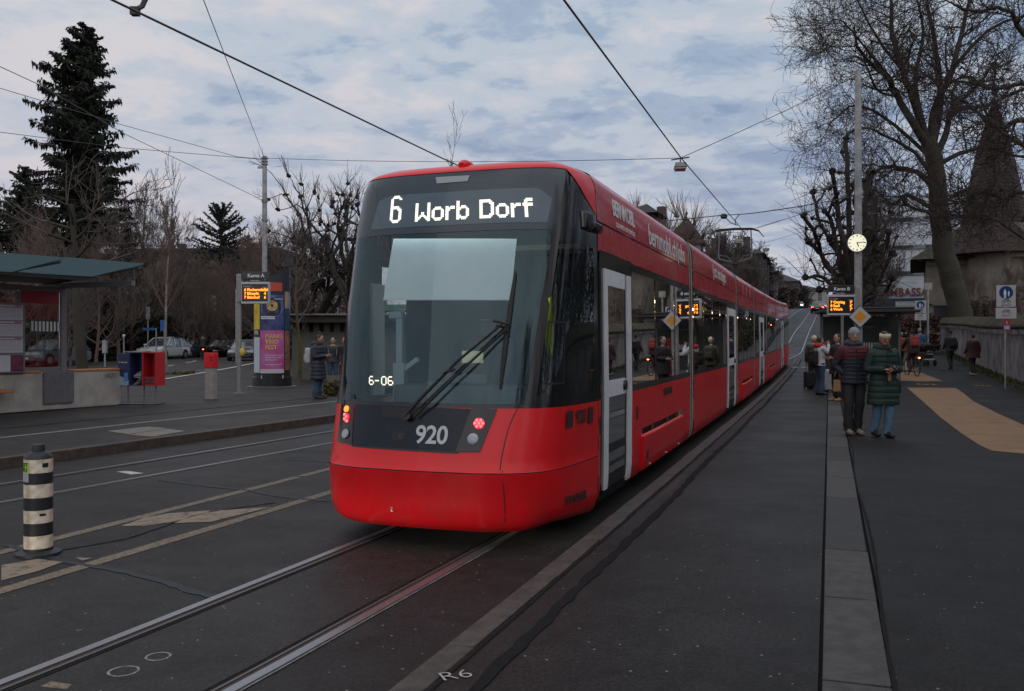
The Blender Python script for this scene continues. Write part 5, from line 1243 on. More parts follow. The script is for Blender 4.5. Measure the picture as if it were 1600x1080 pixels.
b = MB(); b.box((4.7, -.1, 1.6), (1.9, .3, 3.2)); b.build('door', mat('door_brown', (.06, .035, .025), .6), t)
M_warm = mat('warm_lamp', (.8, .4, .1), .5, emit=(1, .55, .15), estr=6)
for (x, y, Y, lbl) in ((1455, 490, 70, 'small warm wall lamp beside the castle-like house'), (1347, 466, 60, 'small warm lamp right of the clock mast')):
    b = MB(); b.ball((0, 0, 0), (.16, .1, .1), 8); b.tube([(0, 0, .0), (.15, .1, .12), (.3, .2, .12)], .03, 5, M_dark)
    b.mats and None; o = b.build('wall_lamp', M_warm); o.location = wp(x, y, Y); tag(o, lbl, 'lamp')
# grey stair tower / other blocks between mast and white building
q = bat(1362, 112); t = house('grey_building', q, R(-22), 3.2, 8, zat(322, 112)-q.z, 'grey stone building corner between the pollard tree and white building', mat('wall_grey', (.12, .12, .13), .9, var=.2, vscale=.6), M_roofd, 'hip', 2.5, .3, 4, 3)
# castle-like house
Yh = 80.; q = bat(1447, Yh); t = thing('castle_house', q, R(-24), 'sandstone house with mossy hipped roof and tall conical turret', 'house')
W = 17; he = zat(405, Yh)-q.z
b = MB(); b.box((W/2, 7, he/2), (W, 14, he)); b.build('wall', M_wsand, t)
b = MB(); o = 1.3; hr = zat(330, Yh)-q.z
b.add([(-o, -o, he-.1), (W+o, -o, he-.1), (W+o, 14+o, he-.1), (-o, 14+o, he-.1), (4.2, 6, hr), (W-3, 6, hr)], [(0, 1, 5, 4), (1, 2, 5), (2, 3, 4, 5), (3, 0, 4), (3, 2, 1, 0)])
b.build('roof', mat('mossy_roof', (.050, .050, .018), .95, var=.5, vscale=.9, col2=(.035, .028, .024), bump=.4, bscale=8), t)
b = MB(); b.box((W/2, -.08, he*.52), (W+.1, .25, .3)); b.box((W/2, -.08, he-.5), (W+.1, .2, .25)); b.build('string_course', mat('stone_trim', (.17, .15, .125), .9), t)
tx = (1542-1447)/F*Yh
b = MB(); b.lathe([(2.5, 0), (2.5, he+1.0)], c=(tx, .6, 0), n=10); b.build('turret_wall', M_wsand, t)
rz_ = [(3.9, he+.2), (2.7, he+2.6), (1.5, zat(250, Yh)-q.z), (.62, zat(195, Yh)-q.z), (.04, zat(163, Yh)-q.z)]; zz_ = np.linspace(rz_[0][1], rz_[-1][1], 46); pr_ = []
for z_ in zz_: rr_ = float(np.interp(z_, [p[1] for p in rz_], [p[0] for p in rz_])); pr_ += [(rr_+.05, z_), (rr_-.01, z_+.16)]
for a_ in (-2.3, -1.57, -.8):
    b = MB(); b.box((tx+2.47*math.cos(a_), .6+2.47*math.sin(a_), he*.42), (.12, .7, 1.6), rz=a_); b.build('window', M_wd, t)
    b = MB(); b.box((tx+2.52*math.cos(a_), .6+2.52*math.sin(a_), he*.42-.9), (.2, 1.0, .14), rz=a_); b.build('window_frame', MATS['window_trim'], t)
b = MB(); b.lathe(pr_, c=(tx, .6, 0), n=8); b.build('turret_roof', mat('turret_tiles', (.050, .034, .032), .9, var=.4, vscale=3), t)
b = MB(); ztt = zat(163, Yh)-q.z; b.tube([(tx, .6, ztt), (tx, .6, ztt+3.2)], .06, 6); b.ball((tx, .6, ztt+.6), .25, 8); b.ball((tx, .6, ztt+3.0), (.35, .1, .3), 8); b.build('finial', M_dark, t)
b = MB(); b.box((tx+2.9, -.6, he+1.25), (4.4, 2, 2.9)); b.build('dormer_wall', mat('render_cream', (.32, .29, .24), .9, var=.2), t)
b = MB(); b.box((tx+2.2, -1.63, he+1.3), (.9, .08, 1.6)); b.build('window', M_wd, t)
b = MB(); b.add([(tx+3.5, -2.6, he+2.7), (tx+9, -2.6, he+2.5), (tx+9, 4, he+4.6), (tx+3.5, 4, he+4.8)], [(0, 1, 2, 3)]); b.poly([(tx+2.2, -2.6, he+2.7), (tx+9, -2.6, he+3.1), (tx+9, 4, he+6.6), (tx+2.2, 4, he+4.0)], (0, 0, .3)); b.build('dormer_roof', MATS['mossy_roof'], t)
for (x, z, w_, h_) in ((1.3, he*.33, 1.3, 2.4), (5.2, he*.33, 1.2, 2.0), (5.2, he*.75, 1.2, 1.8), (11, he*.75, 1.2, 1.8)):
    b = MB(); b.box((x, -.03, z), (w_, .12, h_)); b.build('window', M_wd, t); b = MB(); b.box((x, -.10, z-h_/2-.1), (w_+.4, .25, .2)); b.box((x, -.10, z+h_/2+.1), (w_+.4, .2, .2)); b.build('window_frame', MATS['stone_trim'], t)
# ------------------------------------------------------------------ trees
def np_mesh(name, V, Fq, m, smooth=True):
    me = bpy.data.meshes.new(name); n, k = len(V), Fq.shape[1]
    me.vertices.add(n); me.vertices.foreach_set('co', V.astype(np.float32).ravel())
    me.loops.add(Fq.size); me.loops.foreach_set('vertex_index', Fq.astype(np.int32).ravel())
    me.polygons.add(len(Fq)); me.polygons.foreach_set('loop_start', np.arange(0, Fq.size, k, dtype=np.int32)); me.polygons.foreach_set('loop_total', np.full(len(Fq), k, dtype=np.int32))
    me.materials.append(m); me.update(calc_edges=True)
    if smooth: me.polygons.foreach_set('use_smooth', np.ones(len(Fq), dtype=bool))
    return me
def seg_mesh(name, segs, m, n=3):
    A = np.array([(*s[0], *s[1], s[2], s[3]) for s in segs], dtype=float); P0, P1, r0, r1 = A[:, :3], A[:, 3:6], A[:, 6], A[:, 7]
    D = P1-P0; Ln = np.linalg.norm(D, axis=1, keepdims=True); Ln[Ln < 1e-6] = 1e-6; D = D/Ln
    P1 = P1 + D*r1[:, None]*(.32 if n > 4 else .15); P0 = P0 - D*r0[:, None]*(.32 if n > 4 else 0)
    up = np.where(np.abs(D[:, 2:3]) < .9, np.array([[0, 0, 1.]]), np.array([[1., 0, 0]])); a = np.cross(D, up); a /= np.linalg.norm(a, axis=1, keepdims=True); b = np.cross(a, D)
    N = len(A); V = np.zeros((N, 2*n, 3))
    for k in range(n):
        c, s_ = math.cos(2*math.pi*k/n), math.sin(2*math.pi*k/n); o = a*c+b*s_
        V[:, k] = P0+o*r0[:, None]; V[:, n+k] = P1+o*r1[:, None]
    base = (np.arange(N)*2*n)[:, None]; Fq = []
    for k in range(n): Fq.append(np.stack([base[:, 0]+k, base[:, 0]+(k+1) % n, base[:, 0]+n+(k+1) % n, base[:, 0]+n+k], 1))
    return np_mesh(name, V.reshape(-1, 3), np.concatenate(Fq), m)
RT = random.Random(11)
def rv(k=1): return Vector((RT.gauss(0, k), RT.gauss(0, k), RT.gauss(0, k)))
def grow(S, p, d, Ln, r, lvl, pr):
    """one branch with its side branches; pr: up, wander, kids, ratio, rmin"""
    n = 5 if lvl > 1 else 3; st = Ln/n; q = p.copy(); dd = d.normalized(); rr = r
    for i in range(n):
        dd = (dd + rv(pr['wander']) + Vector((0, 0, pr['up']*.22))).normalized(); q2 = q + dd*st; r2 = max(pr['rmin'], r*(1-.72*(i+1)/n))
        S.append((q, q2, rr, r2)); q, rr = q2, r2
        if lvl > 0:
            for _ in range(pr['kids'] if i else max(1, pr['kids']-2)):
                if RT.random() < pr.get('prob', .75):
                    sd = dd.cross(rv()); 
                    if sd.length < 1e-3: continue
                    nd = dd*math.cos(pr['ang']) + sd.normalized()*math.sin(pr['ang'])
                    grow(S, q, nd, Ln*pr['ratio']*RT.uniform(.6, 1.1), max(pr['rmin'], rr*.6), lvl-1, pr)
    return q
def emit(name, S, m, loc, lbl, cat='tree', rz=0, grp=None, trunk_r=.07, extra=None, crown='crown'):
    t = thing(name, loc, rz, lbl, cat, grp)
    big = [s for s in S if s[2] > trunk_r]; sm = [s for s in S if s[2] <= trunk_r]
    if big: link(bpy.data.objects.new('trunk', seg_mesh('trunk', big, m, 9)), t)
    if sm: link(bpy.data.objects.new(crown, seg_mesh(crown, sm, extra or m, 3)), t)
    return t
M_bark = mat('bark_dark', (.040, .033, .026), .95, var=.5, vscale=3, bump=.7, bscale=9, col2=(.022, .019, .016))
M_barkm = mat('bark_mossy', (.050, .044, .028), .95, var=.5, vscale=1.2, bump=.8, bscale=7, col2=(.032, .028, .024))
M_twig = mat('twig_dark', (.050, .038, .034), .95); M_twigr = mat('twig_brown', (.15, .105, .088), .95); M_twigr2 = mat('twig_grey', (.115, .094, .085), .95)
M_birch = mat('birch_bark', (.30, .28, .25), .85, var=.5, vscale=5, bump=.4, col2=(.12, .11, .10))
def basic(h, r, lean=.06, lvl=4, crown0=.3, limbs=12, up=.5, ang=.75, ratio=.5, kids=2, spread=.42, wander=.13, rmin=.010):
    S = []; p = Vector((0, 0, -.1)); d = Vector((RT.uniform(-lean, lean), RT.uniform(-lean, lean), 1)).normalized(); n = 14; q = p; rr = r
    pr = dict(up=up, wander=wander, kids=kids, ratio=ratio, rmin=rmin, ang=ang)
    for i in range(n):
        d = (d + rv(.045) + Vector((0, 0, .08))).normalized(); q2 = q + d*h*.82/n; r2 = r*(1-.80*(i+1)/n); S.append((q, q2, rr, r2)); q, rr = q2, r2
        f = (i+1)/n
        if f > crown0:
            for _ in range(max(1, round(limbs/(n*(1-crown0))))):
                a = RT.uniform(0, 6.283); el = .25 + .8*f; nd = Vector((math.cos(a)*math.cos(el), math.sin(a)*math.cos(el), math.sin(el)))
                grow(S, q, nd, h*spread*(1.15-f*.6)*RT.uniform(.7, 1.1), rr*.55, lvl-2, pr)
    grow(S, q, d, h*.25, rr, lvl-2, pr)
    return S
def pollard(h, r, lvl=0, limbs=7, spread=1.0, shoots=14, sl=1.3):
    S = []; q = Vector((0, 0, -.1)); rr = r; hh = h*.30
    for i in range(5): q2 = q + Vector((RT.gauss(0, .05), RT.gauss(0, .05), hh/5)); S.append((q, q2, rr, rr*.96)); q = q2; rr *= .96
    def knob(p, k, d):
        for _ in range(4): o = rv(.05*k/.12); S.append((p-o, p+o+d*k*.6, k*RT.uniform(.7, 1.1), k*.6))
        for _ in range(shoots):
            dd = (d*.8 + rv(.42) + Vector((0, 0, .75))).normalized(); L_ = sl*RT.uniform(.5, 1.15); e = p + dd*L_*.5; f = e + (dd+Vector((0, 0, .25))+rv(.1)).normalized()*L_*.5
            S.append((p, e, .016, .012)); S.append((e, f, .012, .008))
            if RT.random() < .5: g_ = e + (dd+rv(.5)).normalized()*L_*.4; S.append((e, g_, .011, .007))
    def limb(p, d, L_, r_, lv):
        n = 4; a = p; rr_ = r_
        for i in range(n):
            d = (d + rv(.30) + Vector((0, 0, .14))).normalized(); b_ = a + d*L_/n; S.append((a, b_, rr_, rr_*.88)); S.append((b_-rv(.01), b_+d*.05, rr_*1.12, rr_*.95)); a = b_; rr_ *= .88
            if lv and i >= 1 and RT.random() < .8:
                nd = (d + rv(.6) + Vector((0, 0, .2))).normalized(); limb(a, nd, L_*.62, rr_*.72, lv-1)
        knob(a, max(.10, rr_*1.9), d)
    for k in range(limbs):
        a = 6.283*k/limbs + RT.uniform(-.3, .3); el = RT.uniform(.25, 1.25); limb(q - Vector((0, 0, RT.uniform(0, hh*.2))), Vector((math.cos(a)*math.cos(el)*spread, math.sin(a)*math.cos(el)*spread, math.sin(el))), h*.42*RT.uniform(.8, 1.1), r*.52, 2)
    return S
# ---- far brush and trees on the left: a few built trees, each copied and turned
protos = []
for k in range(5):
    S = basic(11+k*.7, .20, lvl=5, crown0=.12, limbs=20, up=.75, ang=.6, ratio=.50, kids=2, spread=.42, rmin=.010)
    protos.append(S)
LBL_B = ['bare brown tree behind the apartment block line, %s', 'leafless brown tree with fine twigs, %s']
wheres = [(206, 70, 318, 'just right of the tall spruce'), (232, 74, 300, 'left of the thin birch tree'), (258, 78, 326, 'above the white parked car'), (286, 72, 372, 'between the birch and the level-boughed conifer'), (316, 70, 400, 'in front of the conifer with level boughs'), (346, 74, 405, 'below the conifer with level boughs'), (372, 68, 392, 'right of the conifer with level boughs'), (398, 66, 352, 'left of the galvanised mast'), (430, 64, 352, 'right behind the galvanised mast'), (448, 60, 330, 'above the slanted poster column top'), (474, 62, 345, 'above the left end of the kiosk'), (506, 66, 360, 'above the kiosk roof'), (560, 62, 370, 'beside the tram screen edge'), (185, 62, 350, 'in front of the spruce foot'), (20, 50, 330, 'at the left edge behind the shelter roof'), (60, 56, 340, 'behind the shelter glass'), (110, 54, 370, 'in front of the spruce'), (150, 60, 360, 'right of the shelter roof tip')]
PT = []
for i, (px, Y, yt_, w_) in enumerate(wheres):
    k = i % 5; q = at(px, Y, 0); sc = (zat(yt_, Y)-q.z)/(12.6+k*.8)
    lbl = 'bare brown twiggy tree ' + w_
    if i < 5:
        t = emit('bare_tree', protos[k], M_twigr2 if k % 2 else M_twigr, q, lbl, grp='bare trees behind the square', rz=RT.uniform(0, 6), trunk_r=.06, extra=(M_twigr, M_twigr2)[k % 2]); PT.append(t)
    else:
        t = copy_tree(PT[k], None, q, RT.uniform(0, 6.28), lbl)
    t.scale = (sc, sc, sc*RT.uniform(.92, 1.08))
# dense undergrowth behind the side street
def leafcloud(name, boxes, n, size, m, lbl, cat='hedge', kind=None, grp=None):
    """leaf cards scattered through rounded volumes"""
    tot = sum(b[3]*b[4]*b[5] for b in boxes); V = []
    for (cx, cy, cz_, sx, sy, sz) in boxes:
        k = int(n*sx*sy*sz/tot); u = rng.uniform(-1, 1, (k, 3)); u = np.sign(u)*np.abs(u)**.62
        lump = 1+.16*np.sin(u[:, :1]*7+cx)+.12*np.cos(u[:, :1]*13+cy*3)
        c = np.array([cx, cy, cz_]) + u*np.array([sx, sy, sz])/2*lump; a = rng.normal(0, 1, (k, 3)); a /= np.linalg.norm(a, axis=1, keepdims=True); b_ = np.cross(a, rng.normal(0, 1, (k, 3))); b_ /= np.linalg.norm(b_, axis=1, keepdims=True)
        s_ = size*rng.uniform(.5, 1.2, (k, 1)); V.append(np.stack([c-a*s_, c+b_*s_*.45, c+a*s_, c-b_*s_*.45], 1))
    V = np.concatenate(V).reshape(-1, 3); Fq = np.arange(len(V)).reshape(-1, 4)
    o = link(bpy.data.objects.new(name, np_mesh(name, V, Fq, m, False))); return tag(o, lbl, cat, grp, kind)
M_hedge = mat('hedge_leaf', (.030, .036, .016), .8, var=.5, vscale=1.5, col2=(.015, .018, .010))
M_dryleaf = mat('brush', (.095, .073, .060), .9, var=.5, vscale=1.2, col2=(.05, .042, .036))
def bx(px0, px1, Y, ytop, ybot=None, dep=4):
    x0, x1 = (px0-800)/F*Y, (px1-800)/F*Y; zb_ = gz((x0+x1)/2, Y, 0); zt2 = zat(ytop, Y); return ((x0+x1)/2, Y+dep/2, (zb_+zt2)/2, abs(x1-x0), dep, zt2-zb_)
leafcloud('hedge', [bx(318, 395, 74, 503), bx(250, 330, 76, 512)], 26000, .14, M_hedge, 'dark green clipped hedge behind the parked cars', 'hedge')
leafcloud('hedge', [bx(120, 255, 70, 498, dep=4)], 26000, .14, M_hedge, 'dark ivy-grown hedge below the spruce left of the cars', 'hedge')
leafcloud('shrubbery', [bx(-60, 130, 62, 440, dep=7), bx(-60, 60, 60, 330, dep=8)], 60000, .17, mat('yew_leaf', (.022, .026, .015), .85, var=.5, vscale=1, col2=(.012, .014, .009)), 'dark evergreen shrubbery at left edge behind the shelter', 'shrubs')
leafcloud('undergrowth', [bx(395, 600, 66, 455, dep=9), bx(130, 400, 80, 470, dep=6)], 60000, .13, M_dryleaf, 'dim brown undergrowth behind the square', 'undergrowth', 'stuff')
# side street fence
# ---- spruce
def spruce(h, rbase, seed, n=150, droop=.30, dens=26, m=None, asym=None):
    """tiered boughs with hanging needle sprays"""
    r_ = random.Random(seed); S = []; leaf = []
    q = Vector((0, 0, -.2)); k = 16
    for i in range(k): q2 = Vector((.25*math.sin(i*.7), .2*math.cos(i*.5), h*(i+1)/k)); S.append((q, q2, .42*(1-i/k)+.04, .42*(1-(i+1)/k)+.04)); q = q2
    for i in range(n):
        f = (i/n)**.9; z = h*(.06+.93*f); a = r_.uniform(0, 6.283)
        Ln = rbase*min(1.12-.12*min(1, f*3), ((1-f)/.26)**.60)*r_.choice((r_.uniform(.45, .9), r_.uniform(.8, 1.15))) + .35
        if asym: Ln *= asym(a, f)
        lift = .05 + .55*f; p = Vector((.2*math.sin(f*8), .1, z)); d = Vector((math.cos(a), math.sin(a), lift-.25)); m_ = max(4, int(Ln/.55))
        for j in range(m_):
            dz = -droop*(j/m_)*.5 + (.40 if j > m_*.65 else 0); d2 = (d + Vector((r_.gauss(0, .08), r_.gauss(0, .08), dz))).normalized(); p2 = p + d2*Ln/m_
            S.append((p, p2, .06*(1-j/m_)+.012, .06*(1-(j+1)/m_)+.012))
            w = (.55+.5*(1-j/m_))*min(1, Ln/3)
            for _ in range(dens):
                t_ = r_.random(); c = p.lerp(p2, t_); sd = Vector((-d2.y, d2.x, 0)).normalized()*r_.uniform(-1, 1)*w; hang = r_.uniform(-.85, .15)*w
                leaf.append((c + sd*.25, c + sd + Vector((r_.uniform(-.15, .15), r_.uniform(-.15, .15), hang)), r_.uniform(.045, .11)))
            p = p2; d = (d + Vector((0, 0, -.02))).normalized()
    A = np.array([(*a_, *b_, w_) for a_, b_, w_ in leaf]); p0, p1, w = A[:, :3], A[:, 3:6], A[:, 6:7]; dd = p1-p0; nn = np.cross(dd, rng.normal(0, 1, dd.shape)); nn /= np.linalg.norm(nn, axis=1, keepdims=True)+1e-9
    mid = (p0+p1)/2; V = np.stack([p0, mid+nn*w, p1, mid-nn*w], 1).reshape(-1, 3); return S, V
M_needle = mat('spruce_needle', (.020, .026, .015), .9, var=.5, vscale=.8, col2=(.011, .014, .010))
def conifer(name, px, Y, ytop, rb, seed, lbl, **k):
    q = at(px, Y, 0); h = zat(ytop, Y)-q.z; S, V = spruce(h, rb, seed, **k); t = thing(name, q, 0, lbl, 'tree')
    link(bpy.data.objects.new('trunk', seg_mesh('trunk', S, M_bark, 5)), t); link(bpy.data.objects.new('crown', np_mesh('crown', V, np.arange(len(V)).reshape(-1, 4), M_needle, False)), t); return t
conifer('spruce_tree', 132, 66, 36, 3.25, 5, 'tall dark spruce towering over the left side', n=300, dens=30, asym=lambda a, f: (1.18 if math.cos(a) < 0 else .80) if f > .62 else 1.05)
conifer('spruce_tree', 38, 72, 262, 3.0, 8, 'lower dark conifer at the left edge beside the tall spruce', n=110, dens=22)
# conifer with level boughs
def levelconifer(px, Y, ytop, rb):
    q = at(px, Y, 0); h = zat(ytop, Y)-q.z; S = []; L_ = []; S.append((Vector((0, 0, 0)), Vector((0, 0, h*.6)), .3, .2)); S.append((Vector((0, 0, h*.6)), Vector((0, 0, h-.2)), .2, .05))
    for i in range(80):
        f = (i/80); z = h*(.55+.42*f); a = RT.uniform(0, 6.283); Ln = rb*(1.0-.80*max(0, f-.15)**1.1)*RT.uniform(.75, 1.05); d = Vector((math.cos(a), math.sin(a), -.02+1.15*f**2)).normalized(); p = Vector((0, 0, z)); m_ = 9
        for j in range(m_):
            d = (d + Vector((0, 0, .03*j/m_*2)) + rv(.02)).normalized(); p2 = p+d*Ln/m_; S.append((p, p2, .05*(1-j/m_)+.02, .05*(1-(j+1)/m_)+.02))
            for _ in range(16): c = p.lerp(p2, RT.random()); o = rv(.13); L_.append((c, c+o+d*.12, .06))
            p = p2
    A = np.array([(*a_, *b_, w_) for a_, b_, w_ in L_]); p0, p1, w = A[:, :3], A[:, 3:6], A[:, 6:7]; dd = p1-p0; nn = np.cross(dd, rng.normal(0, 1, dd.shape)); nn /= np.linalg.norm(nn, axis=1, keepdims=True)+1e-9; mid = (p0+p1)/2
    V = np.stack([p0, mid+nn*w, p1, mid-nn*w], 1).reshape(-1, 3); t = thing('fir_tree', q, 0, 'dark conifer with level boughs and open crown over the apartment block', 'tree')
    link(bpy.data.objects.new('trunk', seg_mesh('trunk', S, M_bark, 5)), t); link(bpy.data.objects.new('crown', np_mesh('crown', V, np.arange(len(V)).reshape(-1, 4), mat('fir_needle', (.028, .036, .030), .9), False)), t)
levelconifer(345, 92, 325, 4.4)
# ---- single trees on the left
S = basic(5.8, .075, lvl=4, crown0=.42, limbs=22, up=1.0, ang=.5, ratio=.5, spread=.22, rmin=.008); q = gnd(260, 585); q.z -= .02
t = emit('birch_tree', S, M_birch, q, 'thin pale-barked young tree beside the newspaper boxes', trunk_r=.028, extra=M_twigr); t.scale = (1, 1, (zat(318, q.y)-q.z)/5.8*1.12)
leafcloud('grass_tuft', [(q.x+.3, q.y-.3, q.z+.06, 2.2, .8, .16)], 900, .10, mat('dry_grass', (.10, .09, .035), .9, var=.4, vscale=6), 'dry grass and earth at the foot of the thin birch', 'grass', 'stuff')
S = []
q = at(131, 27.5); pts = [wp(132, 597, 27.5)-q, wp(124, 520, 27.5)-q, wp(120, 470, 27.5)-q, wp(118, 400, 27.5)-q, wp(112, 320, 27.5)-q]
pts[0].z = 0
for i in range(4): S.append((pts[i], pts[i+1], .19-.03*i, .19-.03*(i+1)))
pr = dict(up=.35, wander=.16, kids=2, ratio=.55, rmin=.008, ang=.8)
for i in range(10):
    p = pts[3].lerp(pts[4], RT.random()) if i > 4 else pts[2].lerp(pts[3], RT.random()); a = RT.uniform(0, 6.28); grow(S, p, Vector((math.cos(a), math.sin(a), .35)), 2.1, .05, 2, pr)
emit('bare_tree', S, M_barkm, q, 'lichen-barked bare tree growing behind the shelter glass', trunk_r=.04, extra=M_twigr2)
q = at(468, 34.5); S = basic(6.6, .085, lvl=4, crown0=.3, limbs=20, up=.6, ang=.7, ratio=.5, spread=.3, rmin=.007)
emit('young_tree', S, mat('bark_yellow', (.13, .11, .035), .9, var=.5, vscale=4, col2=(.06, .055, .035)), q, 'slender tree with yellow lichen bark in front of the kiosk', trunk_r=.035, extra=M_twigr2)
leafcloud('grass_tuft', [(*(at(540, 26.2)+Vector((0, 0, .12))), 1.1, .5, .34)], 1500, .13, MATS['dry_grass'], 'dry grass tuft under the timber rail beside the tram', 'grass', 'stuff')
# pollarded trees left of the tram
for (px, Y, h, sp, lbl) in ((548, 54, 13.6, .9, 'tall pollarded plane tree with knobby limbs left of the tram'), (492, 58, 10.2, .8, 'lower pollarded tree left of the tall pollard')):
    S = pollard(h*.92, .36, limbs=8, spread=sp*1.15, shoots=8, sl=1.3); emit('pollard_tree', S, M_bark, at(px, Y, 0), lbl, trunk_r=.05, extra=M_twig, crown='shoots')
S = basic(17.2, .16, lvl=4, crown0=.55, limbs=22, up=1.1, ang=.45, ratio=.42, spread=.12, rmin=.012)
emit('bare_tree', S, M_twigr, at(714, 72, 0), 'thin bare treetop rising behind the tram roof', trunk_r=.05)
q = at(1022, 60, 0); S = pollard(10.4, .26, limbs=6, spread=.5, shoots=24, sl=1.9)
emit('pollard_tree', S, M_twigr2, q, 'pollard with upright reddish shoots behind tram roof by turret', trunk_r=.05, extra=M_twigr)
# ---- avenue, left of the road up the hill
avp = []
for k in range(4):
    S = basic(11.5, .24, lvl=5, crown0=.16, limbs=28, up=.8, ang=.62, ratio=.52, kids=2, spread=.42, rmin=.022); avp.append(S)
AV = []; n = 0
for i in range(24):
    s_ = 72 + i*8.2; t_ = -13.2 - (i % 2)*2.6 + RT.uniform(-.4, .4); q = P(t_, s_, 0); nth = ['nearest', 'second', 'third', 'fourth'][i] if i < 4 else None
    lbl = ('%s bare avenue tree beyond the tram, left of the rising road' % nth) if nth else 'bare avenue tree merged in the dark row up the hill, left of road'
    if i < 4: t = emit('avenue_tree', avp[i], M_bark, q, lbl, grp='bare avenue trees left of the road', trunk_r=.08, extra=M_twigr2); AV.append(t)
    else: t = copy_tree(AV[i % 4], None, q, RT.uniform(0, 6.28), lbl)
    sc = RT.uniform(.60, .78)*(1 if i > 5 else .8); t.scale = (sc*1.25, sc*1.25, sc)
for i, (s_, t_) in enumerate(((84, -9.6), (95, -9.8), (108, -9.4), (122, -9.7), (137, -9.5))):
    t = copy_tree(AV[i % 4], None, P(t_, s_, 0), RT.uniform(0, 6.28), 'bare kerbside tree before the grey houses beyond the tram', None, 'bare kerbside trees on the climb'); sc = RT.uniform(.66, .78); t.scale = (sc, sc, sc)
for i in range(12):
    s_ = 78 + i*14; q = P(3.4 + RT.uniform(-.3, .3), s_, 0); q.z = g(s_)
    t = copy_tree(AV[i % 4], None, q, RT.uniform(0, 6.28), 'bare avenue tree in the row right of the rising road', None, 'bare avenue trees right of the road'); sc = RT.uniform(.6, .75); t.scale = (sc*.8, sc*.8, sc)
def conif_far(px, Y, ytop, rb, seed, lbl):
    conifer('conifer', px, Y, ytop, rb, seed, lbl, n=60, dens=12)
conif_far(1194, 125, 397, 2.4, 3, 'pointed dark conifer above the avenue trees'); conif_far(1252, 200, 447, 2.6, 4, 'small pointed conifer far along the avenue')
leafcloud('far_wood', [bx(1110, 1185, 135, 425, dep=10), bx(1180, 1245, 190, 450, dep=14), bx(1235, 1278, 280, 466, dep=16), bx(985, 1120, 95, 420, dep=8)], 60000, .40, M_dryleaf, 'dark mass of far trees and shrubs along the avenue', 'trees', 'stuff')
# ---- right-hand pollard behind the clock mast
Yp = 42.; q = at(1331, Yp); S = []
def L3(px, py, Y): return wp(px, py, Y) - q
def guided(S, pts, r0, r1, Y, kids=None, pr=None, sub=5, dj=.25, klen=1.6, klvl=2):
    """limb through picture-plane points with its own depth wander"""
    P_ = []; dy = 0
    for i, (x, y) in enumerate(pts):
        P_.append(L3(x, y, Y + dy)); dy += RT.gauss(0, dj)
    fine = []
    for i in range(len(P_)-1):
        p0 = P_[max(0, i-1)]; p1, p2 = P_[i], P_[i+1]; p3 = P_[min(len(P_)-1, i+2)]
        for k in range(sub):
            u = k/sub; fine.append(.5*((2*p1)+(p2-p0)*u+(2*p0-5*p1+4*p2-p3)*u*u+(3*p1-p0-3*p2+p3)*u**3) + rv(.03 if i else 0))
    fine.append(P_[-1]); n = len(fine)-1
    for i in range(n):
        ra, rb_ = r0+(r1-r0)*i/n, r0+(r1-r0)*(i+1)/n; S.append((fine[i], fine[i+1], ra, rb_))
        if kids and i > n*.22:
            for _ in range(kids):
                if RT.random() < .8:
                    d = (fine[i+1]-fine[i]).normalized(); nd = d*.65 + d.cross(rv()).normalized()*.8
                    grow(S, fine[i+1], nd, klen*RT.uniform(.6, 1.2), max(.012, rb_*.42), klvl, pr)
    return fine
def knobshoots(S, p, k, n, sl, up=.6):
    for _ in range(4): o = rv(k*.35); S.append((p-o, p+o, k, k*.7))
    for _ in range(n):
        dd = (rv(.6) + Vector((0, 0, up))).normalized(); e = p+dd*sl*RT.uniform(.4, .7); f = e+(dd+rv(.25)).normalized()*sl*.5; S.append((p, e, .014, .010)); S.append((e, f, .010, .007))
guided(S, [(1331, 560), (1332, 500), (1330, 460)], .42, .36, Yp); S[0] = (Vector((0, 0, -.1)), S[0][1], .45, .42)
for pts, r0 in (([(1330, 470), (1305, 430), (1290, 415), (1275, 370), (1256, 336)], .17), ([(1322, 455), (1300, 425), (1284, 400), (1262, 377)], .15), ([(1325, 470), (1300, 445), (1280, 432), (1258, 434)], .14), ([(1330, 460), (1312, 400), (1300, 350), (1288, 330)], .17), ([(1330, 455), (1318, 380), (1308, 320), (1300, 268)], .18), ([(1332, 450), (1328, 370), (1325, 290), (1322, 215)], .20), ([(1334, 455), (1345, 390), (1352, 330), (1358, 270)], .17), ([(1336, 455), (1362, 400), (1375, 370), (1392, 332)], .16), ([(1340, 455), (1368, 420), (1384, 390), (1389, 362)], .14), ([(1340, 470), (1368, 450), (1380, 425), (1394, 396)], .14), ([(1340, 480), (1366, 462), (1382, 458), (1394, 436)], .12), ([(1330, 440), (1300, 380), (1280, 345), (1270, 300)], .13), ([(1334, 440), (1340, 360), (1336, 300), (1342, 240)], .14), ([(1326, 470), (1310, 440), (1296, 450), (1280, 452)], .10), ([(1330, 450), (1310, 410), (1315, 370), (1296, 372)], .12), ([(1335, 460), (1350, 430), (1345, 400), (1362, 372)], .12)):
    fl = guided(S, pts, r0*.72, r0*.50, Yp, sub=4, dj=.6); knobshoots(S, fl[-1], .13, 12, 1.5)
    for f in (.4, .55, .7, .85):
        p = fl[int((len(fl)-1)*f)]; d_ = (rv(.6) + Vector((0, 0, .45))).normalized(); rr_ = r0*.42
        for j in range(4):
            d_ = (d_ + rv(.3) + Vector((0, 0, .1))).normalized(); p2 = p + d_*RT.uniform(.18, .34); S.append((p, p2, rr_, rr_*.9)); rr_ *= .9; p = p2
        knobshoots(S, p, rr_*1.7, 9, 1.25)
emit('pollard_tree', S, M_bark, q, 'big knobbly pollarded plane tree behind the clock mast', trunk_r=.03, extra=M_twig, crown='shoots')
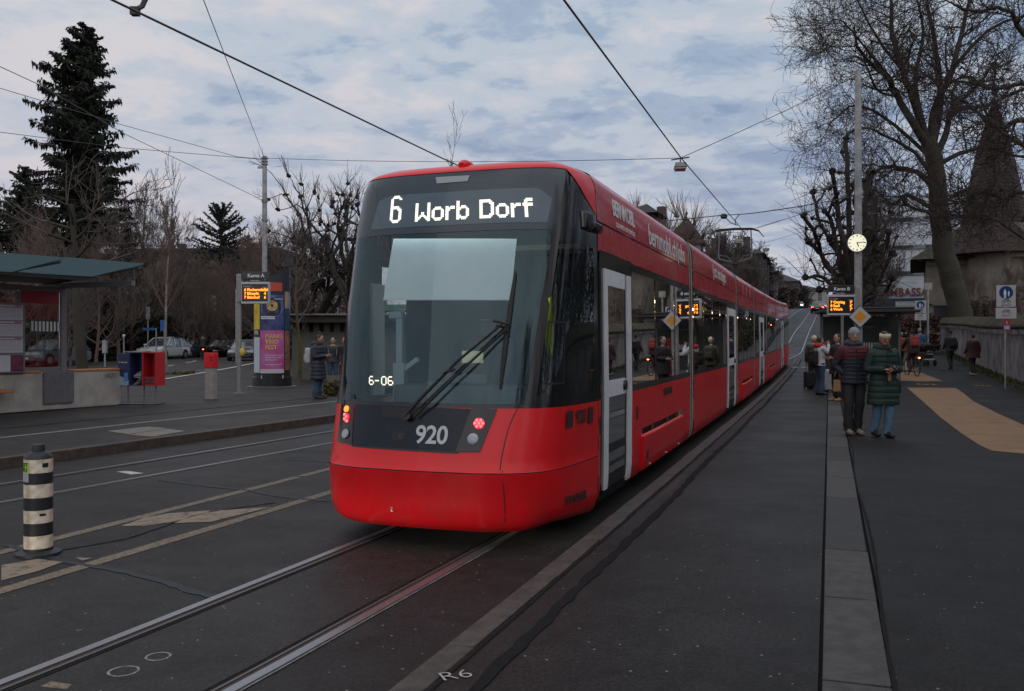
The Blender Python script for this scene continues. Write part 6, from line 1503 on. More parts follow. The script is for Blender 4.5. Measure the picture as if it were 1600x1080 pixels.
# twiggy tree over the mast (upper left of the big crown)
# ---- the big leaning tree
Yb = 62.; q = at(1506, Yb, 0); S = []; prb = dict(up=.15, wander=.20, kids=2, ratio=.60, rmin=.012, ang=.85, prob=.85)
guided(S, [(1508, 520), (1492, 455), (1476, 400), (1467, 330), (1462, 262), (1450, 220)], .78, .52, Yb, sub=4, dj=.05); 
S[0] = (Vector((0, 0, -.3)), S[0][1], 1.0, .78)
BL = [([(1452, 232), (1425, 190), (1400, 150), (1385, 118), (1358, 98), (1340, 72), (1335, 40)], .30, .05), ([(1450, 225), (1432, 170), (1410, 110), (1395, 60), (1392, 0), (1388, -40)], .30, .06), ([(1455, 225), (1460, 170), (1485, 120), (1500, 60), (1515, 0), (1520, -40)], .30, .06), ([(1460, 250), (1480, 205), (1490, 170), (1530, 130), (1560, 90)], .26, .05), ([(1464, 300), (1440, 275), (1410, 262), (1380, 262), (1352, 280), (1335, 270)], .22, .04), ([(1466, 335), (1445, 318), (1415, 305), (1395, 320), (1370, 300), (1345, 292)], .19, .04), ([(1468, 345), (1448, 332), (1420, 322), (1408, 312), (1392, 318)], .16, .03), ([(1456, 235), (1470, 150), (1462, 80), (1450, 10), (1445, -40)], .28, .06), ([(1463, 260), (1500, 240), (1545, 232), (1600, 246), (1660, 250)], .18, .05), ([(1400, 150), (1370, 140), (1345, 90), (1310, 95), (1285, 72)], .10, .02), ([(1385, 118), (1340, 60), (1310, 30), (1285, 45)], .09, .02), ([(1340, 72), (1332, 55), (1300, 52), (1282, 78)], .05, .02), ([(1410, 110), (1370, 60), (1350, 20), (1330, -20)], .12, .03), ([(1466, 290), (1430, 240), (1390, 215), (1350, 200), (1322, 210)], .16, .03), ([(1462, 255), (1420, 215), (1375, 180), (1335, 165), (1305, 185), (1280, 225)], .15, .03), ([(1480, 120), (1530, 60), (1580, 30), (1640, 20)], .16, .04), ([(1490, 170), (1540, 165), (1600, 140), (1650, 150)], .16, .05), ([(1448, 215), (1430, 130), (1442, 50), (1425, -30)], .2, .05), ([(1468, 325), (1500, 300), (1540, 300), (1590, 320)], .12, .03)]
for pts, r0, r1 in BL: guided(S, pts, r0, r1, Yb, kids=2, pr=prb, sub=4, dj=.8, klen=3.0, klvl=2)
emit('big_tree', S, M_barkm, q, 'huge leaning bare tree with spreading twigs behind the garden wall', trunk_r=.05, extra=M_twig)
# second tree off the right edge reaching in, and ivy-brown climber on the house
Ye = 36.; q = at(1665, Ye, 0); S = [(Vector((0, 0, -.1)), L3(1668, 330, Ye), .5, .42), (L3(1668, 330, Ye), L3(1660, 120, Ye), .42, .3)]
for pts, r0, r1 in (([(1665, 210), (1600, 188), (1560, 200), (1520, 170), (1480, 140)], .14, .03), ([(1665, 140), (1610, 130), (1560, 138), (1500, 128), (1450, 120)], .12, .03), ([(1662, 120), (1600, 50), (1570, 15), (1520, 18), (1470, -5)], .13, .03), ([(1668, 260), (1620, 235), (1585, 220), (1550, 190), (1530, 150)], .13, .03), ([(1668, 320), (1600, 300), (1570, 310), (1530, 300), (1490, 330)], .10, .03), ([(1668, 420), (1600, 372), (1560, 345), (1530, 335), (1510, 345)], .07, .02)): guided(S, pts, r0, r1, Ye, kids=2, pr=prb, sub=4, dj=.5, klen=1.7, klvl=2)
emit('bare_tree', S, M_barkm, q, 'bare tree outside the right edge whose limbs reach into view', trunk_r=.045, extra=M_twig)
for (px, Y, sc, w_) in ((1520, 72, .95, 'in front of the castle house wall'), (1575, 68, 1.0, 'behind the footpath sign'), (1610, 60, .9, 'at the far right edge')):
    t = copy_tree(PT[int(px) % 5], None, at(px, Y, 0), RT.uniform(0, 6), 'bare reddish shrub-like tree ' + w_, 'tree', 'bare garden trees on the right'); t.scale = (sc*.5, sc*.5, sc*.55)
leafcloud('climber', [bx(1500, 1560, 71, 470, dep=1.0), bx(1580, 1640, 71, 450, dep=1)], 5000, .13, mat('climber_leaf', (.045, .032, .026), .9, var=.4, vscale=1), 'dead brown creeper over the castle house wall', 'climber', 'stuff')
# round bush by the white building
leafcloud('round_bush', [(*(at(1403, 62)+Vector((0, 0, 1.1))), 4.2, 3, 2.2)], 12000, .12, mat('bush_brown', (.07, .035, .028), .9, var=.4, vscale=2), 'round reddish brown bush before the white building', 'bush')
leafcloud('planting', [(*(P(1.9, s_)+Vector((0, 0, .7))), 1.0, 2.6, 1.3) for s_ in range(62, 90, 3)], 14000, .12, M_hedge, 'low green planting between road and walk beyond the stop', 'plants', 'stuff')
# trees standing behind the photographer's right: reflected in the tram side
for (t_, s_, sc, w_) in ((8.5, 3, .9, 'nearest'), (10, 12, 1.1, 'second'), (9.2, 21, 1.0, 'third'), (11, 31, 1.1, 'fourth'), (9, -10, 1, 'rearmost')):
    tt_ = copy_tree(PT[int(s_) % 5], None, P(t_, s_, 0), 1.3+s_, '%s bare tree behind the garden wall off the right edge' % w_, 'tree', 'bare garden trees on the right'); tt_.scale = (sc, sc, sc)
leafcloud('garden_shrubs', [(*(P(11.5+1.5*(k % 2), s_)+Vector((0, 0, 2.2+.5*(k % 3)))), 4.5, 5, 5.0+(k % 3)) for k, s_ in enumerate(range(-22, 44, 4))], 60000, .16, mat('laurel_leaf', (.030, .036, .020), .8, var=.5, vscale=1.5, col2=(.016, .018, .012)), 'evergreen shrubs behind the garden wall beyond the right edge', 'shrubs')
# ------------------------------------------------------------------ cars
def car(name, loc, rz, lbl, paint, L_=4.4, W=1.8, H=1.5, suv=False, lights=None, rear=None, cat='car'):
    """faces +Y locally: nose at y = L/2"""
    t = thing(name, loc, rz, lbl, cat)
    bl = H*.60; w = W/2
    st = [(-.5, .42, .80, .84), (-.485, .30, .93, .94), (-.42, .20, .99, 1), (-.2, .18, 1.0, 1), (.1, .18, 1.0, 1), (.22, .18, .99, 1), (.38, .20, .90, .98), (.465, .24, .78, .90), (.5, .34, .62, .78)]
    rings = []
    for (f, zb, zt, ws) in st:
        y = f*L_; a = w*ws; zt = bl*zt; r_ = [(-a*.90, zb), (-a, zb+.12), (-a, zt*.72), (-a*.95, zt*.92), (-a*.80, zt), (0, zt+.03), (a*.80, zt), (a*.95, zt*.92), (a, zt*.72), (a, zb+.12), (a*.90, zb)]
        rings.append([Vector((x, y, z)) for x, z in r_])
    b = MB(); b.loft(rings, None); bd = b.build('body', paint, t, smooth=35, fixn=True)
    cs = [(-.47 if suv else -.40, .0, .92), (-.36 if suv else -.28, .93, .84), (-.05, 1.0, .80), (.06, .96, .80), (.245, .0, .93)]
    def cabin(name, m, k, zs=(0, 1), shrink=0):
        b = MB(); rings = []
        for (f, hz, ws) in cs:
            y = f*L_; z1 = bl - .02 + (H-bl)*hz; a0, a1 = w*.93, w*ws*.86 if hz else w*.93
            rings.append([Vector((-a0, y, bl-.05)), Vector((-(a1), y, max(bl-.04, z1-.06))), Vector((-a1*.82, y, z1)), Vector((a1*.82, y, z1)), Vector((a1, y, max(bl-.04, z1-.06))), Vector((a0, y, bl-.05))])
        b.loft(rings, None); return b.build(name, m, t, smooth=30, fixn=True)
    cabin('windows', mat('car_glass', (.05, .06, .07), .06, coat=1, spec=.8), 0)
    b = MB(); rr = []
    for (f, z) in ((-.37 if suv else -.29, H*.965), (-.25, H*.995), (-.05, H+.008), (.04, H*.985), (.075, H*.955)):
        rr.append([Vector((-w*.70, f*L_, z-.02)), Vector((-w*.6, f*L_, z+.006)), Vector((w*.6, f*L_, z+.006)), Vector((w*.70, f*L_, z-.02)), Vector((w*.6, f*L_, z-.06)), Vector((-w*.6, f*L_, z-.06))])
    b.loft(rr, None); b.build('roof', paint, t, smooth=30, fixn=True)
    b = MB()
    for sd in (-1, 1):
        for (f0, z0, f1, z1) in ((.245, bl, .05, H*.97), (-.02, bl, -.04, H*.98), (-.24, bl, -.26, H*.97), (cs[0][0]+.01, bl, cs[1][0]+.02, H*.94)): b.tube([(sd*w*.925, f0*L_, z0-.03), (sd*w*.715, f1*L_, z1-.02)], .028, 5)
    b.build('pillars', paint, t)
    for sd in (-1, 1):
        for f in (.31, -.30):
            R_ = .34 if suv else .31
            b = MB(); b.tube([(sd*(w-.20), 0, 0), (sd*(w+.008), 0, 0)], R_+.04, 20); a_ = b.build('wheel_arch', M_ink, t); a_.location = (0, f*L_, R_+.01)
            b = MB(); b.tube([(sd*(w-.2), 0, 0), (sd*(w+.02), 0, 0)], R_, 20); wh = b.build('wheel', M_rubber, t, smooth=40); wh.location = (0, f*L_, R_)
            b = MB(); b.tube([(sd*(w-.0), 0, 0), (sd*(w+.028), 0, 0)], R_*.60, 10); b.build('rim', M_zinc, wh)
        b = MB(); b.box((0, 0, 0), (.18, .12, .13)); m_ = b.build('mirror', paint, t, bevel=.02); m_.location = (sd*(w+.08), .17*L_, bl+.08)
        b = MB(); b.box((0, 0, 0), (.42, .14, .16)); h_ = b.build('headlight', lights or mat('headlight_off', (.5, .52, .55), .15, coat=1), t, bevel=.03); h_.location = (sd*w*.66, L_*.468, bl*.70)
        b = MB(); b.box((0, 0, 0), (.30, .08, .16)); h_ = b.build('rear_light', rear or mat('tail_off', (.25, .01, .01), .3), t, bevel=.02); h_.location = (sd*w*.74, -L_*.488, bl*.78)
    b = MB(); b.box((0, L_*.492, bl*.52), (.95, .05, .20)); b.box((0, L_*.49, .32), (1.2, .06, .12)); b.build('grille', M_ink, t)
    b = MB(); b.box((0, L_*.508, .44), (.5, .02, .11)); b.build('number_plate', M_signw, t); b = MB(); b.box((0, -L_*.506, .55), (.5, .02, .11)); b.build('number_plate', M_signw, t)
    return t
def carpaint(n, c): return mat(n, c, .22, coat=1, var=.08, vscale=3)
CG = 'cars on the side street'
car('car', at(84, 54)+Vector((0, 0, .01)), R(200), 'grey suv seen through the shelter glass', carpaint('paint_grey', (.12, .14, .16)), 4.4, 1.9, 1.62, True).rotation_euler = (0, 0, R(165))
car('car', at(256, 65), R(171), 'white suv parked furthest left beside the birch trunk', carpaint('paint_white', (.52, .55, .56)), 4.5, 1.88, 1.62, True)
car('car', at(294, 72), R(173), 'dark blue-grey car parked behind the white suv', carpaint('paint_blue', (.035, .055, .07)), 4.3, 1.8, 1.45)
car('car', at(370, 74), R(-28), 'black estate car driving away behind the Kante A post', carpaint('paint_black', (.012, .012, .016)), 4.6, 1.85, 1.55, True)
car('car', at(384, 60.5), R(188), 'dark silver saloon facing the stop, half hidden by poster column', carpaint('paint_silver', (.07, .08, .085)), 4.6, 1.82, 1.42)
# cars up the hill, rear lamps lit
M_tail = mat('tail_lit', (.6, .02, .01), .3, emit=(1, .05, .03), estr=16)
for (t_, s_, lbl) in ((-1.6, 138, 'nearest car climbing the road with both rear lamps glowing red'), (-1.3, 152, 'second car on the climb with lit rear lamps'), (-.3, 168, 'farthest red-lit car near the crest')):
    car('car', P(t_, s_, .01), -TH, lbl, MATS['paint_black'], 4.4, 1.85, 1.5, rear=M_tail)
M_head = mat('head_lit', (.8, .8, .8), .3, emit=(1, .97, .9), estr=14)
car('car', P(-6.2, 205, .01), R(180)-TH, 'oncoming distant car with white headlamps near the hill crest', MATS['paint_white'], 4.4, 1.85, 1.5, lights=M_head)
for (t_, s_, c, lbl) in ((-10.6, 105, 'paint_silver', 'first'), (-10.6, 112, 'paint_blue', 'second'), (-10.6, 119, 'paint_grey', 'third'), (-10.6, 126, 'paint_white', 'fourth')):
    car('car', P(t_, s_, .02), -TH, '%s of the small cars parked under the avenue trees' % lbl, MATS[c])
b = MB(); q = P(-12.5, 150, 0); b.box((0, 0, 2.6), (6, 40, .5)); b.box((2.6, 19, 1.2), (.2, .2, 2.6)); b.box((2.6, -19, 1.2), (.2, .2, 2.6)); tag(b.build('market_awning', mat('awning_blue', (.05, .13, .32), .6), loc=q, rz=-TH), 'long blue awning beside the distant road', 'awning')
# the car behind the photographer whose headlamps show in the red bumper
hc = car('car', Vector((*XY(-5.2, -9.5), .01)), -TH, 'car with lit headlamps waiting behind camera, mirrored in the tram bumper', MATS['paint_grey'], 4.4, 1.8, 1.5, lights=mat('headlamp_on', (.9, .9, .85), .3, emit=(1, .93, .80), estr=160))
for sd in (-1, 1):
    ld = bpy.data.lights.new('headlamp_beam', 'SPOT'); ld.energy = 2000; ld.color = (1, .90, .76); ld.spot_size = R(30); ld.spot_blend = .30; ld.shadow_soft_size = .06
    lo = bpy.data.objects.new('headlamp_beam', ld); COL.objects.link(lo); lo.parent = hc; lo.location = (sd*.6, 2.30, .62)
    lo.rotation_euler = (R(75.2), 0, R(-5))
# ------------------------------------------------------------------ people
def skinmat(): return mat('skin', (.40, .23, .165), .55, var=.08, vscale=20)
M_skin = skinmat()
def cloth(n, c, r=.8): return mat('cloth_'+n, c, r, var=.18, vscale=9, bump=.25, bscale=40)
C = dict(black=cloth('black', (.013, .013, .015)), navy=cloth('navy', (.014, .018, .036), .65), dnavy=cloth('dark_navy', (.010, .014, .028), .5), green=cloth('green', (.007, .030, .023), .65), maroon=cloth('maroon', (.075, .008, .015), .7), charcoal=cloth('charcoal', (.022, .022, .026)), jeans=cloth('jeans', (.030, .060, .105)), ljeans=cloth('light_jeans', (.10, .20, .30)), white=cloth('white', (.50, .52, .56)), red=cloth('red', (.45, .03, .02)), coral=cloth('coral', (.30, .055, .040)), greyhat=cloth('grey_hat', (.22, .26, .28)), cream=cloth('cream', (.55, .50, .38)), tan=cloth('tan', (.30, .17, .08)), brown=cloth('brown', (.05, .025, .02)), olive=cloth('olive', (.04, .042, .028)), bluec=cloth('blue', (.03, .10, .20)), hair=mat('hair_brown', (.035, .018, .012), .6, var=.3, vscale=40), hairg=mat('hair_grey', (.16, .15, .14), .6), shoe=mat('shoe_dark', (.02, .018, .018), .5), shoel=mat('shoe_beige', (.26, .21, .16), .6), maroond=cloth('dark_maroon', (.035, .010, .012)))
BASE = dict(pelvis=(0, 0, .95), waist=(0, 0, 1.10), chest=(0, 0, 1.30), neck=(0, 0, 1.46), head=(0, -.015, 1.53),
    hipL=(-.09, 0, .90), hipR=(.09, 0, .90), kneeL=(-.10, -.02, .50), kneeR=(.10, -.02, .50), ankL=(-.105, .03, .085), ankR=(.105, .03, .085), toeL=(-.12, -.15, .035), toeR=(.12, -.15, .035),
    shL=(-.175, 0, 1.40), shR=(.175, 0, 1.40), elL=(-.235, .03, 1.13), elR=(.235, .03, 1.13), wrL=(-.245, -.04, .89), wrR=(.245, -.04, .89))
RAD = dict(pelvis=.135, waist=.125, chest=.14, neck=.055, head=.05, hipL=.09, hipR=.09, kneeL=.062, kneeR=.062, ankL=.042, ankR=.042, toeL=.036, toeR=.036, shL=.07, shR=.07, elL=.048, elR=.048, wrL=.032, wrR=.032)
EDG = [('pelvis', 'waist'), ('waist', 'chest'), ('chest', 'neck'), ('neck', 'head'), ('pelvis', 'hipL'), ('pelvis', 'hipR'), ('hipL', 'kneeL'), ('hipR', 'kneeR'), ('kneeL', 'ankL'), ('kneeR', 'ankR'), ('ankL', 'toeL'), ('ankR', 'toeR'), ('chest', 'shL'), ('chest', 'shR'), ('shL', 'elL'), ('shR', 'elR'), ('elL', 'wrL'), ('elR', 'wrR')]
def person(loc, rz, lbl, H=1.74, top='black', legs='charcoal', shoes='shoe', pose=None, coat=None, hat=None, hair='hair', longhair=False, headturn=0, nod=0, grp=None, female=False, face=True, scarf=None, band=None, glasses=False, yoke=None, zip_=False, wide=1.0, hood=False, bun=False):
    J = {k: Vector(v) for k, v in BASE.items()}
    for k, v in (pose or {}).items(): J[k] = Vector(v)
    sc = H/1.75; t = thing('person', loc, rz, lbl, 'person', grp); t.scale = (sc, sc, sc)
    names = list(J); me = bpy.data.meshes.new('b'); me.from_pydata([J[k] for k in names], [(names.index(a), names.index(b_)) for a, b_ in EDG], [])
    ob = bpy.data.objects.new('b', me); COL.objects.link(ob); ob.modifiers.new('s', 'SKIN'); sv = me.skin_vertices[0].data
    for i, k in enumerate(names):
        r = RAD[k]*(.92 if female and k[:2] in ('sh', 'ch', 'wa') else 1); sv[i].radius = (r*(1.28 if k in ('chest', 'pelvis', 'waist') else 1), r*(.85 if k in ('chest', 'pelvis', 'waist') else 1)); sv[i].use_root = (k == 'pelvis')
    ss = ob.modifiers.new('u', 'SUBSURF'); ss.levels = 1; ss.render_levels = 1
    dg = bpy.context.evaluated_depsgraph_get(); me2 = bpy.data.meshes.new_from_object(ob.evaluated_get(dg)); bpy.data.objects.remove(ob)
    b = MB(); b.mats = [M_skin, C[top], C[legs], C[shoes], C[hair], M_ink]
    vs = [v.co.copy() for v in me2.vertices]; fs = [tuple(p.vertices) for p in me2.polygons]; mi = []
    def near(c):
        best = (9, None)
        for a, e in EDG:
            A, B = J[a], J[e]; d = B-A; u = max(0, min(1, (c-A).dot(d)/d.length_squared)); dist = (c-(A+d*u)).length
            if dist < best[0]: best = (dist, (a, e, u))
        return best[1]
    for f in fs:
        c = sum((vs[i] for i in f), Vector())/len(f); a, e, u = near(c)
        k = 1
        if a in ('neck',): k = 0
        elif a[:3] in ('hip', 'kne') or (a == 'pelvis' and e[:3] == 'hip'): k = 2
        elif a[:3] == 'ank': k = 3
        elif a == 'pelvis' and c.z < .98: k = 2
        elif a == 'chest' and e == 'neck' and c.z > J['neck'].z - .03: k = 0
        mi.append(k)
    b.v = [tuple(v) for v in vs]; b.f = fs; b.m = mi
    # head
    hm = Matrix.Translation(J['head']) @ Matrix.Rotation(headturn, 4, 'Z') @ Matrix.Rotation(nod, 4, 'X')
    def blob(c, r, m, n=14, base=None):
        q = MB(); q.ball(c, r, n); b.add([(base or hm) @ Vector(v) for v in q.v], q.f, m)
    blob((0, -.005, .095), (.074, .092, .112), M_skin, 16); blob((0, -.028, .035), (.055, .062, .052), M_skin, 12); blob((0, -.098, .075), (.013, .018, .026), M_skin, 8)
    for sd in (-1, 1):
        blob((sd*.077, .005, .085), (.012, .022, .032), M_skin, 8)
        if face: blob((sd*.030, -.086, .10), (.013, .006, .007), M_ink, 8); blob((sd*.030, -.087, .122), (.018, .006, .004), C[hair], 6)
    if face: blob((0, -.086, .035), (.022, .007, .006), mat('lips', (.28, .08, .07), .5), 8)
    # hands: palm, four bent fingers, thumb from the side of the palm
    for s_, wr, el in (('L', J['wrL'], J['elL']), ('R', J['wrR'], J['elR'])):
        d = (wr-el).normalized(); sx = -1 if s_ == 'L' else 1
        side_ = d.cross(Vector((sx, 0, 0))); side_ = side_.normalized() if side_.length > .2 else Vector((0, 0, 1))
        nrm = side_.cross(d).normalized(); pc = wr + d*.045
        q = MB(); q.tube([wr-d*.01, wr+d*.03, wr+d*.085], [.026, .036, .034], 8, None, True, ell=(1, .55)); b.add(q.v, q.f, M_skin)
        for i, ln in enumerate((.062, .075, .07, .055)):
            o = side_*(.027-.018*i); p0 = wr+d*.075+o; p1 = p0+d*ln*.55 + nrm*(-.012*sx); p2 = p1 + d*ln*.38 + nrm*(-.030*sx)
            q = MB(); q.tube([p0, p1, p2], [.0095, .0088, .0070], 6); b.add(q.v, q.f, M_skin)
        p0 = wr+d*.025+side_*.03; q = MB(); q.tube([p0, p0+d*.03+side_*.022, p0+d*.055+side_*.018-nrm*.015*sx], [.011, .0105, .008], 6); b.add(q.v, q.f, M_skin)
    for s_ in 'LR':
        a, e = J['ank'+s_], J['toe'+s_]; dd = (e-a); dd.z = 0; dd = dd.normalized() if dd.length > .01 else Vector((0, -1, 0)); q = MB(); h_ = e - dd*.18
        q.tube([Vector((h_.x, h_.y, e.z+.005))-dd*.03, Vector((h_.x, h_.y, e.z+.008))+dd*.06, e+dd*.005, e+dd*.055], [.040, .046, .046, .026], 10, None, True, ell=(1, .85)); b.add(q.v, q.f, C[shoes])
    b.build('body', None, t, smooth=70)
    # trousers
    q = MB()
    for s_ in 'LR':
        h_, k_, a_ = J['hip'+s_], J['knee'+s_], J['ank'+s_]; jr = random.Random(int(h_.x*1e3)+len(lbl)); pts_ = [h_+Vector((0, 0, .06))] + [h_.lerp(k_, u) for u in (.2, .4, .6, .8, .92)] + [k_] + [k_.lerp(a_, u) for u in (.12, .3, .5, .68, .8, .9)] + [a_+Vector((0, 0, -.02))]; rr_ = [.105, .104, .098, .090, .082, .080, .077, .074, .073, .071, .068*wide, .072*wide, .064*wide, .070*wide]; q.tube([p_+Vector((jr.gauss(0, .004), jr.gauss(0, .004), 0)) for p_ in pts_], [x_+jr.gauss(0, .0022) for x_ in rr_], 14)
    q.build('trousers', C[legs], t, smooth=70)
    # upper garment
    ct = dict(hem=.88, w=.20, rib=0, flare=1.0, ribh=.085); ct.update(coat or {})
    cx = lambda z: (J['pelvis']+(J['neck']-J['pelvis'])*((z-.95)/.51)) if z > .95 else Vector((J['pelvis'].x, J['pelvis'].y, z))
    rings = []; n = 22; zs = list(np.arange(ct['hem'], 1.475, .011 if ct['rib'] else .035))
    for z in zs:
        f = (z-.95)/.51
        wx = np.interp(z, [.45, .70, .9, 1.05, 1.25, 1.36, 1.42, 1.46, 1.48], [ct['w']*1.22*ct['flare'], ct['w']*1.12*ct['flare'], ct['w']*1.03, ct['w']*.94, ct['w']*1.02, ct['w']*1.04, ct['w']*.82, .09, .066])
        wy = wx*.72 if z < 1.38 else wx*np.interp(z, [1.38, 1.46], [.74, .95])
        if ct['rib']: m_ = abs(math.sin(math.pi*(z-ct['hem'])/ct['ribh']))**.55; wx += ct['rib']*(m_-.5); wy += ct['rib']*(m_-.5)
        c = cx(z); rings.append([Vector((c.x+wx*math.copysign(abs(math.cos(a))**.85, math.cos(a)), c.y+wy*math.copysign(abs(math.sin(a))**.85, math.sin(a)), c.z if z > .95 else z)) for a in [2*math.pi*k/n for k in range(n)]])
    q = MB()
    if yoke:
        iy = next(i for i, z in enumerate(zs) if z > 1.24); q.loft(rings[:iy+1], C[top], cap=False); q.loft(rings[iy:], C[yoke], cap=False)
    else: q.loft(rings, C[top], cap=False)
    for s_ in 'LR':
        s0, e0, w0 = J['sh'+s_], J['el'+s_], J['wr'+s_]; k = 22 if ct['rib'] else 6; pts = [s0+(s0-J['chest'])*-.12]; rr = [.082]
        for i in range(k+1):
            u = i/k; p = s0.lerp(e0, u*2) if u < .5 else e0.lerp(w0, (u-.5)*2); r_ = np.interp(u, [0, .2, .5, .9, 1], [.082, .078, .068, .058, .046]); 
            if ct['rib']: r_ += ct['rib']*.55*(abs(math.sin(math.pi*u*6.2))**.5-.5)
            pts.append(p); rr.append(r_)
        cut = 9 if ct['rib'] else 2
        if yoke: q.tube(pts[:cut], rr[:cut], 12, C[yoke]); q.tube(pts[cut-1:], rr[cut-1:], 12, C[top])
        else: q.tube(pts, rr, 12, C[top])
    jr = random.Random(len(q.v)); q.v = [(x+jr.gauss(0, .0032), y+jr.gauss(0, .0032), z_+jr.gauss(0, .002)) for x, y, z_ in q.v]
    q.build('jacket', None, t, smooth=60)
    if zip_:
        q = MB(); q.tube([cx(z)+Vector((0, -(ct['w']*.70+.012), 0)) for z in (ct['hem']+.01, .95, 1.1, 1.25, 1.40)], .008, 4); q.build('zip', M_ink, t)
    if scarf: q = MB(); q.lathe([(.075, -.03), (.115, .0), (.125, .03), (.105, .065), (.075, .075)], c=(J['neck'].x, J['neck'].y-.005, J['neck'].z-.02), n=16, cap=False); q.box((.04, -.13, J['neck'].z-.14), (.09, .04, .24)); q.build('scarf', C[scarf], t, smooth=60)
    if hood: q = MB(); q.lathe([(.07, -.05), (.14, -.01), (.15, .04), (.11, .10), (.09, .11)], c=(0, .05, J['neck'].z-.01), n=16, cap=False); q.build('hood', C[top] if hood is True else C[hood], t, smooth=60)
    # hair and hats
    def hp(name, fnv, m):
        q = MB(); fnv(q); q.v = [tuple(hm @ Vector(v)) for v in q.v]; return q.build(name, m, t, smooth=60)
    if hat: hp('hat', lambda q: (q.ball((0, .008, .135), (.088, .104, .105), 16), q.lathe([(.086, -.0), (.092, .01), (.092, .045), (.084, .055)], c=(0, .004, .118), n=18)), C[hat])
    else: hp('hair', lambda q: (q.ball((0, .022, .118), (.083, .093, .108), 16),), C[hair])
    if band: hp('headband', lambda q: q.lathe([(.080, -.004), (.090, .006), (.091, .054), (.080, .062)], c=(0, .004, .118), n=20), C[band]); hp('hair', lambda q: q.ball((0, .022, .120), (.084, .092, .104), 14), C[hair])
    if longhair: hp('long_hair', lambda q: q.tube([(0, .05, .14), (0, .075, .05), (0, .085, -.07), (.0, .09, -.2)], [.075, .08, .075, .04], 12, None, True, ell=(1.1, .6)), C[hair])
    if bun: hp('hair_bun', lambda q: q.ball((0, .05, .24), (.045, .045, .04), 10), C[hair])
    if glasses: hp('glasses', lambda q: [q.tube([(sx*.030+.024*math.cos(k*.7), -.096, .098+.017*math.sin(k*.7)) for k in range(10)], .003, 4) for sx in (-1, 1)], M_ink)
    return t
def rel(t, p): 
    """a point given in the person's frame, in the world"""
    return t.location + Matrix.Rotation(t.rotation_euler[2], 3, 'Z') @ (Vector(p)*t.scale[0])
def backpack(t, lbl, m, y=.19, z=1.20, sc=1.0, w=.32, h=.42):
    o = thing('backpack', rel(t, (0, y, z)), t.rotation_euler[2], lbl, 'backpack'); s = t.scale[0]*sc
    q = MB(); q.box((0, 0, 0), (w*s, .17*s, h*s)); q.build('bag', m, o, bevel=.045); q = MB(); q.box((0, .10*s, -.06*s), (w*.7*s, .06*s, h*.45*s)); q.build('pocket', m, o, bevel=.02)
    q = MB()
    for sd in (-1, 1): q.tube([(sd*.10*s, -.08*s, .19*s), (sd*.13*s, -.20*s, .23*s), (sd*.14*s, -.335*s, .12*s), (sd*.14*s, -.34*s, -.08*s), (sd*.13*s, -.2*s, -.18*s)], .016*s, 5)
    q.build('straps', m, o); return o
# the couple on the walk
q = gnd(1334, 679)
pa = person(q, R(-4), 'man in grey beanie and maroon-and-navy quilted jacket, hands in pockets, right of the granite strip', 1.80, top='navy', yoke='maroon', legs='charcoal', shoes='shoel', hat='greyhat', coat=dict(hem=.84, w=.205, rib=.009, ribh=.062), zip_=True, wide=1.15, headturn=R(-5), hood='dnavy', pose=dict(kneeL=(-.10, -.07, .51), ankL=(-.10, -.05, .085), toeL=(-.12, -.22, .05), kneeR=(.085, -.03, .50), ankR=(.075, .07, .085), toeR=(.09, -.11, .035), elL=(-.285, .07, 1.13), wrL=(-.14, -.02, .98), elR=(.275, .07, 1.14), wrR=(.14, -.02, .97)))
o = thing('paper_bag', rel(pa, (-.27, .0, .80)), R(-15), 'small tan paper bag at the right hip of the man in the beanie', 'bag'); qb = MB(); qb.box((0, 0, 0), (.13, .08, .20), taper=.8); qb.build('bag', C['tan'], o, bevel=.01); qb = MB(); qb.tube([(-.04, 0, .15), (-.02, 0, .24), (.04, 0, .24), (.05, 0, .15)], .006, 5); qb.build('bag_handle', C['tan'], o)
q = gnd(1380, 683)
pb = person(q, R(2), 'woman in long green quilted coat and cream headband looking at phone beside the beanie man', 1.74, top='green', legs='ljeans', shoes='shoe', band='cream', scarf='black', hood=True, nod=R(13), glasses=True, female=True, hair='hair', coat=dict(hem=.54, w=.215, rib=.012, ribh=.098, flare=1.02), zip_=True, pose=dict(elL=(-.26, .02, 1.12), wrL=(-.075, -.24, 1.12), elR=(.27, .02, 1.12), wrR=(.085, -.25, 1.13), kneeL=(-.09, .01, .50), ankL=(-.10, .11, .12), toeL=(-.10, -.05, .045), kneeR=(.08, -.06, .50), ankR=(.06, -.02, .085), toeR=(.06, -.20, .035), head=(0, -.04, 1.53)))
qb = MB(); qb.box((0, 0, 0), (.075, .15, .010)); o = qb.build('phone', M_ink, bevel=.004); o.location = rel(pb, (.02, -.34, 1.16)); o.rotation_euler = (R(35), 0, R(60)); tag(o, 'dark phone held by the woman in the green coat', 'phone')
qb = MB(); qb.box((0, 0, 0), (.05, .015, .16), rz=.1); o = qb.build('mustard_cord', C['tan']); o.location = rel(pb, (.0, -.23, 1.02)); tag(o, 'small mustard cloth end hanging under the phone', 'cloth')
o = thing('handbag', rel(pb, (.25, .06, .84)), 0, 'black handbag behind the left hip of the green-coat woman', 'bag'); qb = MB(); qb.box((0, 0, 0), (.08, .22, .24)); qb.build('bag', M_dark, o, bevel=.03); qb = MB(); qb.tube([(0, 0, .1), (.0, -.02, .3), (-.08, -.02, .58)], .008, 5); qb.build('strap', M_dark, o)
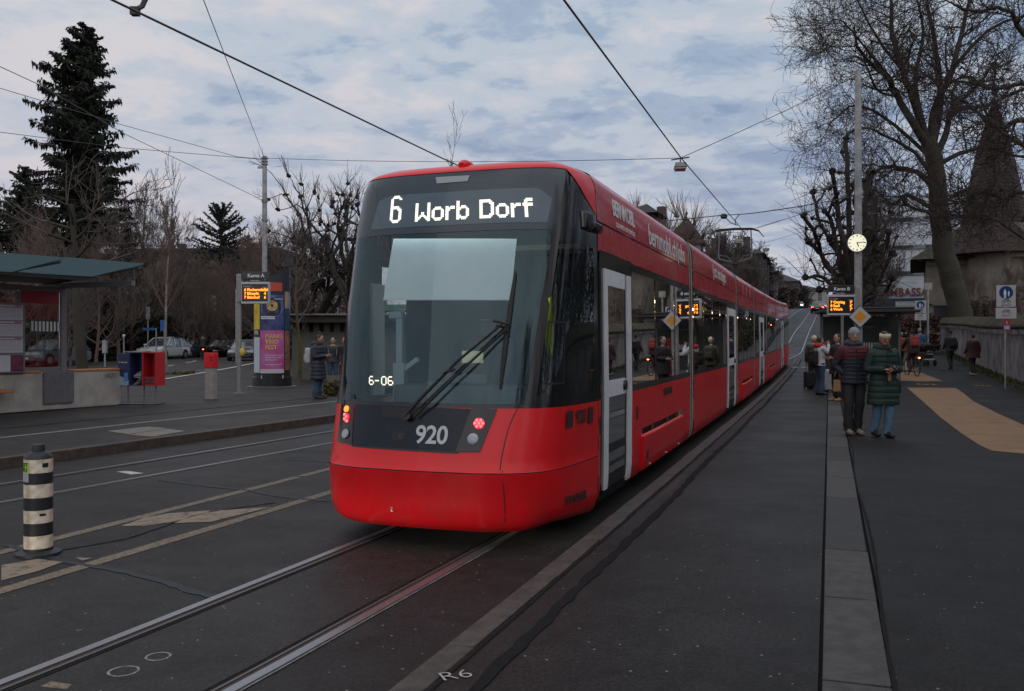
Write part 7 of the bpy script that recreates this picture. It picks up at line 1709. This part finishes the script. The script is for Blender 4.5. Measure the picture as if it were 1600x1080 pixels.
# hooded traveller with hands at face
q = gnd(1281, 617)
pc_ = person(q, R(100), 'young woman in white hoodie with red hood, hands raised to face, at the platform edge', 1.68, top='white', legs='jeans', hair='hair', longhair=True, hood='red', female=True, wide=1.5, pose=dict(elL=(-.22, -.18, 1.24), wrL=(-.10, -.22, 1.50), elR=(.23, -.17, 1.25), wrR=(.10, -.21, 1.50)), coat=dict(hem=.88, w=.19))
backpack(pc_, 'black backpack worn by the woman in the white hoodie', C['black'], y=.20, z=1.12)
q = at(1272, 28.5); pd = person(q, R(170), 'person in pale bobble hat and olive coat behind the white hoodie', 1.70, top='olive', legs='black', hat='cream', coat=dict(hem=.8, w=.2)); backpack(pd, 'olive-grey rucksack on the person in the pale hat', C['olive'], y=.2, z=1.2)
def suitcase(loc, rz, lbl, m, h=.62, w=.42):
    o = thing('suitcase', loc, rz, lbl, 'suitcase'); q = MB(); q.box((0, 0, .07+h/2), (w, .26, h)); q.build('shell', m, o, bevel=.04)
    for k in range(4): q = MB(); q.box((0, 0, 0), (.012, .275, h*.86)); s = q.build('rib', m, o); s.location = (-w*.3+k*w*.2, 0, .07+h/2)
    q = MB(); q.tube([(-.1, .08, .6), (-.1, .08, h+.42), (.1, .08, h+.42), (.1, .08, .6)], .010, 5); q.build('handle', M_dark, o)
    for x in (-1, 1):
        for y in (-1, 1): q = MB(); q.tube([(x*w*.4-.012, y*.1, .035), (x*w*.4+.012, y*.1, .035)], .035, 8); q.build('wheel', M_rubber, o)
suitcase(at(1291, 26.8), R(30), 'pale silver suitcase beside the woman in the white hoodie', cloth('silver', (.34, .35, .37)))
suitcase(at(1266, 28.4), R(10), 'black suitcase at the feet of the pale-hat person', C['black'], .5, .36)
suitcase(at(1299, 28), R(-20), 'dark grey suitcase behind the silver one', C['charcoal'], .6, .4)
q = gnd(1309, 627); pe = person(q, R(-70), 'bespectacled man in black coat in profile holding food, behind the beanie man', 1.76, top='black', legs='black', shoes='tan', hair='hair', glasses=True, coat=dict(hem=.70, w=.22), pose=dict(elL=(-.24, -.02, 1.14), wrL=(-.14, -.25, 1.14), elR=(.24, -.02, 1.14), wrR=(.12, -.26, 1.12)))
person(at(1306, 41), R(160), 'person in dark coat and cap standing far on the platform left of the mast', 1.74, top='dnavy', legs='black', hat='dnavy', coat=dict(hem=.78, w=.21))
person(at(1320, 43), R(-150), 'grey-haired person standing just left of the clock mast', 1.76, top='charcoal', legs='black', hair='hairg', coat=dict(hem=.78, w=.21))
# right-hand walkers seen from behind
WALK = dict(kneeL=(-.10, -.12, .52), ankL=(-.10, -.12, .10), toeL=(-.11, -.30, .06), kneeR=(.10, .04, .50), ankR=(.10, .22, .14), toeR=(.11, .08, .04), elL=(-.24, .10, 1.14), wrL=(-.25, .04, .90), elR=(.24, -.02, 1.13), wrR=(.25, -.16, .92))
pf = person(gnd(1485, 577), R(185), 'walker in dark jacket and cap with backpack, nearer the wall', 1.80, top='charcoal', legs='black', hat='black', pose=WALK, coat=dict(hem=.82, w=.22)); backpack(pf, 'black backpack on the dark-capped walker near the wall', C['black'])
person(gnd(1520, 586.5), R(192), 'walker in wide dark maroon coat beside the garden wall', 1.72, top='maroond', legs='black', shoes='shoel', hair='hair', pose=WALK, coat=dict(hem=.72, w=.26, flare=1.1))
ph = person(at(1408, 44), R(178), 'person in coral padded coat and white hat walking away', 1.68, top='coral', legs='charcoal', hat='greyhat', pose=WALK, coat=dict(hem=.78, w=.25, rib=.012)); 
o = thing('shoulder_bag', rel(ph, (.17, .2, 1.0)), R(178), 'brown shoulder bag on the person in coral', 'bag'); qb = MB(); qb.box((0, 0, 0), (.3, .14, .3)); qb.build('bag', C['brown'], o, bevel=.04)
person(at(1398, 52), R(180), 'person in white bobble hat and black coat beyond the coral coat', 1.78, top='black', legs='jeans', hat='cream', pose=WALK, coat=dict(hem=.75, w=.22))
person(at(1388, 50), R(175), 'dark-coated person partly hidden behind the coral coat', 1.72, top='dnavy', legs='black', hair='hair', pose=WALK, coat=dict(hem=.75, w=.22))
person(at(1378, 46), R(5), 'person with red cap walking behind the green-coat woman', 1.66, top='brown', legs='black', hat='red', coat=dict(hem=.8, w=.22))
pj = person(at(1437, 47), R(180), 'person in blue jacket pushing the pushchair', 1.80, top='bluec', legs='black', hat='greyhat', pose=WALK, coat=dict(hem=.85, w=.22))
o = thing('pushchair', at(1447, 44.5), R(185), 'dark pushchair with reflective edge on the walk', 'pushchair')
qb = MB(); qb.tube([(0, .25, .9), (0, .05, .98), (0, -.25, .86), (0, -.4, .6)], [.24, .28, .28, .1], 14, None, True, ell=(1, .7)); qb.build('hood', C['black'], o, smooth=50)
qb = MB(); qb.box((0, -.05, .52), (.46, .6, .34)); qb.build('seat', C['charcoal'], o, bevel=.05); qb = MB(); qb.box((0, .32, .32), (.46, .10, .06)); qb.box((0, .30, .58), (.40, .04, .03)); qb.build('reflective_trim', mat('trim_pale', (.45, .5, .5), .4), o)
qb = MB(); qb.tube([(-.22, .3, .1), (-.22, .3, .5), (-.22, .6, 1.02), (.22, .6, 1.02), (.22, .3, .5), (.22, .3, .1)], .014, 5); qb.build('frame', M_dark, o)
for x in (-.27, .27):
    for y in (-.35, .32): qb = MB(); qb.tube([(x-.025, y, .15), (x+.025, y, .15)], .15, 14); qb.build('wheel', M_rubber, o)
# bicycles and riders
M_glow = mat('bike_lamp', (.6, .05, .02), .3, emit=(1, .10, .03), estr=14)
def bicycle(loc, rz, lbl, m, lamp=True):
    """points along +Y"""
    t = thing('bicycle', loc, rz, lbl, 'bicycle', None)
    for y in (-.52, .55):
        q = MB(); q.tube([(0, y+.34*math.cos(k*math.pi/12), .35+.34*math.sin(k*math.pi/12)) for k in range(25)], .022, 6); w = q.build('wheel', M_rubber, t)
        q = MB(); [q.tube([(0, y, .35), (0, y+.33*math.cos(k*math.pi/6), .35+.33*math.sin(k*math.pi/6))], .003, 3) for k in range(12)]; q.build('spokes', M_galv, w)
    q = MB(); q.tube([(0, .55, .35), (0, .42, .85), (0, .40, .95)], .018, 6); q.tube([(0, .42, .80), (0, -.15, .80), (0, -.52, .35), (0, -.02, .30), (0, .42, .72)], .018, 6); q.tube([(0, -.02, .30), (0, -.18, .92)], .016, 6); q.build('frame', m, t)
    q = MB(); q.tube([(-.28, .28, 1.02), (-.1, .40, 1.02), (.1, .40, 1.02), (.28, .28, 1.02)], .013, 6); q.build('handlebar', M_dark, t)
    q = MB(); q.box((0, -.2, .95), (.15, .26, .05), taper=.8); q.build('saddle', M_dark, t, bevel=.015)
    q = MB(); q.box((0, -.55, .74), (.14, .40, .02)); q.tube([(.0, -.72, .74), (0, -.52, .35)], .01, 4); q.build('rack', M_dark, t)
    if lamp: q = MB(); q.ball((0, -.78, .74), (.05, .025, .032), 8); q.build('rear_lamp', M_glow, t)
    return t
RIDE = dict(pelvis=(0, 0, 1.02), waist=(0, -.04, 1.17), chest=(0, -.12, 1.36), neck=(0, -.17, 1.51), head=(0, -.20, 1.58), hipL=(-.09, 0, .98), hipR=(.09, 0, .98), kneeL=(-.11, -.34, .76), kneeR=(.11, -.26, .62), ankL=(-.11, -.18, .42), ankR=(.11, -.08, .22), toeL=(-.11, -.34, .40), toeR=(.11, -.24, .20), shL=(-.175, -.16, 1.45), shR=(.175, -.16, 1.45), elL=(-.25, -.30, 1.24), elR=(.25, -.30, 1.24), wrL=(-.24, -.48, 1.08), wrR=(.24, -.48, 1.08))
def rider(px, Y, lb, lp, top, legs, H=1.76, off=.14, rz=R(-4), hat='black', loc=None, w=.21):
    q = loc or at(px, Y, off); bk = bicycle(q, rz, lb, C['charcoal']); pr_ = person(q + Matrix.Rotation(rz, 3, 'Z') @ Vector((0, -.20, 0)), rz+R(180), lp, H, top=top, legs=legs, hat=hat, pose=RIDE, coat=dict(hem=.90, w=w)); return pr_
k1 = rider(1425, 36.5, 'bicycle with glowing red rear lamp on the walk', 'cyclist in dark jacket riding away on the walk', 'black', 'brown', 1.82)
backpack(k1, 'orange-red backpack on the cyclist riding away', C['coral'], y=.09, z=1.36)
rider(0, 0, 'bicycle with red lamp climbing the road edge', 'cyclist in dark clothes riding up the road', 'black', 'black', 1.8, loc=P(.45, 79, .01), rz=-TH)
rider(0, 0, 'farther bicycle on the climb ahead of the first', 'farther cyclist with pale helmet riding up the road', 'charcoal', 'black', 1.8, loc=P(1.0, 92, .01), rz=-TH, hat='greyhat')
rider(317, 62, 'dark bicycle crossing the side street', 'dark-clad cyclist between the parked cars and the black car', 'black', 'black', 1.75, rz=R(20))
# people waiting on the left
q = gnd(497, 623.5); pw = person(q, R(78), 'woman in long dark quilted coat with hair bun reading her phone by the kiosk', 1.80, top='dnavy', legs='jeans', shoes='brown', hood=True, bun=True, nod=R(20), female=True, wide=1.35, scarf='black', coat=dict(hem=.52, w=.23, rib=.011, ribh=.10), pose=dict(elL=(-.23, .0, 1.12), wrL=(-.12, -.26, 1.16), elR=(.23, .0, 1.12), wrR=(.10, -.27, 1.15)))
qb = MB(); qb.box((0, 0, 0), (.07, .13, .010)); o = qb.build('phone', M_ink); o.location = rel(pw, (0, -.37, 1.20)); o.rotation_euler = (R(20), 0, R(78)); tag(o, 'phone in the hand of the long-coated woman', 'phone')
bp_ = backpack(pw, 'white and grey backpack on the woman in the long coat', cloth('pack_white', (.42, .42, .44)), y=.24, z=1.16); 
q = at(520, 30.5); px_ = person(q, R(8), 'smiling woman in dark patterned jacket and jeans with backpack straps beside kiosk', 1.72, top='dnavy', legs='jeans', shoes='tan', hair='hair', female=True, longhair=False, coat=dict(hem=.88, w=.215))
backpack(px_, 'backpack with tan straps on the smiling woman', C['tan'], y=.2, z=1.2)
person(at(538, 31.5), R(20), 'red-haired person half hidden by the tram corner', 1.70, top='black', legs='black', hair='tan', coat=dict(hem=.8, w=.2))
